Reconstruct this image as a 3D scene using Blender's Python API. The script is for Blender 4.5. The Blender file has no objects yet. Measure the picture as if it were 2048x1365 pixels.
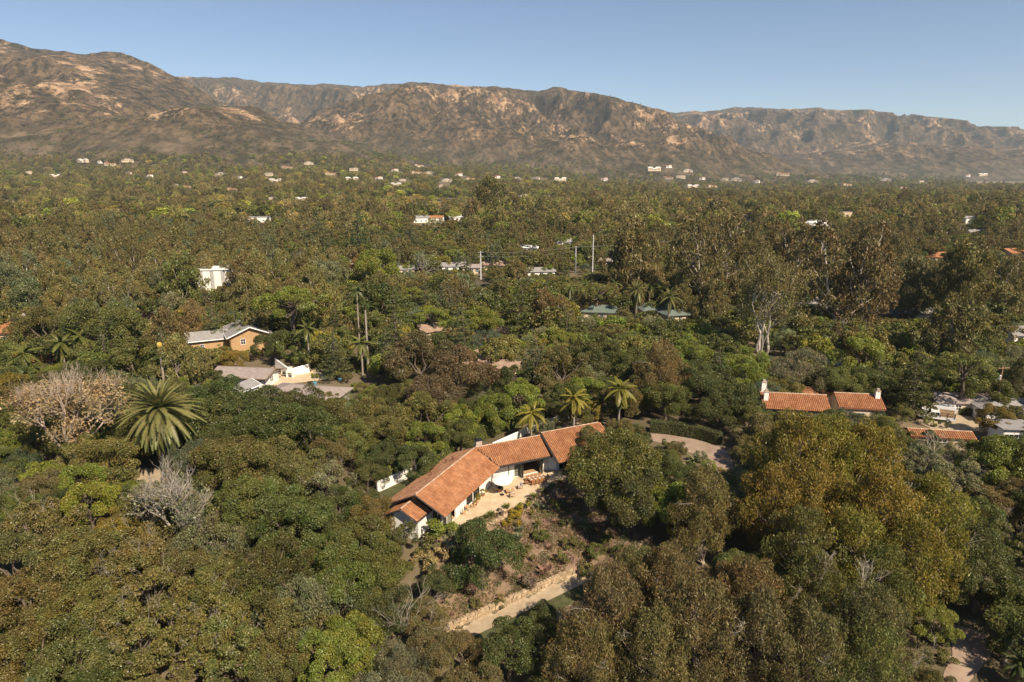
import bpy, math, random
import numpy as np
from mathutils import Vector, Matrix

# ------------------------------------------------------------------ camera, sky, sun, exposure
scene = bpy.context.scene
COL = scene.collection
CAM_H, PITCH, FPX = 45.0, math.radians(14.0), 1365.33
cam_data = bpy.data.cameras.new('camera')
cam_data.sensor_width = 36.0
cam_data.lens = 24.0
cam_data.clip_start = 0.5
cam_data.clip_end = 60000.0
cam = bpy.data.objects.new('camera', cam_data)
COL.objects.link(cam)
cam.location = (0, 0, CAM_H)
cam.rotation_euler = (math.radians(90) - PITCH, 0, 0)
scene.camera = cam

SUN_EL = math.radians(44.0)
SUN_AZ = math.radians(143.0)          # clockwise from +Y (the view direction): behind, to the right
world = bpy.data.worlds.new('World')
scene.world = world
world.use_nodes = True
wt = world.node_tree
sky = wt.nodes.new('ShaderNodeTexSky')
sky.sky_type = 'NISHITA'
sky.sun_disc = False
sky.sun_elevation = SUN_EL
sky.sun_rotation = SUN_AZ
sky.altitude = 0.0
sky.air_density = 0.72
sky.dust_density = 0.1
sky.ozone_density = 2.0
bg = wt.nodes['Background']
bg.inputs['Strength'].default_value = 0.069
wt.links.new(sky.outputs['Color'], bg.inputs['Color'])

sun_data = bpy.data.lights.new('sun', 'SUN')
sun_data.energy = 5.0
sun_data.angle = math.radians(0.5)
sun_data.color = (1.0, 0.85, 0.65)
sun = bpy.data.objects.new('sun', sun_data)
COL.objects.link(sun)
sun_dir = Vector((math.sin(SUN_AZ) * math.cos(SUN_EL), math.cos(SUN_AZ) * math.cos(SUN_EL), math.sin(SUN_EL)))
sun.rotation_euler = sun_dir.to_track_quat('Z', 'Y').to_euler()

scene.view_settings.view_transform = 'Standard'
scene.view_settings.look = 'None'
scene.view_settings.gamma = 1.0
scene.view_settings.use_curve_mapping = False
scene.view_settings.exposure = 0.72
cy = scene.cycles
cy.max_bounces = 5
cy.diffuse_bounces = 2
cy.glossy_bounces = 2
cy.transmission_bounces = 3
cy.volume_bounces = 1
cy.transparent_max_bounces = 6
cy.use_adaptive_sampling = False
cy.adaptive_threshold = 0.02
cy.use_denoising = True
try:
    cy.denoiser = 'OPENIMAGEDENOISE'
    cy.denoising_prefilter = 'ACCURATE'
except Exception:
    pass
HAZE_DENSITY = 4.6e-5

# ------------------------------------------------------------------ pixel <-> world helpers (photo is 2048 x 1365)
_c, _s = math.cos(PITCH), math.sin(PITCH)
def ray(u, v):
    a = (u - 1024.0) / FPX
    b = -(v - 682.5) / FPX
    return np.array([a, _c + b * _s, -_s + b * _c])
def at(u, v, z=0.0):
    d = ray(u, v)
    t = (z - CAM_H) / d[2]
    return np.array([d[0] * t, d[1] * t, z])
def at_dist(u, v, y):
    d = ray(u, v)
    t = y / d[1]
    return np.array([d[0] * t, y, CAM_H + d[2] * t])
def proj(p):
    x, y, z = p[0], p[1], p[2] - CAM_H
    f = y * _c - z * _s
    up = y * _s + z * _c
    return 1024 + FPX * x / f, 682.5 - FPX * up / f, f
def sstep(a, b, x):
    t = np.clip((np.asarray(x, float) - a) / (b - a), 0, 1)
    return t * t * (3 - 2 * t)

# ------------------------------------------------------------------ numpy noise
_rs = np.random.RandomState(11)
_perm = _rs.permutation(256)
_perm = np.concatenate([_perm, _perm, _perm])
_ang = _rs.rand(256) * 2 * np.pi
_gx, _gy = np.cos(_ang), np.sin(_ang)
def pnoise(x, y):
    x = np.asarray(x, float); y = np.asarray(y, float)
    xi = np.floor(x).astype(int); yi = np.floor(y).astype(int)
    xf = x - xi; yf = y - yi
    xi &= 255; yi &= 255
    def g(ix, iy, dx, dy):
        h = _perm[_perm[ix] + iy]
        return _gx[h] * dx + _gy[h] * dy
    x1 = (xi + 1) & 255; y1 = (yi + 1) & 255
    u = xf * xf * xf * (xf * (xf * 6 - 15) + 10); w = yf * yf * yf * (yf * (yf * 6 - 15) + 10)
    a = g(xi, yi, xf, yf); b = g(x1, yi, xf - 1, yf); c = g(xi, y1, xf, yf - 1); d = g(x1, y1, xf - 1, yf - 1)
    return (a + u * (b - a)) * (1 - w) + (c + u * (d - c)) * w
def ridged(x, y, octaves=4):
    out = 0; amp = 1.0; tot = 0
    for i in range(octaves):
        n = 1 - 2 * np.abs(pnoise(x * 2**i + 17.3 * i, y * 2**i - 9.1 * i))
        out = out + n * amp; tot += amp; amp *= 0.5
    return out / tot

# ------------------------------------------------------------------ the lie of the land
def ground(x, y):
    x = np.asarray(x, float); y = np.asarray(y, float)
    q = (x + 7) * 0.70 - (y - 80.2) * 0.714
    e = (x + 6.75) * 0.595 - (y - 66.62) * 0.804            # metres below the lower retaining wall
    f = np.clip((q - 1.6) / np.maximum((q - 1.6) + np.maximum(-e, 0), 1e-3), 0, 1)
    g = np.where(q < 1.6, np.interp(q, [-5, 0, 1.1, 1.25, 1.6], [0, 0, -0.45, -0.5, -1.0]), -1.0 - 3.3 * f)
    g = np.where(e > 0, np.interp(e, [0, 0.3, 2.6, 30], [-4.3, -5.0, -5.05, -7.5]), g)
    lft = -0.30 * np.clip(79.5 - y, 0, 25)
    rgt = -0.16 * np.clip(95 - y, 0, 47)
    wl = 1 - sstep(-10.5, -7.5, x)
    wr = sstep(9, 17, x)
    near = g * (1 - wl) * (1 - wr) + lft * wl + rgt * wr
    # the plain: climbs to the foothills on the left, dips a little on the right
    side = sstep(-0.35, 0.35, x / np.maximum(y, 50.0))
    rise_l = 0.050 * np.clip(y - 900, 0, 1600)
    rise_r = -12 * sstep(500, 1800, y)
    far = rise_l * (1 - side) + rise_r * side
    und = 2.2 * pnoise(x / 140.0, y / 140.0) * sstep(170, 420, y)
    return near + far + und

# ------------------------------------------------------------------ mesh helpers
def link(o):
    COL.objects.link(o)
    return o
def mesh_from(name, verts, faces, mats, tint=None, smooth=False, mat_idx=None):
    me = bpy.data.meshes.new(name)
    verts = np.asarray(verts, dtype=np.float32)
    if isinstance(faces, np.ndarray) and faces.ndim == 2:
        n, k = faces.shape
        me.vertices.add(len(verts)); me.vertices.foreach_set('co', verts.ravel())
        me.loops.add(n * k); me.loops.foreach_set('vertex_index', faces.astype(np.int32).ravel())
        me.polygons.add(n)
        me.polygons.foreach_set('loop_start', np.arange(0, n * k, k, dtype=np.int32))
        me.update(calc_edges=True)
    else:
        me.from_pydata([tuple(map(float, v)) for v in verts], [], [tuple(int(i) for i in f) for f in faces])
    for m in (mats if isinstance(mats, (list, tuple)) else [mats]):
        me.materials.append(m)
    if mat_idx is not None:
        me.polygons.foreach_set('material_index', np.asarray(mat_idx, dtype=np.int32))
    if tint is not None:
        at_ = me.attributes.new('tint', 'FLOAT', 'FACE')
        at_.data.foreach_set('value', np.asarray(tint, dtype=np.float32))
    if smooth:
        me.polygons.foreach_set('use_smooth', np.ones(len(me.polygons), dtype=bool))
    me.update()
    return me
def tag(o, label=None, cat=None, group=None, kind=None):
    if label: o['label'] = label
    if cat: o['category'] = cat
    if group: o['group'] = group
    if kind: o['kind'] = kind
    return o
def obj(name, me, parent=None, loc=None, rz=None, scale=None):
    o = bpy.data.objects.new(name, me)
    link(o)
    if parent is not None: o.parent = parent
    if loc is not None: o.location = [float(v) for v in loc]
    if rz is not None: o.rotation_euler = (0, 0, rz)
    if scale is not None: o.scale = (scale, scale, scale) if not hasattr(scale, '__len__') else scale
    return o
def thing(name, label, cat, loc=(0, 0, 0), rz=0.0, group=None, scale=None):
    return tag(obj(name, None, None, loc, rz, scale), label, cat, group)

class MB:
    """collects faces of one mesh"""
    def __init__(s): s.v = []; s.f = []; s.mi = []; s.t = []
    def add(s, verts, faces, mi=0, tint=1.0):
        b = len(s.v); s.v.extend([tuple(map(float, p)) for p in verts])
        for f in faces:
            s.f.append(tuple(b + i for i in f)); s.mi.append(mi); s.t.append(tint)
    def box(s, c, size, rz=0.0, mi=0, tint=1.0, ry=0.0, rx=0.0):
        sx, sy, sz = [d / 2 for d in size]
        M = Matrix.Rotation(rz, 3, 'Z') @ Matrix.Rotation(ry, 3, 'Y') @ Matrix.Rotation(rx, 3, 'X')
        vs = [Vector(c) + M @ Vector((x, y, z)) for x in (-sx, sx) for y in (-sy, sy) for z in (-sz, sz)]
        s.add(vs, [(0, 1, 3, 2), (4, 6, 7, 5), (0, 4, 5, 1), (2, 3, 7, 6), (0, 2, 6, 4), (1, 5, 7, 3)], mi, tint)
    def prism(s, poly, z0, z1, mi=0, tint=1.0):
        """poly: plan outline counter-clockwise; z0/z1 numbers or lists"""
        n = len(poly)
        a = [(p[0], p[1], z0[i] if hasattr(z0, '__len__') else z0) for i, p in enumerate(poly)]
        b = [(p[0], p[1], z1[i] if hasattr(z1, '__len__') else z1) for i, p in enumerate(poly)]
        s.add(a + b, [tuple(reversed(range(n))), tuple(range(n, 2 * n))] + [(i, (i + 1) % n, n + (i + 1) % n, n + i) for i in range(n)], mi, tint)
    def slab(s, pts, th, mi=0, tint=1.0):
        """a plate whose top outline is pts (3-D), th thick downward"""
        n = len(pts); b = [(p[0], p[1], p[2] - th) for p in pts]
        s.add(list(pts) + b, [tuple(range(n)), tuple(reversed(range(n, 2 * n)))] + [(i, n + i, n + (i + 1) % n, (i + 1) % n) for i in range(n)], mi, tint)
    def tube(s, pts, radii, sides=5, mi=0, tint=1.0, cap=True):
        pts = [Vector(p) for p in pts]
        if not hasattr(radii, '__len__'): radii = [radii] * len(pts)
        rings = []; vs = []; fs = []
        for i, p in enumerate(pts):
            d = (pts[min(i + 1, len(pts) - 1)] - pts[max(i - 1, 0)])
            d = d.normalized() if d.length > 1e-9 else Vector((0, 0, 1))
            ref = Vector((1, 0, 0)) if abs(d.x) < 0.8 else Vector((0, 1, 0))
            a = d.cross(ref).normalized(); b = d.cross(a)
            for k in range(sides):
                t = 2 * math.pi * k / sides
                vs.append(p + (a * math.cos(t) + b * math.sin(t)) * radii[i])
        for i in range(len(pts) - 1):
            for k in range(sides):
                k2 = (k + 1) % sides
                fs.append((i * sides + k, i * sides + k2, (i + 1) * sides + k2, (i + 1) * sides + k))
        if cap:
            fs.append(tuple(range(sides))); fs.append(tuple(reversed(range((len(pts) - 1) * sides, len(pts) * sides))))
        s.add(vs, fs, mi, tint)
    def lathe(s, c, prof, sides=10, mi=0, tint=1.0):
        vs = []; fs = []
        for r, z in prof:
            for k in range(sides):
                t = 2 * math.pi * k / sides
                vs.append((c[0] + r * math.cos(t), c[1] + r * math.sin(t), c[2] + z))
        for i in range(len(prof) - 1):
            for k in range(sides):
                k2 = (k + 1) % sides
                fs.append((i * sides + k, i * sides + k2, (i + 1) * sides + k2, (i + 1) * sides + k))
        fs.append(tuple(reversed(range(sides)))); fs.append(tuple(range((len(prof) - 1) * sides, len(prof) * sides)))
        s.add(vs, fs, mi, tint)
    def mesh(s, name, mats, smooth=False):
        return mesh_from(name, s.v, s.f, mats, tint=s.t, smooth=smooth, mat_idx=s.mi)
    def build(s, name, mats, parent=None, loc=None, rz=None, smooth=False):
        return obj(name, s.mesh(name, mats, smooth), parent, loc, rz)

# ------------------------------------------------------------------ materials
def _new(name):
    m = bpy.data.materials.new(name); m.use_nodes = True
    nt = m.node_tree
    return m, nt, nt.nodes, nt.links, nt.nodes['Principled BSDF']
def surf(name, c1, c2=None, scale=1.0, rough=0.85, bump=0.0, bscale=None, tint=0.0, detail=4.0, metallic=0.0, spec=0.3, lo=0.35, hi=0.65):
    """a principled surface mottled between c1 and c2; tint mixes in the per-piece attribute"""
    m, nt, N, L, p = _new(name)
    p.inputs['Roughness'].default_value = rough
    p.inputs['Metallic'].default_value = metallic
    p.inputs['Specular IOR Level'].default_value = spec
    tc = N.new('ShaderNodeTexCoord')
    n = N.new('ShaderNodeTexNoise'); n.inputs['Scale'].default_value = scale; n.inputs['Detail'].default_value = detail
    n.inputs['Roughness'].default_value = 0.65
    L.new(tc.outputs['Object'], n.inputs['Vector'])
    r = N.new('ShaderNodeValToRGB')
    r.color_ramp.elements[0].position = lo; r.color_ramp.elements[1].position = hi
    r.color_ramp.elements[0].color = (*c1, 1); r.color_ramp.elements[1].color = (*(c2 or c1), 1)
    L.new(n.outputs['Fac'], r.inputs['Fac'])
    out = r.outputs['Color']
    if tint > 0:
        a = N.new('ShaderNodeAttribute'); a.attribute_name = 'tint'
        mp = N.new('ShaderNodeMapRange'); mp.inputs['To Min'].default_value = 1 - tint; mp.inputs['To Max'].default_value = 1 + tint
        mp.inputs['From Min'].default_value = 0.0; mp.inputs['From Max'].default_value = 2.0
        L.new(a.outputs['Fac'], mp.inputs['Value'])
        mx = N.new('ShaderNodeMix'); mx.data_type = 'RGBA'; mx.blend_type = 'MULTIPLY'; mx.inputs[0].default_value = 1.0
        L.new(out, mx.inputs[6]); L.new(mp.outputs['Result'], mx.inputs[7])
        out = mx.outputs[2]
    L.new(out, p.inputs['Base Color'])
    if bump > 0:
        n2 = N.new('ShaderNodeTexNoise'); n2.inputs['Scale'].default_value = bscale or scale * 6; n2.inputs['Detail'].default_value = 5
        L.new(tc.outputs['Object'], n2.inputs['Vector'])
        b = N.new('ShaderNodeBump'); b.inputs['Strength'].default_value = bump; b.inputs['Distance'].default_value = 0.05
        L.new(n2.outputs['Fac'], b.inputs['Height']); L.new(b.outputs['Normal'], p.inputs['Normal'])
    return m
def leaf_mat(name, instancer=False, gloss=0.025, trans=0.3):
    """foliage: the plant's own colour (object colour or instance attribute) varied leaf by leaf"""
    m, nt, N, L, p = _new(name)
    N.remove(p)
    outn = [n for n in N if n.type == 'OUTPUT_MATERIAL'][0]
    if instancer:
        a = N.new('ShaderNodeAttribute'); a.attribute_type = 'INSTANCER'; a.attribute_name = 'tree_colour'
        col = a.outputs['Color']
    else:
        a = N.new('ShaderNodeObjectInfo'); col = a.outputs['Color']
    t = N.new('ShaderNodeAttribute'); t.attribute_name = 'tint'
    # tint 0..2 : value; the highest tints turn towards straw
    mul = N.new('ShaderNodeMix'); mul.data_type = 'RGBA'; mul.blend_type = 'MULTIPLY'; mul.inputs[0].default_value = 1.0
    L.new(col, mul.inputs[6]); L.new(t.outputs['Fac'], mul.inputs[7])
    warm = N.new('ShaderNodeMapRange'); warm.inputs['From Min'].default_value = 1.5; warm.inputs['From Max'].default_value = 2.0
    warm.inputs['To Max'].default_value = 0.55
    L.new(t.outputs['Fac'], warm.inputs['Value'])
    mix = N.new('ShaderNodeMix'); mix.data_type = 'RGBA'
    L.new(warm.outputs['Result'], mix.inputs[0]); L.new(mul.outputs[2], mix.inputs[6]); mix.inputs[7].default_value = (0.24, 0.19, 0.10, 1)
    # branch-sized drifts of greener and browner growth
    tc = N.new('ShaderNodeTexCoord'); nz = N.new('ShaderNodeTexNoise'); nz.inputs['Scale'].default_value = 0.45; nz.inputs['Detail'].default_value = 2
    L.new(tc.outputs['Object'], nz.inputs['Vector'])
    cr = N.new('ShaderNodeValToRGB'); cr.color_ramp.elements[0].position = 0.36; cr.color_ramp.elements[1].position = 0.64
    cr.color_ramp.elements[0].color = (0.86, 1.0, 0.90, 1); cr.color_ramp.elements[1].color = (1.06, 0.99, 0.87, 1)
    L.new(nz.outputs['Fac'], cr.inputs['Fac'])
    hm = N.new('ShaderNodeMix'); hm.data_type = 'RGBA'; hm.blend_type = 'MULTIPLY'; hm.inputs[0].default_value = 1.0
    L.new(mix.outputs[2], hm.inputs[6]); L.new(cr.outputs['Color'], hm.inputs[7]); mix = hm
    d = N.new('ShaderNodeBsdfDiffuse'); tr = N.new('ShaderNodeBsdfTranslucent'); g = N.new('ShaderNodeBsdfGlossy')
    g.inputs['Roughness'].default_value = 0.42
    L.new(mix.outputs[2], d.inputs['Color']); L.new(mix.outputs[2], tr.inputs['Color'])
    g.inputs['Color'].default_value = (0.8, 0.8, 0.75, 1)
    m1 = N.new('ShaderNodeMixShader'); m1.inputs[0].default_value = trans
    L.new(d.outputs[0], m1.inputs[1]); L.new(tr.outputs[0], m1.inputs[2])
    m2 = N.new('ShaderNodeMixShader'); m2.inputs[0].default_value = gloss
    L.new(m1.outputs[0], m2.inputs[1]); L.new(g.outputs[0], m2.inputs[2])
    L.new(m2.outputs[0], outn.inputs['Surface'])
    return m

M = {}
M['leaf'] = leaf_mat('leaf')
M['leaf_far'] = leaf_mat('leaf_far', True)
M['bark'] = surf('bark', (0.075, 0.058, 0.044), (0.16, 0.125, 0.095), 3.0, 0.95, 0.5, 9)
M['bark_mid'] = surf('bark_mid', (0.17, 0.13, 0.10), (0.32, 0.26, 0.20), 1.2, 0.9, 0.2, 6)
M['bark_pale'] = surf('bark_pale', (0.34, 0.29, 0.24), (0.52, 0.46, 0.39), 1.2, 0.8, 0.2, 6)
M['twig_grey'] = surf('twig_grey', (0.22, 0.19, 0.155), (0.38, 0.34, 0.28), 2.0, 0.9)
M['twig_pink'] = surf('twig_pink', (0.27, 0.21, 0.165), (0.43, 0.35, 0.28), 2.0, 0.9)
M['palm_trunk'] = surf('palm_trunk', (0.20, 0.17, 0.14), (0.36, 0.31, 0.26), 4.0, 0.95, 0.4, 8)
M['floor_litter'] = surf('floor_litter', (0.075, 0.062, 0.035), (0.20, 0.155, 0.095), 0.02, 0.98, 0.3, 2.0, detail=6)
M['soil'] = surf('soil', (0.14, 0.095, 0.060), (0.25, 0.172, 0.115), 0.6, 0.98, 0.5, 5.0, detail=8)
M['gravel'] = surf('gravel', (0.31, 0.24, 0.16), (0.42, 0.335, 0.235), 0.9, 0.97, 0.35, 18.0, detail=8)
M['patio'] = surf('patio', (0.46, 0.35, 0.22), (0.60, 0.475, 0.325), 0.7, 0.9, 0.12, 14.0, detail=7)
M['drive'] = surf('drive', (0.24, 0.17, 0.125), (0.34, 0.255, 0.195), 0.5, 0.95, 0.2, 8.0, detail=7)
M['field'] = surf('field', (0.17, 0.125, 0.085), (0.25, 0.19, 0.13), 0.01, 0.98)
M['lawn'] = surf('lawn', (0.052, 0.060, 0.022), (0.088, 0.088, 0.036), 1.5, 0.95, 0.4, 25)
M['white_wall'] = surf('white_wall', (0.74, 0.71, 0.66), (0.82, 0.80, 0.76), 0.8, 0.9, 0.08, 12)
M['tan_wall'] = surf('tan_wall', (0.38, 0.24, 0.12), (0.46, 0.30, 0.16), 0.8, 0.9)
M['cream_wall'] = surf('cream_wall', (0.50, 0.40, 0.28), (0.60, 0.49, 0.36), 0.8, 0.9)
M['brown_wall'] = surf('brown_wall', (0.16, 0.11, 0.075), (0.22, 0.15, 0.10), 1.0, 0.9)
M['terracotta'] = surf('terracotta', (0.27, 0.108, 0.046), (0.39, 0.185, 0.090), 0.7, 0.85, 0.0, tint=0.45, detail=8)
M['terracotta_old'] = surf('terracotta_old', (0.27, 0.12, 0.062), (0.45, 0.245, 0.14), 1.1, 0.9, 0.0, tint=0.5, detail=8)
M['tile_under'] = surf('tile_under', (0.15, 0.06, 0.035), (0.2, 0.085, 0.05), 2.0, 0.9)
M['mortar'] = surf('mortar', (0.34, 0.22, 0.15), (0.48, 0.35, 0.26), 3.0, 0.9, tint=0.4)
M['shingle_grey'] = surf('shingle_grey', (0.22, 0.21, 0.205), (0.30, 0.285, 0.28), 1.5, 0.9, 0.2, 10)
M['shingle_brown'] = surf('shingle_brown', (0.245, 0.20, 0.18), (0.325, 0.275, 0.25), 1.2, 0.9, 0.2, 10)
M['shake'] = surf('shake', (0.22, 0.145, 0.105), (0.36, 0.26, 0.20), 0.9, 0.95, 0.3, 6, tint=0.45)
M['roof_green'] = surf('roof_green', (0.105, 0.135, 0.118), (0.145, 0.175, 0.155), 1.0, 0.8)
M['dark_wood'] = surf('dark_wood', (0.030, 0.022, 0.018), (0.05, 0.038, 0.03), 3.0, 0.7)
M['dark_frame'] = surf('dark_frame', (0.022, 0.026, 0.022), (0.03, 0.034, 0.03), 3.0, 0.5)
M['white_paint'] = surf('white_paint', (0.78, 0.77, 0.75), (0.82, 0.81, 0.79), 3.0, 0.6)
M['wood'] = surf('wood', (0.28, 0.12, 0.05), (0.38, 0.18, 0.08), 5.0, 0.6)
M['pale_wood'] = surf('pale_wood', (0.40, 0.25, 0.13), (0.50, 0.33, 0.18), 5.0, 0.6)
M['fabric_white'] = surf('fabric_white', (0.78, 0.74, 0.68), (0.83, 0.79, 0.73), 3.0, 0.95)
M['fabric_dark'] = surf('fabric_dark', (0.03, 0.034, 0.042), (0.05, 0.054, 0.06), 3.0, 0.95)
M['fabric_grey'] = surf('fabric_grey', (0.42, 0.43, 0.46), (0.52, 0.53, 0.55), 3.0, 0.95)
M['stone'] = surf('stone', (0.30, 0.215, 0.13), (0.48, 0.37, 0.25), 1.6, 0.95, 0.4, 9, tint=0.6)
M['chimney_stone'] = surf('chimney_stone', (0.30, 0.21, 0.16), (0.52, 0.44, 0.37), 2.5, 0.95, 0.3, 9)
M['metal_dark'] = surf('metal_dark', (0.035, 0.035, 0.04), None, 3.0, 0.5, metallic=0.6)
M['metal_grey'] = surf('metal_grey', (0.34, 0.34, 0.35), (0.42, 0.42, 0.42), 3.0, 0.5, metallic=0.3)
M['pole_steel'] = surf('pole_steel', (0.50, 0.48, 0.47), (0.60, 0.58, 0.57), 1.0, 0.6)
M['pole_wood'] = surf('pole_wood', (0.22, 0.12, 0.07), (0.32, 0.19, 0.12), 2.0, 0.9)
M['wire'] = surf('wire', (0.20, 0.20, 0.20), None, 1.0, 0.6)
M['car_white'] = surf('car_white', (0.78, 0.78, 0.78), None, 1.0, 0.3, spec=0.5)
M['rubber'] = surf('rubber', (0.02, 0.02, 0.02), None, 1.0, 0.8)
M['pot_blue'] = surf('pot_blue', (0.10, 0.28, 0.38), (0.14, 0.34, 0.45), 2.0, 0.4)
M['pot_clay'] = surf('pot_clay', (0.40, 0.20, 0.11), (0.5, 0.27, 0.16), 2.0, 0.8)
M['plate'] = surf('plate', (0.8, 0.8, 0.78), None, 1.0, 0.3)
M['water'] = surf('water', (0.10, 0.30, 0.40), (0.13, 0.36, 0.46), 1.0, 0.08, spec=0.5)
M['interior'] = surf('interior', (0.20, 0.125, 0.08), (0.28, 0.18, 0.12), 1.2, 0.8)
def glass(name, c):
    m, nt, N, L, p = _new(name)
    p.inputs['Base Color'].default_value = (*c, 1); p.inputs['Roughness'].default_value = 0.06; p.inputs['Specular IOR Level'].default_value = 0.6
    return m
M['pane'] = glass('pane', (0.018, 0.02, 0.02))
M['pane_green'] = glass('pane_green', (0.16, 0.17, 0.13))
# ------------------------------------------------------------------ terrain sheet
def axis(breaks):
    out = []
    for a, b, st in breaks:
        out.append(np.arange(a, b, st))
    return np.concatenate(out + [[breaks[-1][1]]])
def grid_mesh(name, X, Y, Z, mats, keep=None):
    ny, nx = Z.shape
    idx = np.arange(ny * nx).reshape(ny, nx)
    F = np.stack([idx[:-1, :-1], idx[:-1, 1:], idx[1:, 1:], idx[1:, :-1]], -1).reshape(-1, 4)
    V = np.stack([X, Y, Z], -1).reshape(-1, 3)
    if keep is not None:
        F = F[keep.ravel()[F].any(1)]
        used = np.unique(F); remap = np.full(len(V), -1); remap[used] = np.arange(len(used))
        V = V[used]; F = remap[F]
    return mesh_from(name, V, F, mats, smooth=True)

gx = axis([(-9000, -2000, 500), (-2000, -400, 80), (-400, -90, 14), (-90, -24, 3), (-24, 26, 1.0), (26, 90, 3), (90, 400, 14), (400, 2000, 80), (2000, 9000, 500)])
gy = axis([(-400, 20, 60), (20, 52, 2), (52, 104, 1.0), (104, 180, 4), (180, 700, 20), (700, 4000, 100), (4000, 11000, 500)])
GX, GY = np.meshgrid(gx, gy)
GZ = ground(GX, GY) - 0.12 * ((GX > -16) & (GX < 16) & (GY > 76) & (GY < 104))
tag(obj('ground', grid_mesh('ground', GX, GY, GZ, M['floor_litter'])), kind='structure')

def sheet(name, outline_px=None, pts=None, mat=None, lift=0.05, z=None, step=1.2, th=0.0):
    """a thin sheet laid over the ground inside a plan outline; pts are plan points"""
    import mathutils
    if pts is None:
        pts = []
        for u, v in outline_px:
            zz = 0.0
            for _ in range(12):
                p = at(u, v, zz); zz = float(ground(p[0], p[1]))
            pts.append((p[0], p[1]))
    # densify and triangulate on a grid clipped to the outline
    P = [mathutils.Vector(p) for p in pts]
    dense = []
    for i, a in enumerate(P):
        b = P[(i + 1) % len(P)]
        n = max(1, int((b - a).length / step))
        for k in range(n): dense.append(a.lerp(b, k / n))
    A = np.array([(p.x, p.y) for p in pts_arr(P)])
    xs = np.arange(A[:, 0].min(), A[:, 0].max(), step); ys = np.arange(A[:, 1].min(), A[:, 1].max(), step)
    inner = [mathutils.Vector((x, y)) for x in xs for y in ys if inside((x, y), pts)]
    allp = dense + inner
    nb = len(dense)
    vo, eo, fo, *_ = mathutils.geometry.delaunay_2d_cdt(allp, [(i, (i + 1) % nb) for i in range(nb)], [], 1, 1e-4)
    vs = []
    for p in vo:
        vs.append((p.x, p.y, (float(ground(p.x, p.y)) if z is None else z) + lift))
    fs = []
    for f in fo:
        a, b, c = [vs[i] for i in f]
        if (b[0]-a[0])*(c[1]-a[1]) - (b[1]-a[1])*(c[0]-a[0]) < 0: f = list(reversed(f))
        fs.append(tuple(f))
    return tag(obj(name, mesh_from(name, vs, fs, M[mat] if isinstance(mat, str) else mat)), kind='structure')
def pts_arr(P): return P
def inside(p, poly):
    x, y = p; r = False
    for i in range(len(poly)):
        x1, y1 = poly[i][0], poly[i][1]; x2, y2 = poly[i - 1][0], poly[i - 1][1]
        if (y1 > y) != (y2 > y) and x < (x2 - x1) * (y - y1) / (y2 - y1) + x1: r = not r
    return r
def gpt(u, v, h=0.0):
    """the point h metres above the ground that the photo shows at pixel u, v"""
    zz = 0.0
    for _ in range(30):
        p = at(u, v, zz + h); zz = 0.5 * zz + 0.5 * float(ground(p[0], p[1]))
    return np.array([p[0], p[1], zz])

import mathutils
# ------------------------------------------------------------------ mountains
m, nt, N, L, p = _new('chaparral')
p.inputs['Roughness'].default_value = 0.97; p.inputs['Specular IOR Level'].default_value = 0.1
tc = N.new('ShaderNodeTexCoord')
def noise_node(scale, detail=6, rough=0.6, sx=1, sy=0.45, sz=0.7, rot=(0, 0, 0)):
    mp = N.new('ShaderNodeMapping'); mp.inputs['Scale'].default_value = (sx, sy, sz); mp.inputs['Rotation'].default_value = rot
    L.new(tc.outputs['Object'], mp.inputs['Vector'])
    n = N.new('ShaderNodeTexNoise'); n.inputs['Scale'].default_value = scale; n.inputs['Detail'].default_value = detail; n.inputs['Roughness'].default_value = rough
    L.new(mp.outputs['Vector'], n.inputs['Vector'])
    return n.outputs['Fac']
def ramp(src, pairs):
    r = N.new('ShaderNodeValToRGB')
    e = r.color_ramp.elements
    while len(e) > 1: e.remove(e[-1])
    e[0].position = pairs[0][0]; e[0].color = (*pairs[0][1], 1) if hasattr(pairs[0][1], '__len__') else (pairs[0][1],) * 3 + (1,)
    for pos, c in pairs[1:]:
        k = e.new(pos); k.color = (*c, 1) if hasattr(c, '__len__') else (c, c, c, 1)
    L.new(src, r.inputs['Fac'])
    return r.outputs['Color']
def mathn(op, a, b):
    k = N.new('ShaderNodeMath'); k.operation = op
    for i, s_ in enumerate((a, b)):
        if isinstance(s_, (int, float)): k.inputs[i].default_value = s_
        else: L.new(s_, k.inputs[i])
    return k.outputs[0]
def mixc(fac, a, b):
    k = N.new('ShaderNodeMix'); k.data_type = 'RGBA'
    if isinstance(fac, (int, float)): k.inputs[0].default_value = fac
    else: L.new(fac, k.inputs[0])
    for i, s_ in ((6, a), (7, b)):
        if isinstance(s_, tuple): k.inputs[i].default_value = (*s_, 1)
        else: L.new(s_, k.inputs[i])
    return k.outputs[2]
brush = ramp(noise_node(0.02, 9, 0.75), [(0.36, (0.040, 0.031, 0.017)), (0.50, (0.090, 0.062, 0.035)), (0.62, (0.165, 0.11, 0.064))])
spots = ramp(noise_node(0.055, 3, 0.65), [(0.43, 0.34), (0.54, 1.0)])
mul = N.new('ShaderNodeMix'); mul.data_type = 'RGBA'; mul.blend_type = 'MULTIPLY'; mul.inputs[0].default_value = 1.0
L.new(brush, mul.inputs[6]); L.new(spots, mul.inputs[7]); brush = mul.outputs[2]
attr = N.new('ShaderNodeAttribute'); attr.attribute_name = 'rock'
fine = noise_node(0.030, 9, 0.82, 1.0, 0.42, 0.9, (0.25, 0.15, 0.2))
thr = mathn('ADD', mathn('MULTIPLY', attr.outputs['Fac'], 0.42), mathn('MULTIPLY', mathn('SUBTRACT', fine, 0.20), 1.6))
rockmask = ramp(thr, [(0.80, 0.0), (0.90, 0.92)])
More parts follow.
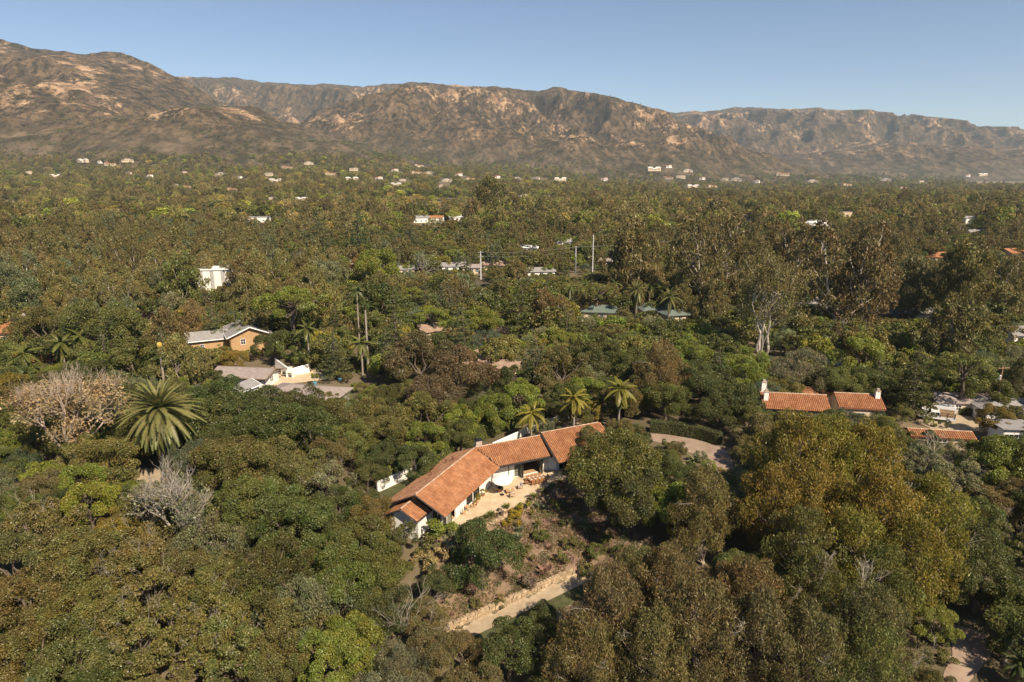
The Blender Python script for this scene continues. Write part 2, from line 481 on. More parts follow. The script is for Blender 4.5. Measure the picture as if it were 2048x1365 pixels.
rockcol = ramp(noise_node(0.03, 6, 0.7), [(0.4, (0.23, 0.135, 0.075)), (0.6, (0.50, 0.335, 0.20))])
low = N.new('ShaderNodeAttribute'); low.attribute_name = 'low'
lowcol = ramp(noise_node(0.02, 6, 0.7), [(0.40, (0.042, 0.036, 0.021)), (0.52, (0.092, 0.072, 0.045)), (0.64, (0.165, 0.122, 0.082))])
L.new(mixc(rockmask, mixc(low.outputs['Fac'], brush, lowcol), rockcol), p.inputs['Base Color'])
b = N.new('ShaderNodeBump'); b.inputs['Strength'].default_value = 0.8; b.inputs['Distance'].default_value = 9.0
L.new(noise_node(0.045, 8, 0.7), b.inputs['Height']); L.new(b.outputs['Normal'], p.inputs['Normal'])
M['chaparral'] = m

RANGES = {   # crest in the photo (u, v) at distance D; W: how far the slope runs out towards us
    'left_front': dict(D=3500, W=1900, c=[(-700, 60), (-300, 45), (0, 75), (60, 95), (120, 101), (190, 108), (240, 108), (290, 122), (345, 150), (400, 178), (440, 205), (500, 250), (600, 320), (700, 370)]),
    'left_spur': dict(D=2750, W=1150, c=[(-300, 250), (0, 235), (200, 235), (380, 232), (440, 220), (500, 212), (560, 240), (640, 265), (740, 296), (840, 326), (900, 347), (1000, 380)]),
    'far': dict(D=6300, W=2200, c=[(150, 155), (350, 152), (400, 152), (470, 153), (540, 160), (600, 165), (680, 165), (740, 172), (765, 165), (850, 160), (1000, 175), (1100, 215), (1300, 300)]),
    'central': dict(D=4600, W=2000, c=[(560, 320), (600, 285), (650, 258), (700, 225), (740, 200), (770, 190), (800, 178), (850, 163), (880, 162), (920, 170), (990, 173), (1050, 180), (1085, 176), (1120, 170), (1200, 190), (1260, 212), (1300, 235), (1350, 262), (1420, 300), (1500, 332), (1600, 360)]),
    'foothill': dict(D=3500, W=1100, c=[(820, 370), (880, 345), (950, 318), (1020, 300), (1090, 272), (1140, 262), (1200, 266), (1280, 284), (1350, 300), (1450, 330), (1550, 350), (1700, 375)]),
    'right_far': dict(D=7000, W=2400, c=[(1150, 300), (1250, 245), (1300, 232), (1340, 226), (1380, 222), (1410, 224), (1440, 220), (1470, 212), (1530, 216), (1600, 218), (1640, 217), (1665, 223), (1720, 223), (1745, 220), (1800, 236), (1860, 250), (1900, 254), (1960, 252), (2000, 252), (2048, 262), (2300, 290), (2700, 300)]),
    'right_low': dict(D=5300, W=1600, c=[(1350, 360), (1450, 330), (1550, 308), (1650, 300), (1700, 282), (1790, 287), (1900, 300), (2000, 298), (2100, 310), (2500, 330)]),
}
st = 13.0
mx_ = np.arange(-5200, 6400, st); my_ = np.arange(1500, 7400, st * 1.15)
MX, MY = np.meshgrid(mx_, my_)
base = ground(MX, MY) - 14
H = base.copy(); rock = np.zeros_like(H)
wx = 130 * pnoise(MX / 420, MY / 420) ; wy = 130 * pnoise(MX / 420 + 40, MY / 420 - 7)
gully = ridged((MX + wx) / 780, (MY + wy) / 1500, 5)
gully2 = ridged((MX + 0.5 * wx) / 260 + 9, (MY + 0.5 * wy) / 420, 3)
crest_rough = pnoise(MX / 160, MY / 160) + 0.6 * pnoise(MX / 60, MY / 60)
for name, r in RANGES.items():
    P = np.array([at_dist(u, v, r['D']) for u, v in r['c']])
    order = np.argsort(P[:, 0]); P = P[order]
    wob = 260 * pnoise(MX / 900 + len(name), MX * 0 + r['D'] / 1000)
    yc = r['D'] + wob * 0.0
    zc = np.interp(MX, P[:, 0], P[:, 2], left=-60, right=-60)
    zc = zc + np.where(zc > 60, 22 * pnoise(MX / 260 + r['D'], MX * 0 + 3.3) + 16 * pnoise(MX / 105, MX * 0 + r['W']) + 6 * pnoise(MX / 40, MX * 0 + 8.8), 0)
    amp = np.clip(zc - base, 0, None)
    d = yc - MY
    t = np.clip(d / r['W'], 0, 1)
    prof = np.where(d >= 0, (1 - t) ** 1.25, np.clip(1 + d / 900, 0, 1))
    body = np.clip(4 * prof * (1 - prof), 0, 1) ** 1.6 * (d >= 0)
    h = base + amp * prof + amp * body * (0.78 * (gully - 0.47) + 0.24 * (gully2 - 0.42)) + np.minimum(amp, 160) * 0.030 * crest_rough
    h = np.minimum(h, base + amp * 1.0 + np.minimum(amp, 160) * 0.02 * crest_rough)
    cap = np.where(d > 0, 45 + (zc - 45) * (MY / yc) * 0.965, 1e6)          # no spur stands above its own crest
    h = np.minimum(h, np.maximum(cap, base - 5))
    H = np.maximum(H, h)
    steep = body
clump = pnoise(MX / 330 + 3, MY / 330) + 0.6 * pnoise(MX / 110, MY / 110 + 5)
rel = np.clip((H - base) / 420, 0, 1.3)
rock = np.clip(0.36 + 0.75 * clump + 0.7 * (gully2 - 0.45), 0, 1.15) * sstep(0.06, 0.5, rel)
# bare sandstone bands that the photo shows
def patch(u, v, y, su, sy, amt):
    pp = at_dist(u, v, y)
    return amt * np.exp(-(((MX - pp[0]) / su) ** 2 + ((MY - y) / sy) ** 2))
rock += patch(480, 265, 2500, 230, 130, 0.55) + patch(160, 235, 2700, 170, 160, 0.45) + patch(1165, 300, 3150, 110, 90, 0.5)
rock += patch(850, 200, 4400, 330, 200, 0.35) + patch(1560, 250, 6600, 500, 400, 0.4) + patch(60, 180, 3200, 300, 200, 0.25)
rock -= patch(560, 200, 6000, 900, 500, 0.45)
rock = np.clip(rock, 0, 1.6)
inview = (np.abs(MX) < 0.82 * MY + 350) & (H > base + 0.5)
me = grid_mesh('mountains', MX, MY, H, M['chaparral'], inview)
ids = None
# the rock attribute follows the kept vertices
Fk = inview
_ny, _nx = H.shape
_idx = np.arange(_ny * _nx).reshape(_ny, _nx)
_F = np.stack([_idx[:-1, :-1], _idx[:-1, 1:], _idx[1:, 1:], _idx[1:, :-1]], -1).reshape(-1, 4)
_F = _F[inview.ravel()[_F].any(1)]
_used = np.unique(_F)
a_ = me.attributes.new('rock', 'FLOAT', 'POINT'); a_.data.foreach_set('value', rock.ravel()[_used].astype(np.float32))
a_ = me.attributes.new('low', 'FLOAT', 'POINT'); a_.data.foreach_set('value', (1 - sstep(20, 190, H - base)).ravel()[_used].astype(np.float32))
tag(obj('mountains', me), kind='structure')
def mountain_z(x, y):
    """terrain height incl. the mountains (nearest grid node)"""
    x = np.asarray(x, float); y = np.asarray(y, float)
    i = np.clip(((x - mx_[0]) / st).round().astype(int), 0, _nx - 1); j = np.clip(((y - my_[0]) / (st * 1.15)).round().astype(int), 0, _ny - 1)
    hm = H[j, i]
    inside_ = (y > my_[0])
    return np.where(inside_, np.maximum(hm, ground(x, y)), ground(x, y))

# ------------------------------------------------------------------ haze: one closed box of thin air round everything
hz, nt, N, L, p = _new('haze_air')
N.remove(p)
pv = N.new('ShaderNodeVolumePrincipled')
pv.inputs['Color'].default_value = (0.70, 0.85, 0.97, 1)
pv.inputs['Density'].default_value = HAZE_DENSITY
pv.inputs['Density Attribute'].default_value = ''
pv.inputs['Anisotropy'].default_value = 0.0
L.new(pv.outputs[0], [n for n in N if n.type == 'OUTPUT_MATERIAL'][0].inputs['Volume'])
try: hz.cycles.homogeneous_volume = True
except Exception: pass
hb = MB(); hb.box((0, 5200, 440), (19000, 12000, 1060))
tag(hb.build('haze', hz), kind='stuff')
# ------------------------------------------------------------------ foliage
def _norm(a): return a / np.maximum(np.linalg.norm(a, axis=1, keepdims=True), 1e-9)
def leaf_quads(C, out, size, aspect, rng, up=0.35, outw=0.6, droop=0.0):
    """rhombic leaf sprays at points C facing partly outwards"""
    n = len(C)
    rnd = _norm(rng.randn(n, 3))
    nr = _norm(outw * out + rnd * 0.9 + np.array([0, 0, up]))
    t = _norm(np.cross(nr, _norm(rng.randn(n, 3))) + np.array([0, 0, -droop]))
    b = _norm(np.cross(nr, t))
    Ls = size * (0.6 + 0.8 * rng.rand(n, 1)); Ws = Ls * aspect
    V = np.stack([C - t * Ls / 2, C - b * Ws / 2, C + t * Ls / 2, C + b * Ws / 2], 1).reshape(-1, 3)
    return V
def fib(n, zmin, rng):
    i = np.arange(n) + 0.5
    z = zmin + (1 - zmin) * (1 - i / n)
    ph = i * 2.399963 + rng.rand() * 6.28
    r = np.sqrt(np.clip(1 - z * z, 0, 1))
    return np.stack([r * np.cos(ph), r * np.sin(ph), z], 1)
def clumps_round(rng, n, rx, rz, cz, zmin=-0.45, lump=0.22, inner=0.2, rc=(0.2, 0.34), nb=17):
    """a crown of billows, each billow a dome of smaller clumps"""
    bd = _norm(fib(nb, zmin, rng) + rng.randn(nb, 3) * 0.22)
    brad = np.clip(0.66 + lump * rng.randn(nb) * 0.55, 0.46, 0.80)
    B = bd * brad[:, None]
    BR = 0.36 + 0.12 * rng.rand(nb)
    k = np.arange(n) % nb
    d = _norm(rng.randn(n, 3) + 0.95 * bd[k] + np.array([0, 0, 0.35]))
    P = B[k] + d * (BR[k] * (0.62 + 0.3 * rng.rand(n)))[:, None]
    C = P * np.array([rx, rx, rz]) + np.array([0, 0, cz])
    R = rx * (rc[0] + (rc[1] - rc[0]) * rng.rand(n)) * 0.78
    return C, R, _norm(P + 0.4 * d)
def foliage(rng, C, R, D, leaves, size, aspect, flat=0.8, droop=0.0, straw=0.05, up=0.35, hang=0.0, contrast=0.17):
    """leaf sprays gathered in clumps; returns verts and per-leaf tint"""
    wgt = R ** 2; cnt = np.maximum(6, (leaves * wgt / wgt.sum()).astype(int))
    ci = np.repeat(np.arange(len(C)), cnt); n = len(ci)
    d = _norm(rng.randn(n, 3) + 0.55 * D[ci] + np.array([0, 0, 0.25]))
    rr = R[ci] * (0.5 + 0.55 * rng.rand(n) ** 0.4)
    P = C[ci] + d * rr[:, None] * np.array([1, 1, flat])
    if hang > 0:
        P[:, 2] -= hang * R[ci] * rng.rand(n) ** 1.5
    V = leaf_quads(P, d, size, aspect, rng, up=up, droop=droop)
    ct = 1 + contrast * 0.6 * rng.randn(len(C))
    tint = np.clip(ct[ci] * (1 + contrast * rng.randn(n)), 0.35, 1.48)
    s = rng.rand(n) < straw
    tint[s] = 1.5 + 0.5 * rng.rand(s.sum())
    return V, tint
def limb(mb, a, b, r0, r1, rng, bend=0.15, sides=5, seg=4, mi=0, sag=0.0):
    a = np.array(a, float); b = np.array(b, float); L = np.linalg.norm(b - a)
    off = rng.randn(3) * bend * L
    pts = []
    for i in range(seg + 1):
        t = i / seg
        p_ = a * (1 - t) + b * t + off * math.sin(math.pi * t) * 0.5 + rng.randn(3) * 0.025 * L * (0 < i < seg)
        p_[2] -= sag * L * t * t
        pts.append(p_)
    rad = [r0 + (r1 - r0) * (i / seg) for i in range(seg + 1)]
    mb.tube(pts, rad, sides, mi, cap=False)
    return pts
def branching(mb, rng, p, d, L, r, depth, spread=0.55, up=0.12, kids=(2, 4), tips=None, sides=4, ratio=0.66, wig=0.2, mi=0):
    """a limb that divides again and again"""
    p = np.array(p, float); d = np.array(d, float) / np.linalg.norm(d)
    pts = [p]; seg = 3
    for i in range(seg):
        d = d + rng.randn(3) * wig * 0.5 + np.array([0, 0, up]) * 0.5; d /= np.linalg.norm(d)
        pts.append(pts[-1] + d * L / seg)
    mb.tube(pts, [r, r * 0.92, r * 0.84, r * 0.74], 3 if depth <= 1 else sides, mi, cap=False)
    if depth == 0:
        if tips is not None: tips.append(pts[-1])
        return
    for k in range(rng.randint(kids[0], kids[1] + 1)):
        nd = d + rng.randn(3) * spread; nd[2] += up
        st_ = pts[-1] if k < 2 else pts[rng.randint(1, seg)]
        branching(mb, rng, st_, nd, L * ratio * (0.8 + 0.4 * rng.rand()), r * 0.66, depth - 1, spread, up, kids, tips, sides, ratio, wig, mi)

PROTO = {}        # kind -> list of dict(crown, trunk, r, cz): real-size prototypes (meshes only)
def add_proto(kind, V, tint, trunk, r, cz, name='crown', mats=None, top=None):
    F = np.arange(len(V)).reshape(-1, 4)
    cm = mesh_from(name, V, F, M['leaf'], tint=tint)
    PROTO.setdefault(kind, []).append(dict(crown=cm, trunk=trunk, r=r, cz=cz, top=float(np.quantile(V[:, 2], 0.995))))

def make_oak(kind, seed, leaves, size, nclump=58, rx=5.0, rz=3.7, cz=4.9, zmin=-0.4, lump=0.22, flat=0.8, aspect=0.62, straw=0.05, rc=(0.2, 0.34), limbs=9, bark='bark', droop=0.0, hang=0.0, contrast=0.17, dead=0):
    rng = np.random.RandomState(seed)
    C, R, D = clumps_round(rng, nclump, rx, rz, cz, zmin, lump, 0.22, rc)
    V, t = foliage(rng, C, R, D, leaves, size, aspect, flat, droop, straw, hang=hang, contrast=contrast)
    mb = MB()
    top = np.array([rng.randn() * 0.3, rng.randn() * 0.3, cz - rz * 0.45])
    limb(mb, (0, 0, -1.5), top, 0.42, 0.28, rng, 0.08, 7)
    for i in rng.choice(len(C), min(limbs, len(C)), replace=False):
        pts = limb(mb, top, C[i] + D[i] * R[i] * 0.2, 0.2, 0.05, rng, 0.25)
    for i in rng.choice(len(C), dead, replace=False) if dead else []:
        branching(mb, rng, C[i] + D[i] * R[i] * 0.55, D[i] + np.array([0, 0, 0.2]), 1.0, 0.022, 3, 0.7, 0.1, (2, 3), sides=3, mi=1)
    add_proto(kind, V, t, mb.mesh('trunk', [M[bark], M['twig_grey']]), rx, cz)

def make_euc(kind, seed, leaves, size, r=4.2, H=17.0, base=0.35, nclump=46, bark='bark_pale', loose=1.0, straw=0.08, aspect=0.3, contrast=0.2, trunk_r=0.4, stems=1, dead=0):
    """tall gum tree: loose hanging clumps carried on pale forking limbs"""
    rng = np.random.RandomState(seed)
    mb = MB(); C = []; R = []; D = []
    for s_ in range(stems):
        lean = rng.randn(2) * 0.05 * H + (rng.randn(2) * 0.16 * r * stems if stems > 1 else 0)
        pts = limb(mb, (0, 0, -1.5), (lean[0], lean[1], H * 0.86), trunk_r, trunk_r * 0.25, rng, 0.05, 6, 7)
        pts = np.array(pts)
        for k in range(nclump // stems):
            hgt = base + (1 - base) * (k + rng.rand()) / (nclump // stems)
            prof = math.sin(math.pi * min(1, max(0, (hgt - base) / (1 - base)) * 0.78 + 0.17)) ** 0.8
            ph = k * 2.4 + rng.rand() * 1.2
            rad = r * prof * (0.32 + 0.72 * rng.rand() ** 0.8) * (1 + 0.25 * math.sin(ph * 1.5 + seed))
            i = min(hgt / 0.9, 1) * (len(pts) - 1); i0 = int(i); fr = i - i0
            axis_ = pts[i0] * (1 - fr) + pts[min(i0 + 1, len(pts) - 1)] * fr
            c = np.array([axis_[0] + rad * math.cos(ph), axis_[1] + rad * math.sin(ph), hgt * H + 0.4 * rng.randn()])
            C.append(c); R.append(r * (0.13 + 0.17 * rng.rand())); D.append(_norm(np.array([[math.cos(ph), math.sin(ph), 0.5]]))[0])
            if k % 2 == 0:
                j = max(0, min(i0 - 1, len(pts) - 1))
                limb(mb, pts[j], c - np.array([0, 0, 0.2]), trunk_r * 0.26, 0.03, rng, 0.18, 4, 3)
            if dead and k % (nclump // dead) == 1: branching(mb, rng, c, D[-1] + np.array([0, 0, 0.3]), 1.5, 0.035, 3, 0.6, 0.05, (2, 3), sides=3, mi=1)
    C = np.array(C); R = np.array(R); D = np.array(D)
    V, t = foliage(rng, C, R, D, leaves, size, aspect, 1.05, 0.9 * loose, straw, up=0.1, hang=0.9 * loose, contrast=contrast)
    add_proto(kind, V, t, mb.mesh('trunk', [M[bark], M['twig_grey']]), r, H * (0.5 + base * 0.5), top=H)

def make_conifer(kind, seed, leaves, size, r=3.6, H=14.0, layers=11, tip=0.12, flat=0.28, power=0.85, straw=0.02):
    rng = np.random.RandomState(seed)
    mb = MB(); limb(mb, (0, 0, -1.5), (0, 0, H * 0.97), 0.36, 0.05, rng, 0.02, 6, 5)
    C = []; R = []; D = []
    for k in range(layers):
        f = (k + 0.3) / layers; z = H * (0.14 + 0.85 * f)
        rad = r * ((1 - f) ** power * (1 - tip) + tip)
        nb = max(3, int(9 * (1 - 0.6 * f)))
        for j in range(nb):
            ph = j * 6.283 / nb + rng.rand() + k
            q = rad * (0.72 + 0.45 * rng.rand())
            for g in (0.45, 0.85):
                C.append((q * g * math.cos(ph), q * g * math.sin(ph), z - 0.1 * q * g + rng.randn() * 0.15)); R.append(max(0.35, rad * (0.32 - 0.1 * g + 0.1 * rng.rand())))
                D.append((math.cos(ph), math.sin(ph), 0.3))
            if j % 2 == 0: limb(mb, (0, 0, z), C[-1], 0.07, 0.02, rng, 0.05, 3, 2)
    V, t = foliage(rng, np.array(C), np.array(R), np.array(D), leaves, size, 0.4, flat, 0.15, straw)
    add_proto(kind, V, t, mb.mesh('trunk', M['bark']), r, H * 0.5, top=H)

def make_bare(kind, seed, depth=6, r=4.5, H=8.5, mat='twig_grey', leaves=1500, size=0.3, spread=0.6, trunk=0.24, low=0.0, fork=2, ratio=0.74, up=0.2, tr_h=None):
    """a nearly leafless tree: real branches down to the twigs, a few leaves at the tips"""
    rng = np.random.RandomState(seed); mb = MB(); tips = []
    th = (tr_h or 0.3) * H
    limb(mb, (0, 0, -1.5), (0.2, 0, th), trunk, trunk * 0.85, rng, 0.05, 7, 4)
    for k in range(fork + 2):
        ph = k * 6.28 / (fork + 2) + rng.rand()
        branching(mb, rng, (0.2, 0, th * (0.8 + 0.2 * rng.rand())), (math.cos(ph) * 0.6, math.sin(ph) * 0.6, 1.0), H * 0.27, trunk * 0.5, depth, spread, up, (2, 3), tips, 5, ratio)
    T = np.array(tips)
    V = None
    if leaves:
        T2 = T if low <= 0 else T[T[:, 2] < np.quantile(T[:, 2], low)]
        ci = rng.randint(0, len(T2), leaves)
        P = T2[ci] + rng.randn(leaves, 3) * 0.28
        V = leaf_quads(P, _norm(rng.randn(leaves, 3)), size, 0.55, rng); t = np.clip(1 + 0.3 * rng.randn(leaves), 0.4, 2)
    q = np.quantile(np.abs(T[:, :2]).max(1), 0.95)
    F = np.arange(len(V)).reshape(-1, 4)
    PROTO.setdefault(kind, []).append(dict(crown=mesh_from('leaves', V, F, M['leaf'], tint=t), trunk=mb.mesh('branches', M[mat]), r=float(q), cz=float(np.mean(T[:, 2])), top=float(T[:, 2].max())))

# near prototypes (fine leaf sprays)
for k in range(4): make_oak('oak', 20 + k, 30000, 0.20, nclump=64 + 6 * k, lump=0.2 + 0.05 * k, straw=0.035)
for k in range(2): make_oak('scruffy_oak', 30 + k, 15000, 0.23, nclump=70, lump=0.3, straw=0.16, rc=(0.15, 0.27), dead=18, limbs=14)
for k in range(2): make_oak('broadleaf', 40 + k, 22000, 0.235, nclump=40, rz=4.2, cz=5.2, lump=0.12, straw=0.015, aspect=0.7, rc=(0.24, 0.38))
for k in range(3): make_euc('gum', 50 + k, 26000, 0.34, r=4.6, H=15.0, base=0.26, nclump=96, straw=0.06, bark='bark_mid', dead=3)
for k in range(2): make_oak('pepper', 60 + k, 15000, 0.30, nclump=46, rz=3.8, cz=4.8, flat=1.0, aspect=0.3, droop=0.9, hang=0.8, straw=0.03, lump=0.15)
# middle-distance prototypes
for k in range(4): make_oak('oak_mid', 120 + k, 6000, 0.42, nclump=46, lump=0.2 + 0.05 * k, rc=(0.2, 0.36), limbs=6, straw=0.03)
for k in range(3): make_oak('broadleaf_mid', 130 + k, 5200, 0.46, nclump=34, rz=4.2, cz=5.2, lump=0.14, straw=0.015, aspect=0.7, rc=(0.24, 0.4), limbs=5)
for k in range(4): make_euc('gum_mid', 140 + k, 9500, 0.56, r=4.6, H=14.0 + 1.4 * k, base=0.2 + 0.05 * (k % 3), nclump=74 + 4 * k, trunk_r=0.34, stems=1 + (k % 2), straw=0.04, bark='bark_mid' if k != 3 else 'bark_pale', aspect=0.4)
for k in range(3): make_conifer('cedar', 150 + k, 6000, 0.42, r=4.2, H=14.5, layers=9 + k, flat=0.22, power=0.7 + 0.1 * k)
make_oak('stone_pine', 160, 7000, 0.42, nclump=38, rx=5, rz=2.3, cz=7.6, zmin=-0.25, lump=0.12, flat=0.6, aspect=0.3, limbs=14, straw=0.01)
make_oak('stone_pine', 161, 7000, 0.42, nclump=44, rx=5, rz=2.8, cz=7.0, zmin=-0.3, lump=0.16, flat=0.6, aspect=0.3, limbs=14, straw=0.01)
make_bare('bare', 170, depth=7, mat='twig_pink', leaves=9500, size=0.22, low=0.65, trunk=0.26, spread=0.5)
make_bare('lichen', 171, depth=7, mat='twig_grey', leaves=2600, size=0.22, low=0.5, spread=0.62, r=4.2, H=7.0, trunk=0.3)
make_bare('bare_mid', 172, depth=5, mat='twig_grey', leaves=700, size=0.4, low=0.0)
# white-limbed gum: long bare pale limbs under a thin crown
def make_white_gum(seed):
    rng = np.random.RandomState(seed); mb = MB(); tips = []
    for ang, lean in ((0.3, -0.16), (2.2, 0.12), (4.0, 0.34), (5.2, 0.2)):
        pts = limb(mb, (0, 0, -1), (lean * 9, 0.8 * math.sin(ang), 6.5 + rng.rand() * 2), 0.2, 0.12, rng, 0.1, 6, 5)
        for k in range(3):
            branching(mb, rng, pts[-1] if k else pts[3], np.array([lean * 1.2 + rng.randn() * 0.35, rng.randn() * 0.4, 1.0]), 3.0, 0.085, 3, 0.5, 0.2, (2, 3), tips, 4, 0.7)
    T = np.array(tips)
    idx = rng.choice(len(T), min(190, len(T)), replace=False)
    C = T[idx]; R = 0.6 + 0.55 * rng.rand(len(C)); D = _norm(C - T.mean(0))
    V, t = foliage(rng, C, R, D, 13000, 0.36, 0.3, 1.1, 0.8, 0.07, hang=0.7)
    PROTO['white_gum'] = [dict(crown=mesh_from('crown', V, np.arange(len(V)).reshape(-1, 4), M['leaf'], tint=t), trunk=mb.mesh('trunk', M['bark_pale']), r=4.6, cz=9.0, top=14)]
make_white_gum(180)

# far prototypes for the woodland beyond (few, larger sprays)
FAR = []
def far_proto(fn, *a, **k):
    fn('far', *a, **k)
for k in range(4): make_oak('far', 220 + k, 1500, 0.72, nclump=26, lump=0.25, rc=(0.24, 0.42), limbs=0)
for k in range(4): make_euc('far', 230 + k, 1700, 0.8, r=4.6, H=13.0 + 2.0 * k, base=0.2, nclump=30, aspect=0.5, bark='bark_mid')
for k in range(2): make_conifer('far', 240 + k, 1300, 0.7, r=3.6, H=13, layers=7)
# hillside bushes
make_oak('bush_far', 250, 160, 1.5, nclump=10, rz=3.0, cz=2.2, limbs=0)
make_oak('bush_far', 251, 160, 1.5, nclump=10, rz=2.6, cz=1.8, limbs=0)

# ------------------------------------------------------------------ palms: every frond a piece of its own
def frond_mesh(name, L, droop, width, pairs, rng, mat, fold=0.5, lw=0.10, stiff=1.0, hang=0.3):
    """feather frond growing along +X from the crown, arching down"""
    mb = MB(); pts = []
    n = 9
    for i in range(n + 1):
        t = i / n
        ang = -droop * t * 1.0
        pts.append((L * t * math.cos(ang * 0.6), 0, L * t * math.sin(ang)))
    mb.tube(pts, [0.055 * (1 - 0.8 * i / n) for i in range(n + 1)], 3, tint=1.1)
    P = np.array(pts)
    for k in range(pairs):
        t = 0.10 + 0.89 * (k + 0.5) / pairs
        i = t * n; i0 = min(int(i), n - 1); fr = i - i0
        p = P[i0] * (1 - fr) + P[i0 + 1] * fr; tang = P[i0 + 1] - P[i0]; tang = tang / np.linalg.norm(tang)
        ll = width * math.sin(math.pi * min(1, 0.18 + 0.80 * t)) ** 0.7 * (0.9 + 0.2 * rng.rand())
        for sgn in (-1, 1):
            d = np.array([0.55 * tang[0], sgn * 1.0, 0.55 * tang[2] + fold * 0.5 - hang]); d /= np.linalg.norm(d)
            q = p + d * ll; q[2] -= hang * ll * 0.35
            w = lw * (0.8 + 0.4 * rng.rand())
            mb.add([p - tang * w, p + tang * w, q], [(0, 1, 2)], 0, 0.8 + 0.45 * rng.rand())
    return mb.mesh(name, mat)
rngp = np.random.RandomState(5)
FR_DATE = [frond_mesh('frond', 5.6, 0.35 + 0.13 * k, 0.62, 46, rngp, M['leaf'], lw=0.085, fold=0.7, hang=0.12) for k in range(4)]
FR_QUEEN = [frond_mesh('frond', 2.9, 0.7 + 0.25 * k, 0.75, 34, rngp, M['leaf'], lw=0.11, fold=0.2, hang=0.55) for k in range(3)]
FR_SMALL = [frond_mesh('frond', 2.2, 0.8 + 0.3 * k, 0.5, 14, rngp, M['leaf'], lw=0.11, fold=0.2, hang=0.5) for k in range(2)]
def palm_trunk(H, r, ring=True, seed=0, r_top=None, lean=0.0):
    mb = MB(); n = 14
    rng = np.random.RandomState(seed)
    pts = [(lean * (i / n) ** 1.5, 0, -1.5 + (H + 1.5) * i / n) for i in range(n + 1)]
    mb.tube(pts, [(r + ((r_top or r * 0.8) - r) * i / n) * (1.08 if i % 2 else 0.96) for i in range(n + 1)], 8)
    return mb.mesh('trunk', M['palm_trunk'])
def palm(name, label, base, H, fronds, n, colour, scale=1.0, elev=(80, -50), seed=0, trunk_r=0.2, group=None, cat='palm', dead=0, lean=0.0, up_pow=1.0, shaft=True):
    """fronds: shared meshes; elev: from the youngest to the oldest, degrees above the horizon"""
    rng = random.Random(seed)
    t = thing(name, label, cat, base, rng.random() * 6.28 if lean == 0 else 0.0, group)
    obj('trunk', palm_trunk(H, trunk_r, seed=seed, lean=lean), t)
    for i in range(n):
        f = (i + 0.5) / n
        e = elev[0] + (elev[1] - elev[0]) * f ** up_pow + rng.uniform(-7, 7)
        o = obj('frond', fronds[min(len(fronds) - 1, int(f * len(fronds)))], t, (lean, 0, H - 0.25 * f))
        o.rotation_euler = (rng.uniform(-0.25, 0.25), -math.radians(e), i * 2.39996 + rng.uniform(-0.2, 0.2))
        s_ = scale * (0.72 + 0.3 * min(1, f * 2.2)) * rng.uniform(0.92, 1.06)
        o.scale = (s_, s_, s_)
        k = rng.uniform(0.8, 1.15)
        c = colour if i < n - dead else (0.20, 0.13, 0.065)
        o.color = (c[0] * k, c[1] * k, c[2] * k, 1)
    if shaft:
        mb = MB(); mb.tube([(lean, 0, H - 0.9), (lean, 0, H - 0.4), (lean, 0, H + 0.25)], [trunk_r * 1.0, trunk_r * 1.3, trunk_r * 0.5], 7)
        o = mb.build('crown_shaft', M['leaf'], t); o.color = (colour[0] * 1.1, colour[1], colour[2], 1)
    return t

# ------------------------------------------------------------------ placing trees from what the photo shows
TREES = []     # (x, y, R, H, u, v, desc) of everything planted, for spacing and for naming
PROTECT = []   # (u0, v0, u1, v1, dist): openings in the canopy through which the photo shows something
CAT = {'oak': 'tree', 'scruffy_oak': 'tree', 'broadleaf': 'tree', 'gum': 'tree', 'pepper': 'tree', 'cedar': 'tree'}
NAME = {'oak': 'oak_tree', 'scruffy_oak': 'oak_tree', 'oak_mid': 'oak_tree', 'broadleaf': 'broadleaf_tree', 'broadleaf_mid': 'broadleaf_tree', 'gum': 'gum_tree', 'gum_mid': 'gum_tree',
        'white_gum': 'gum_tree', 'pepper': 'pepper_tree', 'cedar': 'cedar_tree', 'stone_pine': 'pine_tree', 'bare': 'bare_tree', 'lichen': 'bare_tree', 'bare_mid': 'bare_tree'}
rt = random.Random(77)
def plant(kind, x, y, R, colour, label, squash=1.0, group=None, vi=None, name=None, cat='tree', z=None):
    pr = PROTO[kind]; p_ = pr[vi if vi is not None else rt.randrange(len(pr))]
    s_ = R / p_['r']
    zz = float(ground(x, y)) if z is None else z
    t = thing(name or NAME[kind], label, cat, (x, y, zz), rt.random() * 6.28, group)
    t.scale = (s_, s_, s_ * squash)
    obj('trunk', p_['trunk'], t)
    o = obj('crown', p_['crown'], t)
    o.color = (*colour, 1)
    return t, p_
def solve(kind, u, v, hw, squash=1.0, vi=0, d=None):
    """distance at which a tree of this kind with crown centre (u, v) and half-width hw pixels stands on the ground"""
    p_ = PROTO[kind][vi]
    r = ray(u, v); best = None
    for t in np.geomspace(25, 2500, 900):
        P = np.array([0, 0, CAM_H]) + r * t
        R = hw * t / FPX
        if d is not None:
            if P[1] >= d: return P[0], P[1], R
            continue
        if P[2] <= float(ground(P[0], P[1])) + R / p_['r'] * p_['cz'] * squash:
            return P[0], P[1], R
    return P[0], P[1], R
def put(kind, u, v, hw, colour, label, squash=1.0, vi=None, d=None, group=None, shade=1.0):
    vi = rt.randrange(len(PROTO[kind])) if vi is None else vi
    x, y, R = solve(kind, u, v, hw, squash, vi, d)
    if d is not None:      # given distance: stretch the height so that the crown centre falls where the photo has it
        zc = CAM_H + ray(u, v)[2] / ray(u, v)[1] * y
        squash = (zc - float(ground(x, y))) / (R / PROTO[kind][vi]['r'] * PROTO[kind][vi]['cz'])
        squash = min(max(squash, 0.6), 2.2)
    t, p_ = plant(kind, x, y, R, colour, label, squash, group, vi)
    TREES.append((x, y, R, u, v, hw, label))
    return t
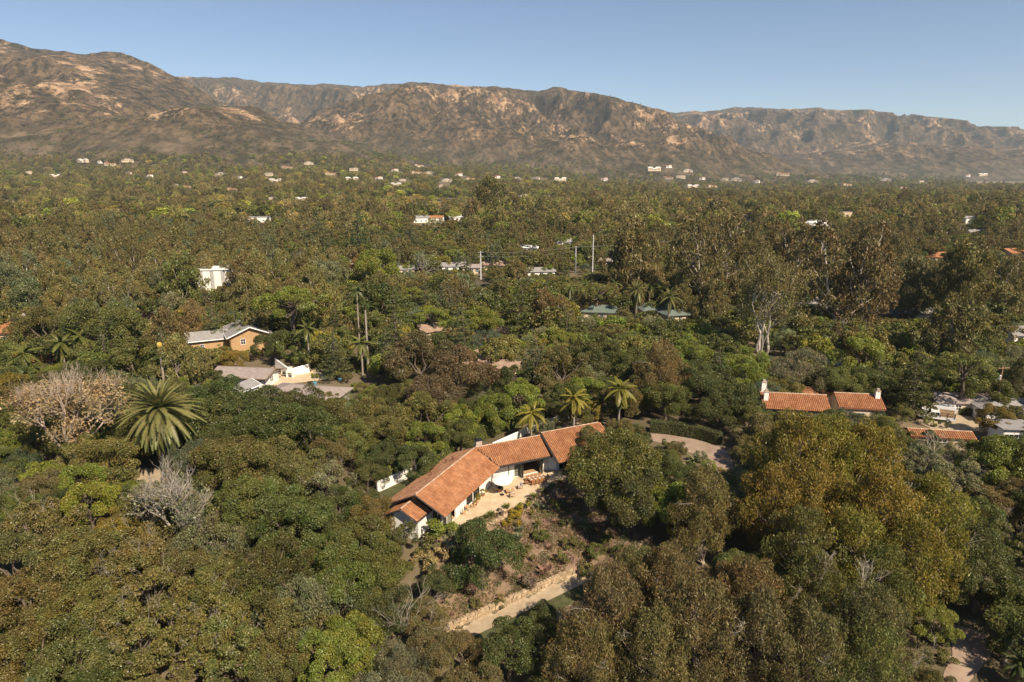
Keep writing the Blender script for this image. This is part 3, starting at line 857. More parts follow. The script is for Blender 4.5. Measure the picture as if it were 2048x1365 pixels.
# foliage colours (albedo)
DARK = (0.088, 0.094, 0.030); OLIVE = (0.158, 0.138, 0.044); OAKG = (0.122, 0.126, 0.036); BRIGHT = (0.180, 0.196, 0.038); LIME = (0.235, 0.235, 0.042)
GREY = (0.185, 0.185, 0.098); GOLD = (0.225, 0.168, 0.036); RUST = (0.185, 0.136, 0.058); BROWN = (0.165, 0.132, 0.054); PURPLE = (0.145, 0.105, 0.050); BLUEG = (0.115, 0.14, 0.085)
CED = (0.085, 0.098, 0.040)
# ------------------------------------------------------------------ building helpers
def wall_run(mb, p0, p1, z0, z1, openings=(), th=0.2, mi=0, z1b=None):
    """a wall from p0 to p1 (plan), thickness th to its left-hand side, with openings (s0, s1, zb, zt)"""
    p0 = np.array(p0[:2], float); p1 = np.array(p1[:2], float); L = np.linalg.norm(p1 - p0); a = (p1 - p0) / L; n = np.array([-a[1], a[0]])
    def piece(s0, s1, zb, zt):
        if s1 - s0 < 0.01 or zt - zb < 0.01: return
        q = [p0 + a * s0, p0 + a * s1, p0 + a * s1 + n * th, p0 + a * s0 + n * th]
        mb.prism([tuple(x) for x in q], zb, zt, mi)
    cur = 0.0
    for s0, s1, zb, zt in sorted(openings):
        piece(cur, s0, z0, z1); piece(s0, s1, z0, zb); piece(s0, s1, zt, z1); cur = s1
    piece(cur, L, z0, z1)
def window_unit(parent, p0, p1, s0, s1, zb, zt, n_panes=2, th=0.2, frame='dark_frame', pane='pane', name='window', proud=0.05, rows=1, bar=0.07):
    """a frame set into an opening with a pane behind each light"""
    p0 = np.array(p0[:2], float); p1 = np.array(p1[:2], float); L = np.linalg.norm(p1 - p0); a = (p1 - p0) / L; n = np.array([-a[1], a[0]])
    rz = math.atan2(a[1], a[0]); mb = MB(); w = s1 - s0; h = zt - zb; c = p0 + a * (s0 + s1) / 2 + n * (th * 0.3)
    def pt(s, z, off=0.0): q = p0 + a * (s0 + s) + n * (th * 0.3 - off); return (q[0], q[1], zb + z)
    for s in (bar / 2, w - bar / 2): mb.box(pt(s, h / 2), (bar, 0.1, h), rz)
    for z in (bar / 2, h - bar / 2): mb.box(pt(w / 2, z), (w - 2 * bar, 0.1, bar), rz)
    for k in range(1, n_panes): mb.box(pt(w * k / n_panes, h / 2), (bar * 0.8, 0.09, h - 2 * bar), rz)
    for k in range(1, rows): mb.box(pt(w / 2, h * k / rows), (w - 2 * bar, 0.08, bar * 0.6), rz)
    f = mb.build(name, M[frame], parent)
    for k in range(n_panes):
        g = MB(); g.box(pt(w * (k + 0.5) / n_panes, h / 2, -0.02), (w / n_panes - bar * 0.5, 0.02, h - bar), rz)
        g.build('pane', M[pane], f)
    return f
def barrel_tiles(mb, O, A, Dn, poly, tw=0.30, te=0.44, rng=None, mi=0, r=0.135, lift=0.03):
    """half-round clay tiles in courses: O origin at the ridge, A along, Dn down the slope (unit), poly in (s, d)"""
    O = np.array(O, float); A = np.array(A, float); Dn = np.array(Dn, float); Nn = np.cross(A, Dn)
    if Nn[2] < 0: Nn = -Nn
    s_lo = min(p[0] for p in poly); s_hi = max(p[0] for p in poly); d_lo = min(p[1] for p in poly); d_hi = max(p[1] for p in poly)
    d = d_lo
    while d < d_hi - 0.05:
        s_ = s_lo + tw / 2
        while s_ < s_hi:
            if inside((s_, d + te / 2), poly):
                j = rng.gauss(0, 0.012); base = O + A * (s_ + rng.gauss(0, 0.008)) + Dn * (d + j)
                l1 = te * 1.08; vs = []
                for dd, lf, rr in ((0, 0.0, r * 0.9), (l1, lift, r)):
                    for ang in (180, 125, 55, 0):
                        q = math.radians(ang)
                        vs.append(base + Dn * dd + A * math.cos(q) * rr + Nn * (lf + math.sin(q) * rr * 0.62))
                t = max(0.4, min(1.7, rng.gauss(1.0, 0.19)))
                mb.add(vs, [(0, 1, 5, 4), (1, 2, 6, 5), (2, 3, 7, 6), (4, 5, 6, 7)], mi, t)
            s_ += tw
        d += te
def ridge_caps(mb, p0, p1, r=0.13, step=0.42, rng=None):
    p0 = np.array(p0, float); p1 = np.array(p1, float); L = np.linalg.norm(p1 - p0); a = (p1 - p0) / L
    h = np.cross(a, (0, 0, 1)); h = h / np.linalg.norm(h); up = np.cross(h, a)
    n = int(L / step)
    for i in range(n):
        vs = []
        for k, rr in ((i * step, r * 0.88), ((i + 1.06) * step, r)):
            for ang in (180, 130, 90, 50, 0):
                q = math.radians(ang); vs.append(p0 + a * k + h * math.cos(q) * rr + up * (math.sin(q) * rr * 0.8 + 0.02))
        mb.add(vs, [(j, j + 1, 6 + j, 5 + j) for j in range(4)] + [(5, 6, 7, 8, 9)], 0, rng.uniform(0.5, 1.5))
RB = random.Random(9)
def unit(v): v = np.array(v, float); return v / np.linalg.norm(v)

# ------------------------------------------------------------------ the white ranch house with its clay tile roof
J = np.array([-5.51, 94.75]); aL = unit((0.407, 0.913)); pL = np.array([aL[1], -aL[0]]); N0 = J - aL * 16.7
aR = unit((0.90, 0.436)); pR = np.array([aR[1], -aR[0]])
def PL(s, p, z): q = N0 + aL * s + pL * p; return (q[0], q[1], z)
def PR(s, p, z): q = J + aR * s + pR * p; return (q[0], q[1], z)
def cross2(P, a, Q, b):
    t = np.linalg.solve(np.array([a, -b]).T, np.array(Q[:2]) - np.array(P[:2])); return np.array(P[:2]) + a * t[0]
ranch = thing('ranch_house', 'long white ranch house under orange clay tile roofs beside the tan patio', 'house', (N0[0], N0[1], 0))
RO = np.array([N0[0], N0[1], 0.0])
def rel(mb): mb.v = [(x - RO[0], y - RO[1], z) for x, y, z in mb.v]; return mb
_obj0 = obj
def part(mb, name, mat, parent=None, kind=None, smooth=False):
    """a part of the ranch house: meshes are written in world metres, the house root sits at RO"""
    if parent is None: rel(mb)
    o = mb.build(name, M[mat] if isinstance(mat, str) else mat, ranch if parent is None else parent, smooth=smooth)
    if kind: o['kind'] = kind
    return o
ZR = 5.0
E1 = cross2(PL(0, 4.2, 0), aL, PR(0, 3.53, 0), aR)                      # inner eave corner
bis = unit(-(pL + pR))
B1 = cross2(PL(0, -5.0, 0), aL, J, bis); B2 = cross2(PR(0, -4.0, 0), aR, J, bis)
Jz = (J[0], J[1], ZR)
roofs = [   # (outline top, mat)
    [PL(0, 0, ZR), PL(0, 4.2, 2.9), (E1[0], E1[1], 2.9), Jz],
    [PL(0, 0, ZR), Jz, (B1[0], B1[1], 2.5), PL(0, -5.0, 2.5)],
    [Jz, (E1[0], E1[1], 2.9), PR(11.3, 3.53, 2.9), PR(11.3, 0, ZR)],
    [Jz, PR(11.3, 0, ZR), PR(11.3, -4.0, 3.0), (B2[0], B2[1], 3.0)],
    [PR(11.1, 0, 5.38), PR(11.1, 5.4, 2.6), PR(22, 5.4, 2.6), PR(22, 0, 5.38)],
    [PR(11.1, 0, 5.38), PR(22, 0, 5.38), PR(22, -4.2, 3.2), PR(11.1, -4.2, 3.2)],
    [PL(2.3, -1.1, 3.62), PL(-1.9, -1.1, 3.62), PL(-1.9, 1.35, 2.42), PL(2.3, 1.35, 2.42)],
    [PL(2.3, -1.1, 3.62), PL(2.3, -3.5, 2.42), PL(-1.9, -3.5, 2.42), PL(-1.9, -1.1, 3.62)],
]
mb = MB()
for o_ in roofs:
    P = [np.array(q) for q in o_]
    nz = np.cross(P[1] - P[0], P[2] - P[0])[2]
    mb.slab([tuple(q - np.array([0, 0, 0.04])) for q in (P if nz > 0 else P[::-1])], 0.16)
roof = part(mb, 'roof', 'dark_wood')
def lay(ridge0, adir, ddir, run, drop, s0, s1, s1_eave=None, s0_eave=None, d0=0.0, mat='terracotta'):
    """tiles on one slope: from s0..s1 along the ridge, run metres out in plan, drop metres down"""
    Ls = math.hypot(run, drop); Dn = np.array([ddir[0] * run / Ls, ddir[1] * run / Ls, -drop / Ls]); A = np.array([adir[0], adir[1], 0])
    poly = [(s0, d0), (s1, d0), (s1 if s1_eave is None else s1_eave, Ls + 0.06), (s0 if s0_eave is None else s0_eave, Ls + 0.06)]
    mb = MB(); barrel_tiles(mb, ridge0, A, Dn, poly, rng=RB)
    for q in range(len(mb.v)): mb.v[q] = (mb.v[q][0], mb.v[q][1], mb.v[q][2] + 0.005)
    o = part(mb, 'roof_tiles', mat, kind='stuff'); return o
sE = float(np.dot(E1 - N0, aL)); sB = float(np.dot(B1 - N0, aL)); rE = float(np.dot(E1 - J, aR)); rB = float(np.dot(B2 - J, aR))
lay(PL(0, 0, ZR), aL, pL, 4.2, 2.1, 0, 16.7, sE - 0.1)
lay(PL(0, 0, ZR), aL, -pL, 5.0, 2.5, 0, 16.7, sB, mat='terracotta_old')
lay(Jz, aR, pR, 3.53, 2.1, 0.1, 11.2, 11.2, rE + 0.15)
lay(Jz, aR, -pR, 4.0, 2.0, 0, 11.2, 11.2, rB)
lay(PR(0, 0, 5.38), aR, pR, 5.4, 2.78, 11.25, 22)
lay(PR(0, 0, 5.38), aR, -pR, 4.2, 2.18, 11.25, 22)
lay(PL(0, -1.1, 3.62), aL, pL, 2.45, 1.2, -1.8, 1.6)
lay(PL(0, -1.1, 3.62), aL, -pL, 2.4, 1.2, -1.8, 1.6)
mb = MB()
ridge_caps(mb, PL(0, 0, ZR + .06), Jz[:2] + (ZR + .06,), rng=RB); ridge_caps(mb, Jz[:2] + (ZR + .06,), PR(11.2, 0, ZR + .06), rng=RB)
ridge_caps(mb, PR(11.1, 0, 5.44), PR(22, 0, 5.44), rng=RB); ridge_caps(mb, PL(-1.85, -1.1, 3.68), PL(1.7, -1.1, 3.68), rng=RB)
part(mb, 'ridge_tiles', 'mortar', kind='stuff')
mb = MB()          # valley gutter and the dark boards along the rakes and eaves
mb.tube([(J[0], J[1], ZR + .03), (E1[0], E1[1], 2.93)], 0.09, 4)
mb.tube([(E1[0] - .02, E1[1] - .1, 2.80), PR(11.2, 3.58, 2.80)], 0.07, 5)
part(mb, 'gutter', 'metal_dark')
for a_, b_ in ((PL(-.03, 0, ZR - .08), PL(-.03, 4.2, 2.82)), (PL(-.03, 0, ZR - .08), PL(-.03, -5, 2.42)), (PR(11.08, 0, 5.3), PR(11.08, 5.4, 2.52)),
               (PL(-1.93, -1.1, 3.55), PL(-1.93, 1.35, 2.35)), (PL(-1.93, -1.1, 3.55), PL(-1.93, -3.5, 2.35))):
    mb = MB(); mb.tube([a_, b_], 0.11, 4); part(mb, 'bargeboard', 'dark_wood')
mb = MB(); mb.tube([PL(0, 4.24, 2.80), (E1[0] + .02, E1[1] - .03, 2.80)], 0.06, 4)
part(mb, 'fascia', 'cream_wall')
# walls
WL = PL(2.4, 3.1, 0); WC = cross2(PL(0, 3.1, 0), aL, PR(0, 2.1, 0), aR); sC = float(np.dot(WC - np.array(WL[:2]), aL)); rC = float(np.dot(WC - J, aR))
mb = MB()
front_open = [(0.15, 2.5, 0.02, 2.35), (5.5, 7.4, 0.25, 2.1), (7.6, 9.5, 0.25, 2.1), (sC - 1.5, sC - 0.6, 0.02, 2.3)]
wall_run(mb, WL, WC, -1.0, 3.3, front_open)
right_open = [(5.5 - rC, 6.35 - rC, 0.1, 2.4), (6.45 - rC, 9.85 - rC, 0.1, 2.4), (9.95 - rC, 10.4 - rC, 0.1, 2.4)]
wall_run(mb, PR(rC, 2.1, 0), PR(11.4, 2.1, 0), -1.0, 3.65, right_open)
wall_run(mb, PR(11.4, 2.1, 0), PR(12.4, 2.75, 0), -1.0, 3.7)
wall_run(mb, PR(12.4, 2.75, 0), PR(21.5, 2.75, 0), -1.0, 3.85, [(0.5, 2.4, 0.05, 2.3), (3.6, 5.2, 0.9, 2.1)])
# gable end of the long wing, rising to the roof
def gable_end(mb, a, b, apex_t, z0, za, zb, zp, th=0.2):
    a = np.array(a[:2]); b = np.array(b[:2]); c = a + (b - a) * apex_t; n = unit((-(b - a)[1], (b - a)[0])) * th
    P = [(*a, z0), (*b, z0), (*b, zb), (*c, zp), (*a, za)]
    Q = [(x + n[0], y + n[1], z) for x, y, z in P]
    mb.add(P + Q, [(0, 1, 2, 3, 4), (9, 8, 7, 6, 5)] + [(i, 5 + i, 5 + (i + 1) % 5, (i + 1) % 5) for i in range(5)], 0)
gable_end(mb, PL(2.4, -4.2, 0), PL(2.4, 3.1 - 0.0, 0), 4.2 / 7.3, -2.6, 2.70, 3.25, 4.78)
gable_end(mb, PL(-1.3, -3.1, 0), PL(-1.3, 1.0, 0), 2.0 / 4.1, -4.0, 2.40, 2.35, 3.42)
wall_run(mb, PL(-1.3, 1.0, 0), PL(2.4, 1.0, 0), -3.6, 2.4)
wall_run(mb, PL(2.4, -3.1, 0), PL(-1.3, -3.1, 0), -4.0, 2.4)
wall_run(mb, PL(16.5, -4.2, 0), PL(2.4, -4.2, 0), -2.0, 2.7)
wall_run(mb, PR(21.5, -3.2, 0), PR(0.5, -3.2, 0), -0.6, 3.2)
wall_run(mb, PR(21.5, 2.75, 0), PR(21.5, -3.2, 0), -0.6, 3.9)
part(mb, 'wall', 'white_wall')
mb = MB(); mb.prism([PL(2.6, 2.9, 0)[:2], tuple(WC), PR(11.6, 1.9, 0)[:2], PR(21.3, 2.5, 0)[:2], PR(21.3, -3.0, 0)[:2], (J + bis * 3.2)[:2], PL(2.6, -4.0, 0)[:2]], -0.2, 0.10)
part(mb, 'floor_slab', 'pale_wood')
mb = MB(); wall_run(mb, PR(3.5, -1.2, 0), PR(12, -1.2, 0), 0.1, 3.6); wall_run(mb, PR(10.6, 1.8, 0), PR(10.6, -1.2, 0), 0.1, 3.5)
wall_run(mb, PL(3.0, 0.2, 0), PL(16, 0.2, 0), 0.1, 3.6)
part(mb, 'interior_wall', 'interior')
Ro = lambda p: (p[0] - RO[0], p[1] - RO[1])
w_ = window_unit
def hw(p0, p1, s0, s1, zb, zt, n, name='window', rows=1, pane='pane', frame='dark_frame'): return window_unit(ranch, Ro(p0), Ro(p1), s0, s1, zb, zt, n, name=name, rows=rows, pane=pane, frame=frame)
hw(WL, WC, 0.15, 1.4, 0.02, 2.35, 1, 'glass_door', pane='pane_green')
hw(WL, WC, 5.5, 7.4, 0.25, 2.1, 3); hw(WL, WC, 7.6, 9.5, 0.25, 2.1, 3)
hw(WL, WC, sC - 1.5, sC - 0.6, 0.02, 2.3, 1, 'glass_door', rows=3, pane='pane_green')
hw(PR(rC, 2.1, 0), PR(11.4, 2.1, 0), 5.5 - rC, 6.35 - rC, 0.1, 2.4, 1, 'glass_door', rows=3, pane='pane_green')
hw(PR(rC, 2.1, 0), PR(11.4, 2.1, 0), 9.95 - rC, 10.4 - rC, 0.1, 2.4, 1, 'glass_door', rows=3, pane='pane_green')
hw(PR(12.4, 2.75, 0), PR(21.5, 2.75, 0), 0.5, 2.4, 0.05, 2.3, 2, 'glass_door'); hw(PR(12.4, 2.75, 0), PR(21.5, 2.75, 0), 3.6, 5.2, 0.9, 2.1, 2)
# the folded glass leaves standing open on either side of the wide opening
for s_, dd in ((6.4, 0), (6.55, 0), (9.72, 0), (9.87, 0)):
    window_unit(ranch, Ro(PR(s_, 3.0, 0)), Ro(PR(s_ + 0.02, 2.1, 0)), 0.0, 0.86, 0.12, 2.35, 1, th=0.05, name='folding_door', rows=3, pane='pane_green', bar=0.09)
# casement window on the gable end
g0, g1 = Ro(PL(2.37, -4.2, 0)), Ro(PL(2.37, 3.1, 0))
window_unit(ranch, g0, g1, 5.35, 6.45, 0.75, 2.15, 2, th=-0.12, rows=1)
window_unit(ranch, g0, g1, 6.95, 7.25, 0.0, 2.1, 1, th=-0.12, pane='pane_green')
mb = MB(); mb.tube([PR(12.5, 4.9, -0.3), PR(12.5, 4.9, 2.75)], 0.13, 4); part(mb, 'post', 'dark_wood')
mb = MB(); mb.tube([PR(4.55, 2.16, 0), PR(4.55, 2.16, 3.0)], 0.06, 5); part(mb, 'downpipe', 'metal_dark')
mb = MB(); q = PR(0.9, -0.9, 0); mb.box((q[0], q[1], 5.05), (0.95, 0.75, 1.3), math.atan2(aR[1], aR[0])); ch = part(mb, 'chimney', 'chimney_stone')
mb = MB(); mb.box((q[0] - RO[0], q[1] - RO[1], 5.76), (1.08, 0.88, 0.12), math.atan2(aR[1], aR[0])); mb.box((q[0] - RO[0] - .2, q[1] - RO[1], 5.92), (0.3, 0.3, 0.22), 0.4); mb.build('chimney_cap', M['metal_dark'], ch)
for s_, p_, h_ in ((13.4, -2.0, 0.5), (12.3, -1.2, 0.45), (12.9, -2.8, 0.4), (8.0, -2.4, 0.4)):
    q = PL(s_, p_, ZR - abs(p_) * 0.5); mb = MB(); mb.tube([(q[0], q[1], q[2] - .1), (q[0], q[1], q[2] + h_)], 0.09, 7); mb.tube([(q[0], q[1], q[2] + h_), (q[0], q[1], q[2] + h_ + .12)], 0.15, 7); part(mb, 'roof_vent', 'tile_under')
q = PL(1.2, -1.0, 3.7); mb = MB(); mb.box((q[0], q[1], q[2] + .1), (0.42, 0.42, 0.6), 0.4); mb.box((q[0], q[1], q[2] + .45), (0.56, 0.56, 0.12), 0.4); part(mb, 'roof_vent', 'terracotta')

# ------------------------------------------------------------------ patio, planting strip, garden slope, paths
edge_px = [(897, 1051), (916, 1056), (940, 1046), (962, 1037), (985, 1027), (1008, 1020), (1030, 1011), (1050, 1001), (1062, 990), (1078, 984), (1096, 974), (1112, 963), (1128, 957), (1150, 948)]
patio_pts = [tuple(at(u, v, 0)[:2]) for u, v in edge_px] + [PR(19, 2.6, 0)[:2], PR(12.45, 2.7, 0)[:2], PR(11.4, 2.05, 0)[:2], tuple(WC), PL(2.45, 3.05, 0)[:2]]
mb = MB(); mb.prism(patio_pts, -0.6, 0.02)
tag(mb.build('patio', M['patio']), kind='structure')
lw0, lw1 = np.array([-6.75, 66.62]), np.array([7.44, 77.12])
uw = [at(u, v, -0.6)[:2] for u, v in ((918, 1071), (960, 1055), (1000, 1036), (1040, 1018), (1080, 999), (1112, 982))]
garden = [tuple(p) for p in ([lw0 + (-1.6, 0.4)] + [lw0, (lw0 + lw1) / 2, lw1] + [np.array((12.5, 78.0)), np.array((17, 81.5)), np.array((16, 86)), np.array((11, 93.5)), np.array((7.2, 94.6))])] + \
         [tuple(at(u, v, 0)[:2] + np.array((-0.1, 0.12))) for u, v in reversed(edge_px[1:-1])] + [(-9.5, 80.4), (-9.5, 74.0)]
sheet('garden_soil', pts=garden, mat='soil', lift=0.06, step=0.8)
da = unit(lw1 - lw0); dn = np.array([da[1], -da[0]])
pth = [lw0 - da * 1.5 + dn * 0.25, lw1 + da * 2.0 + dn * 0.25, lw1 + da * 2.4 + dn * 2.3, lw0 - da * 1.2 + dn * 2.5]
sheet('gravel_path', pts=[tuple(p) for p in pth], mat='gravel', lift=0.09, step=0.7)
verge = [pth[3] + dn * 0.05, pth[2] + dn * 0.05, pth[2] + dn * 2.2 + da * 1.0, pth[3] + dn * 1.6]
sheet('grass_verge', pts=[tuple(p) for p in verge], mat='lawn', lift=0.10, step=0.7)
sheet('lawn', outline_px=[(776, 1005), (762, 985), (775, 978), (812, 962), (850, 942), (868, 930), (850, 950), (825, 970)], mat='lawn', lift=0.06)
sheet('driveway', outline_px=[(1296, 866), (1330, 869), (1400, 881), (1440, 893), (1462, 910), (1468, 948), (1440, 938), (1395, 912), (1330, 890), (1290, 878)], mat='drive', lift=0.06)
sheet('driveway', outline_px=[(1105, 862), (1128, 848), (1172, 838), (1200, 846), (1190, 866), (1130, 872)], mat='drive', lift=0.06)
sheet('driveway', outline_px=[(1900, 1250), (1935, 1256), (1975, 1275), (1985, 1305), (1960, 1340), (1930, 1375), (1880, 1395), (1888, 1345), (1905, 1310)], mat='drive', lift=0.06)
sheet('dirt_track', outline_px=[(1960, 1010), (1990, 985), (2030, 955), (2060, 940), (2075, 975), (2040, 1000), (2012, 1035), (1985, 1050)], mat='gravel', lift=0.06)
sheet('gravel_yard', outline_px=[(1835, 845), (1850, 825), (1900, 828), (1960, 838), (1975, 858), (1930, 866), (1870, 862)], mat='gravel', lift=0.07)
FIELD = [(1640, 2500), (2080, 2600), (2900, 3700), (3300, 4150), (2560, 4000)]
sheet('field', pts=FIELD, mat='field', lift=0.8, step=90)
sheet('dirt_clearing', outline_px=[(255, 955), (280, 938), (335, 938), (352, 952), (320, 965), (275, 968)], mat='gravel', lift=0.06)
sheet('dirt_clearing', outline_px=[(1340, 1085), (1370, 1040), (1390, 1000), (1420, 975), (1440, 985), (1415, 1030), (1385, 1075), (1360, 1105)], mat='gravel', lift=0.06)

# retaining walls: every stone a piece
def stone_mesh(seed):
    rng = np.random.RandomState(seed); mb = MB()
    mb.box((0, 0, 0), (1, 1, 1))
    v = np.array(mb.v); v = v * (1 + 0.18 * rng.randn(*v.shape)); mb.v = [tuple(p) for p in v]
    mb.t = [0.6 + 0.8 * rng.rand()] * len(mb.f)
    me = mb.mesh('stone', M['stone']); return me
STONES = [stone_mesh(k) for k in range(9)]
def stone_wall(name, label, pts, ztop, courses, size=0.46, hgt=0.3, depth=0.4, skip=()):
    pts = [np.array(p[:2], float) for p in pts]
    t = thing(name, label, 'wall', (pts[0][0], pts[0][1], 0))
    mb = MB()
    for a, b in zip(pts[:-1], pts[1:]):
        d = unit(b - a); n = np.array([d[1], -d[0]])
        q = [a - pts[0], b - pts[0], b - pts[0] - n * 0.3, a - pts[0] - n * 0.3]
        zz = ztop(a), ztop(b), ztop(b), ztop(a)
        mb.prism([tuple(x) for x in q], [z - courses * hgt - 0.5 for z in zz], [z - 0.12 for z in zz])
    mb.build('core', M['soil'], t)
    for a, b in zip(pts[:-1], pts[1:]):
        L = np.linalg.norm(b - a); d = unit(b - a); n = np.array([d[1], -d[0]])
        for c in range(courses):
            s_ = rt.random() * 0.2
            while s_ < L:
                w = size * rt.uniform(0.7, 1.35); p_ = a + d * (s_ + w / 2) + n * (0.1 + 0.06 * c) - pts[0]
                z = ztop(a + d * s_) - hgt * (c + 0.5) + rt.uniform(-.05, .05)
                o = obj('stone', STONES[rt.randrange(9)], t, (p_[0], p_[1], z)); o.rotation_euler = (rt.uniform(-.15, .15), rt.uniform(-.15, .15), math.atan2(d[1], d[0]) + rt.uniform(-.2, .2))
                o.scale = (w * 0.9, depth * rt.uniform(.8, 1.2), hgt * rt.uniform(.9, 1.25)); s_ += w
    return t
stone_wall('retaining_wall', 'upper retaining wall of rough tan stones below the patio planting', uw, lambda p: -0.35, 3, 0.36, 0.24)
stone_wall('retaining_wall', 'lower retaining wall of tan stones along the gravel path', [lw0 - da * 0.6, (lw0 + lw1) / 2, lw1], lambda p: -4.05, 3, 0.5, 0.32)
cw = [gpt(u, v)[:2] for u, v in ((1252, 1108), (1275, 1097), (1300, 1080))]
stone_wall('retaining_wall', 'short curb of tan stones on bare soil beneath the big oak', cw, lambda p: float(ground(p[0], p[1])) + 0.5, 2, 0.45, 0.3)
cw = [gpt(u, v)[:2] for u, v in ((1368, 1040), (1385, 1020), (1400, 1005), (1424, 985))]
stone_wall('retaining_wall', 'curved pale stone edging behind the small reddish gum tree', cw, lambda p: float(ground(p[0], p[1])) + 0.5, 2, 0.5, 0.3)

# ------------------------------------------------------------------ garden walls of white plaster
def plaster_wall(label, px, h=1.6, th=0.25, cap=None, z_of=None):
    P = [gpt(u, v) for u, v in px]
    t = thing('garden_wall', label, 'wall', tuple(P[0])); mb = MB()
    for a, b in zip(P[:-1], P[1:]):
        d = unit((b - a)[:2]); n = np.array([-d[1], d[0]]) * th
        q = [a[:2], b[:2], b[:2] + n, a[:2] + n]
        mb.prism([tuple(np.array(x) - P[0][:2]) for x in q], [-0.6, b[2] - a[2] - .6, b[2] - a[2] - .6, -.6], [h + a[2] - P[0][2], h + b[2] - P[0][2], h + b[2] - P[0][2], h + a[2] - P[0][2]])
    mb.build('wall_face', M['white_wall'], t)
    mb = MB()
    for a, b in zip(P[:-1], P[1:]):
        mb.tube([tuple(a - P[0] + (0, 0.1, h + .03)), tuple(b - P[0] + (0, 0.1, h + .03))], 0.17, 4)
    mb.build('coping', M[cap or 'white_paint'], t)
    return t
plaster_wall('white plaster garden wall behind the lawn at the near end of the ranch house', [(756, 985), (775, 977), (815, 958), (860, 936), (885, 922)], 1.5)
plaster_wall('white plaster garden wall stepping up behind the ranch house roof by the queen palms', [(985, 900), (1020, 884), (1060, 866), (1100, 850), (1150, 834)], 1.0)

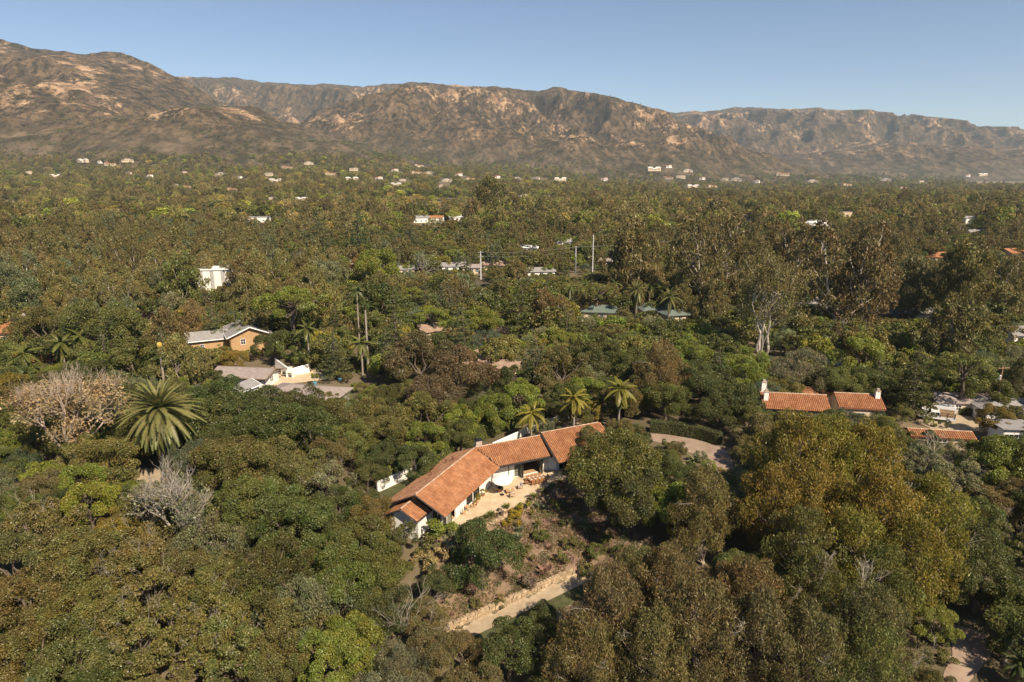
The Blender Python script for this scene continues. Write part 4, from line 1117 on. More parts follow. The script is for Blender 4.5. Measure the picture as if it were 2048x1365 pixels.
# ------------------------------------------------------------------ other houses
def house(name, label, c, rz, w, d, h, roof='gable', pitch=0.45, over=0.6, wall='white_wall', rmat='shingle_grey', wins=(), chimney=None, group=None, tiles=False, trim=None, door=None, cat='house', sink=1.0, win_frame='white_paint', wing=None, storeys=1):
    """w along local x (ridge direction for gable), d along local y; wins: (side, s, zb, width, height); sides: f (-y), b, l (-x), r (+x)"""
    z0 = float(mountain_z(c[0], c[1])) if len(c) == 2 else c[2]
    t = thing(name, label, cat, (c[0], c[1], z0), rz, group)
    X, Y = w / 2, d / 2
    cor = {'f': ((-X, -Y), (X, -Y)), 'r': ((X, -Y), (X, Y)), 'b': ((X, Y), (-X, Y)), 'l': ((-X, Y), (-X, -Y))}
    mb = MB()
    for k, (a, b) in cor.items():
        L = math.dist(a, b)
        wall_run(mb, a, b, -sink, h, [(L * s - ww / 2, L * s + ww / 2, zb, zb + hh) for sd, s, zb, ww, hh in wins if sd == k])
    rise = (Y + over) * pitch; zr = h + Y * pitch
    if roof == 'gable':
        for sx in (-1, 1):
            P = [(sx * X, -Y, h - .02), (sx * X, Y, h - .02), (sx * X, 0, zr - .05)]; Q = [(sx * (X - .2), y, z) for _, y, z in P]
            mb.add(P + Q, [(0, 1, 2), (5, 4, 3), (0, 3, 4, 1), (1, 4, 5, 2), (2, 5, 3, 0)])
    pu, pv, pf = proj((c[0], c[1], z0 + zr)); k_ = w * FPX / pf
    PROTECT.append((pu - k_ * .42, pv - 2, pu + k_ * .42, pv + (h * .55 + rise) * FPX / pf, c[1] - d * .5))
    mb.build('wall', M[wall], t)
    if storeys > 1 or True:
        mb = MB(); mb.box((0, 0, 0.1), (w - .5, d - .5, 0.1)); mb.box((0, 0, h * 0.5), (w * .7, 0.12, h - .4)); mb.build('interior_wall', M['interior'], t)
    mb = MB(); XO = X + over; YO = Y + over; ze = h - over * pitch
    if roof == 'gable':
        pol = [[(-XO, -YO, ze), (XO, -YO, ze), (XO, 0, zr), (-XO, 0, zr)], [(-XO, 0, zr), (XO, 0, zr), (XO, YO, ze), (-XO, YO, ze)]]
    elif roof == 'hip':
        q = max(0.3, XO - YO)
        pol = [[(-XO, -YO, ze), (XO, -YO, ze), (q, 0, zr), (-q, 0, zr)], [(-q, 0, zr), (q, 0, zr), (XO, YO, ze), (-XO, YO, ze)], [(XO, -YO, ze), (XO, YO, ze), (q, 0, zr)], [(-XO, YO, ze), (-XO, -YO, ze), (-q, 0, zr)]]
    else:
        pol = [[(-XO, -YO, h + .25), (XO, -YO, h + .25), (XO, YO, h + .25), (-XO, YO, h + .25)]]
    for p_ in pol: mb.slab([(x, y, z + .12) for x, y, z in p_], 0.16)
    ro = mb.build('roof', M[rmat if not tiles else 'tile_under'], t)
    if tiles:
        mb = MB()
        for sgn in (-1, 1):
            run = YO; dr = zr - ze; Ls = math.hypot(run, dr)
            barrel_tiles(mb, (0, 0, zr + .13), (1, 0, 0), (0, sgn * run / Ls, -dr / Ls), [(-XO, 0), (XO, 0), (XO, Ls), (-XO, Ls)] if roof == 'gable' else [(-q, 0), (q, 0), (XO, Ls), (-XO, Ls)], tw=tiles, te=tiles * 1.5, r=tiles * .46, rng=RB)
        if roof == 'hip':
            for sgn in (-1, 1):
                run = XO - q; dr = zr - ze; Ls = math.hypot(run, dr)
                barrel_tiles(mb, (sgn * q, 0, zr + .13), (0, 1, 0), (sgn * run / Ls, 0, -dr / Ls), [(-.05, 0), (.05, 0), (YO, Ls), (-YO, Ls)], tw=tiles, te=tiles * 1.5, r=tiles * .46, rng=RB)
        o = mb.build('roof_tiles', M[rmat], ro); o['kind'] = 'stuff'
        mb = MB(); ridge_caps(mb, (-XO if roof == 'gable' else -q, 0, zr + .16), (XO if roof == 'gable' else q, 0, zr + .16), 0.17, 0.5, RB)
        o = mb.build('ridge_tiles', M['mortar'], ro); o['kind'] = 'stuff'
    if trim:
        mb = MB()
        if roof == 'gable':
            for sx in (-1, 1):
                for sy in (-1, 1): mb.tube([(sx * (XO + .04), 0, zr + .0), (sx * (XO + .04), sy * YO, ze + .0)], 0.16, 4)
        for sy in (-1, 1): mb.tube([(-XO, sy * (YO + .04), ze), (XO, sy * (YO + .04), ze)], 0.13, 4)
        mb.build('fascia', M[trim], t)
    for sd, s, zb, ww, hh in wins:
        a, b = cor[sd]; L = math.dist(a, b)
        window_unit(t, a, b, L * s - ww / 2, L * s + ww / 2, zb, zb + hh, 2 if ww > 0.9 else 1, frame=win_frame, rows=2 if hh < 1.7 else 1, bar=0.09)
    for cx, cy_, ch_, cs in (chimney or ()):
        mb = MB(); mb.box((cx, cy_, h + ch_ / 2), (cs, cs * .8, ch_ + 1.2)); k = mb.build('chimney', M['white_wall'], t)
        mb = MB(); mb.box((cx, cy_, h + ch_ + .68), (cs * 1.15, cs * .95, .14)); mb.box((cx, cy_, h + ch_ + .95), (cs * .6, cs * .5, .42)); mb.build('chimney_cap', M['chimney_stone'], k)
    return t
def deg(a): return math.radians(a)
def hp(u, v, h): p = gpt(u, v, h); return (p[0], p[1])
# tan house with white trim
TANP = hp(490, 644, 6.5)
house('tan_house', 'tan stucco house with a grey shingle gable roof and white trim among oaks', TANP, deg(118), 15, 9.5, 4.6, 'gable', 0.42, 0.8, 'tan_wall', 'shingle_grey',
      [('l', 0.32, 2.2, 1.2, 1.5), ('l', 0.72, 2.2, 1.2, 1.5), ('f', 0.25, 2.0, 1.2, 1.3), ('f', 0.6, 2.0, 1.2, 1.3)], trim='white_paint')
q = TANP; house('side_wing', 'low grey gabled wing with white fascia attached to the left of the tan house', (q[0] - 8.2, q[1] - 4.2), deg(28), 9, 6.5, 3.6, 'gable', 0.42, 0.7, 'tan_wall', 'shingle_grey', [('l', 0.5, 1.2, 1.4, 1.6), ('f', 0.3, 1.0, 1.0, 1.4)], trim='white_paint', cat='house')
# brown low compound
house('pool_house', 'low house with a broad pale brown roof left of the pool terrace', hp(492, 738, 3.4), deg(-8), 11.5, 6.5, 2.7, 'gable', 0.27, 0.8, 'white_wall', 'shingle_brown', [('f', 0.72, 0.2, 2.0, 1.9), ('f', 0.9, 0.9, 1.0, 1.1), ('r', 0.5, 0.8, 1.4, 1.2)], trim='brown_wall')
house('pool_house', 'low house with a wide brown roof and dark skylights nearest the pool terrace', hp(612, 775, 3.5), deg(-12), 14.5, 8, 2.6, 'hip', 0.3, 0.7, 'white_wall', 'shingle_brown', [('b', 0.3, 0.8, 1.2, 1.2), ('f', 0.4, 0.8, 1.6, 1.2)])
house('garden_shed', 'small grey gabled shed with white trim below the pale brown roof', hp(484, 768, 2.9), deg(70), 5.0, 4.0, 2.3, 'gable', 0.42, 0.4, 'white_wall', 'shingle_grey', [('l', 0.5, 0.8, 0.8, 0.9)], trim='white_paint', cat='shed')
# white three-storey building
house('white_building', 'tall white three storey building glimpsed between the gum trees', hp(425, 575, 5), deg(6), 15, 10, 11.5, 'flat', 0.3, 0.3, 'white_wall', 'white_paint',
      [('f', s, z, 1.3, 1.8) for z in (1.2, 4.8, 8.4) for s in (0.15, 0.38, 0.62, 0.86)], storeys=3, cat='building')
# terracotta neighbour on the right
TR = hp(1585, 795, 3.6)
house('neighbour_house', 'white house with ribbed terracotta roof and two white chimneys at its left end', TR, deg(-9), 11.0, 7.0, 2.7, 'gable', 0.42, 0.5, 'cream_wall', 'terracotta', [('f', 0.2, 0.3, 1.6, 1.9), ('f', 0.55, 0.9, 1.2, 1.1)], chimney=((-5.2, -1.9, 1.7, .8), (-5.0, 1.6, 2.5, .85)), tiles=0.34)
house('neighbour_house', 'shorter house with ribbed terracotta roof and one white chimney at its right end', hp(1712, 795, 3.8), deg(-9), 7.2, 7.0, 2.9, 'gable', 0.42, 0.4, 'cream_wall', 'terracotta', [('f', 0.5, 0.8, 1.4, 1.2)], chimney=((3.4, -0.8, 1.9, .8),), tiles=0.34)
house('garden_pavilion', 'small hipped terracotta roof peeking up behind the ribbed terracotta roof', hp(1622, 778, 3.2), deg(20), 5.5, 5.0, 2.6, 'hip', 0.4, 0.4, 'cream_wall', 'terracotta', [('f', 0.5, 0.8, 1.0, 1.2)], cat='pavilion')
house('carport', 'low carport roofed with terracotta tiles in front of the gravel yard', hp(1878, 865, 2.3), deg(-10), 9.5, 3.2, 2.0, 'gable', 0.35, 0.3, 'cream_wall', 'terracotta', [('f', 0.5, 0.6, 1.6, 1.0)], tiles=0.34, cat='carport')
house('grey_house', 'house with a wide pale grey shingle roof behind the power pole with transformer', hp(2030, 803, 3.2), deg(-6), 14, 8, 2.5, 'hip', 0.32, 0.5, 'white_wall', 'shingle_grey', [('f', 0.4, 0.8, 1.2, 1.1), ('f', 0.15, 0.8, 1.2, 1.1)])
house('brown_house', 'long low house with a pinkish brown roof behind the tree in the yard', hp(1930, 790, 3.0), deg(-4), 13, 6, 2.4, 'gable', 0.3, 0.4, 'cream_wall', 'shingle_brown', [('f', 0.3, 0.8, 1.2, 1.1)])
house('cottage', 'cottage with brown roof and white rake among trees right of the white trunked gum', hp(1668, 700, 4.0), deg(60), 9, 7, 2.7, 'gable', 0.5, 0.4, 'white_wall', 'shingle_brown', [('l', 0.5, 0.9, 1.2, 1.2)], trim='white_paint')
house('tile_house', 'house with a red tiled hip roof cut by the left edge of the photo', hp(10, 652, 3.8), deg(4), 13, 9, 2.9, 'hip', 0.4, 0.6, 'cream_wall', 'terracotta', [('f', 0.5, 0.8, 1.2, 1.2), ('f', 0.8, 0.8, 1.2, 1.2)], tiles=0.45, chimney=((4.5, 1.5, 3.0, 0.8),))
house('cabin', 'small dark cabin with a brown gable roof under the brown gum trees', hp(290, 623, 3.4), deg(-55), 7, 5, 2.6, 'gable', 0.6, 0.5, 'brown_wall', 'shake', [('r', 0.5, 0.5, 1.4, 1.6), ('f', 0.5, 0.5, 1.4, 1.6)], cat='cabin')
house('cabin', 'low rust roofed cabin hidden behind the slim palms at the left', hp(70, 712, 2.8), deg(15), 9, 5, 2.3, 'gable', 0.4, 0.5, 'brown_wall', 'terracotta_old', [('f', 0.4, 0.5, 1.4, 1.4)], cat='cabin')
for u, v, r_, w, d, lab in ((938, 712, 60, 10, 6, 'shake roofed house mostly hidden behind the silvery round tree'), (1000, 725, -20, 9, 6, 'weathered shake roof beside the purple brown tree'), (1055, 762, -30, 5.5, 4.5, 'small shake roofed outbuilding right of the purple brown tree'), (1003, 652, -35, 7, 5, 'pink shake roof corner beside a small white trailer'), (862, 652, 35, 8, 6, 'pinkish shake roof hidden behind thin poplars')):
    house('shake_house', lab, hp(u, v, 3.4), deg(r_), w, d, 2.7, 'gable', 0.45, 0.5, 'cream_wall', 'shake', [('f', 0.5, 0.8, 1.2, 1.2), ('l', 0.5, 0.8, 1.0, 1.2)])
house('trailer', 'small white trailer parked between trees near the shake roofs', hp(1047, 652, 2.4), deg(-10), 5.0, 2.4, 2.4, 'flat', 0.2, 0.1, 'white_paint', 'white_paint', [('f', 0.3, 1.1, 1.2, 0.8), ('f', 0.75, 1.1, 0.8, 0.8)], cat='trailer')
for u, v, r_, w, d, lab in ((1312, 607, 10, 11, 8, 'green roofed house with a brick chimney beside fan palms'), (1205, 612, -10, 12, 7, 'long green roofed house left of the palms'), (1352, 618, 15, 8, 6, 'small green roofed annex right of the palms')):
    house('green_roof_house', lab, hp(u, v, 4.0), deg(r_), w, d, 2.8, 'hip', 0.4, 0.6, 'cream_wall', 'roof_green', [('f', 0.5, 0.8, 1.2, 1.2), ('f', 0.2, 0.8, 1.2, 1.2)], chimney=((1.5, 0, 2.2, 0.8),) if u == 1312 else None)
for u, v, r_, w, d, wm, rm, roof, lab in (
    (722, 520, -8, 12, 7, 'white_wall', 'shingle_grey', 'gable', 'white house with pale grey roof left of the distant date palm'),
    (746, 528, -4, 8, 6, 'white_wall', 'white_paint', 'gable', 'white roofed house just left of the distant date palm'),
    (806, 530, 15, 9, 6, 'cream_wall', 'shingle_grey', 'gable', 'small cream house right of the distant date palm'),
    (906, 524, 12, 11, 7, 'white_wall', 'shingle_grey', 'gable', 'white gabled house left of the tall white pole'),
    (985, 521, -10, 13, 9, 'cream_wall', 'shake', 'hip', 'brown roofed house right of the tall white pole'),
    (943, 527, 3, 8, 6, 'cream_wall', 'shingle_brown', 'gable', 'low brown roof behind the tall white pole'),
    (1216, 515, -5, 9, 7, 'cream_wall', 'shingle_brown', 'gable', 'brown roofed house right of the pair of steel poles'),
    (1080, 534, 8, 12, 7, 'white_wall', 'shingle_grey', 'gable', 'pale roof among conifers left of the pair of steel poles'),
    (1130, 478, 10, 12, 8, 'white_wall', 'shingle_grey', 'gable', 'white cottage up the slope above the steel poles'),
    (1060, 489, -12, 10, 7, 'white_wall', 'white_paint', 'gable', 'white cottage behind dark conifers left of centre'),
    (1615, 593, -12, 13, 8, 'white_wall', 'shingle_grey', 'gable', 'grey roofed house with white walls left of the tall twin gum'),
    (1692, 604, 12, 14, 8, 'brown_wall', 'shingle_grey', 'hip', 'dark grey house behind the trunk of the tall twin gum'),
    (1782, 612, -6, 14, 8, 'brown_wall', 'shingle_grey', 'hip', 'dark grey roofed house right of the tall twin gum'),
    (1850, 615, 5, 9, 7, 'white_wall', 'shingle_grey', 'gable', 'grey house with white walls behind the silver tree'),
    (1884, 506, -14, 17, 11, 'cream_wall', 'terracotta', 'hip', 'large house with a salmon tiled hip roof on the right slope'),
    (2032, 498, 12, 15, 10, 'cream_wall', 'terracotta', 'gable', 'salmon tiled house at the right edge behind gum trees'),
    (2042, 652, 5, 10, 8, 'white_wall', 'shingle_grey', 'gable', 'white garage cut by the right edge of the photo'),
    (2028, 836, -5, 5, 4, 'white_wall', 'shingle_grey', 'flat', 'small flat grey roofed garage beside the bright tree at right'),
    (515, 431, 5, 20, 10, 'white_wall', 'shingle_grey', 'flat', 'white modern house above the brown gum grove'),
    (1634, 442, -8, 22, 12, 'white_wall', 'white_paint', 'hip', 'large bright white house on the right plain'),
    (1690, 421, 4, 22, 10, 'cream_wall', 'shingle_brown', 'flat', 'wide low cream house behind the large bright white house'),
    (1490, 430, 0, 14, 9, 'cream_wall', 'shake', 'gable', 'tan roofed house left of the large bright white house'),
    (1955, 459, -5, 14, 9, 'cream_wall', 'shingle_grey', 'gable', 'pale grey roofed house near the right edge'),
    (2043, 417, 8, 18, 10, 'cream_wall', 'shingle_brown', 'hip', 'cream house on the rise at the right edge'),
    (1940, 433, 3, 13, 9, 'white_wall', 'shingle_grey', 'gable', 'small white house among dark trees near the right edge'),
    (842, 432, 10, 14, 9, 'white_wall', 'shingle_grey', 'gable', 'leftmost of three small white houses left of the lone tall pine'),
    (872, 432, -5, 13, 9, 'white_wall', 'terracotta', 'gable', 'middle of three small white houses left of the lone tall pine'),
    (912, 431, 5, 12, 9, 'white_wall', 'white_paint', 'gable', 'rightmost of three small white houses left of the lone tall pine')):
    big = v < 450
    house('house', lab, hp(u, v, 4.5 if not big else 6), deg(r_), w, d, 3.0 if not big else 4.6, roof, 0.36, 0.5, wm, rm, [('f', 0.2, 0.9, 1.6, 1.4), ('f', 0.5, 0.9, 1.6, 1.4), ('f', 0.8, 0.9, 1.6, 1.4)] + ([('l', .5, .9, 1.4, 1.3)] if r_ > 0 else [('r', .5, .9, 1.4, 1.3)]))
plaster_wall('white plaster wall with creeper above the dark clipped hedge at the right edge', [(1968, 703), (1995, 703), (2052, 712)], 1.6)
# the villas on the foothills, each one placed where the photo shows it
def villa_meshes(k):
    rng = random.Random(300 + k); W = MB(); Rf = MB(); Wn = MB()
    for i in range(rng.choice((2, 3))):
        w, d, h = rng.uniform(10, 18), rng.uniform(8, 11), rng.choice((4.0, 6.5, 7.5)); x = (i - 0.8) * 11 + rng.uniform(-2, 2); y = rng.uniform(-4, 4)
        W.box((x, y, h / 2 - 1.5), (w, d, h + 3)); Y = d / 2 + .6; X = w / 2 + .6; zr = h + Y * .35
        Rf.add([(x - X, y - Y, h - .1), (x + X, y - Y, h - .1), (x + X * .6, y, zr), (x - X * .6, y, zr), (x + X, y + Y, h - .1), (x - X, y + Y, h - .1)], [(0, 1, 2, 3), (3, 2, 4, 5), (1, 4, 2), (5, 0, 3), (0, 5, 4, 1)])
        for q in range(3): Wn.box((x + (q - 1) * w * .3, y - d / 2, h * .45), (1.8, 0.16, 2.0))
    return W.mesh('wall', M['white_wall'] if k == 3 else M['cream_wall']), Rf, Wn.mesh('windows', M['pane'])
VILLA = []
for k in range(5):
    w_m, rf, wn = villa_meshes(k); VILLA.append((w_m, rf.mesh('roof', M[('terracotta', 'white_paint', 'shingle_grey', 'terracotta_old', 'shingle_brown')[k]]), wn))
VIL = [(200, 325), (218, 331), (255, 324), (257, 347), (165, 325), (370, 345), (572, 335), (617, 327), (540, 349), (550, 361), (480, 354), (462, 377), (440, 347), (710, 340), (702, 358), (792, 341), (832, 345), (858, 346), (807, 360), (790, 368),
       (920, 350), (940, 357), (892, 361), (888, 371), (977, 366), (995, 355), (372, 372), (350, 371), (547, 395), (600, 397), (760, 356), (837, 332), (1034, 357), (1074, 357), (1119, 360), (1211, 360), (1334, 358), (1374, 345), (1364, 356), (1384, 374), (1406, 359),
       (1424, 373), (1472, 361), (1452, 360), (1306, 340), (1339, 334), (1564, 351), (1771, 361), (1844, 365), (1964, 351), (1936, 352), (1809, 376), (1049, 390), (1094, 392), (1124, 399), (1514, 365), (1694, 371), (1624, 364), (60, 345), (110, 352), (300, 352), (660, 347), (52, 395), (20, 400)]
ROOFW = ('terracotta roofed', 'white roofed', 'grey roofed', 'rust roofed', 'brown roofed')
VPOS = []
for i, (u, v) in enumerate(VIL):
    r = ray(u, v); P = None
    for t in np.geomspace(400, 6000, 1200):
        q = np.array([0, 0, CAM_H]) + r * t
        if q[2] < float(mountain_z(q[0], q[1])) + 3: P = q; break
    if P is None or P[1] > 4200: P = at_dist(u, v, 2600); P[2] = float(mountain_z(P[0], P[1]))
    k = (i * 7 + 3) % 5
    VPOS.append((u, v, P, k))
for i, (u, v, P, k) in enumerate(VPOS):
    where = 'on the %s foothills' % ('left' if u < 560 else 'middle' if u < 1080 else 'right')
    col_n = sorted([q[0] for q in VPOS if q[3] == k and (q[0] < 560) == (u < 560) and (q[0] >= 1080) == (u >= 1080)])
    n_ = col_n.index(u) + 1
    ordw = ['first', 'second', 'third', 'fourth', 'fifth', 'sixth', 'seventh', 'eighth', 'ninth', 'tenth'][n_ - 1]
    t = thing('villa', 'pale %s villa %s, %s of its kind from the left' % (ROOFW[k], where, ordw), 'house', (P[0], P[1], float(mountain_z(P[0], P[1]))), rt.uniform(-.6, .6), 'villas on the foothills')
    s_ = max(0.42, min(1.4, P[1] / 2300)) * rt.uniform(0.8, 1.15); t.scale = (s_, s_, s_)
    for me in VILLA[k]:
        o_ = obj(me.name.split('.')[0], me, t)
        if o_.name.startswith('windows'): o_['kind'] = 'stuff'
    PROTECT.append((u - 12, v - 9, u + 12, v + 4, P[1]))
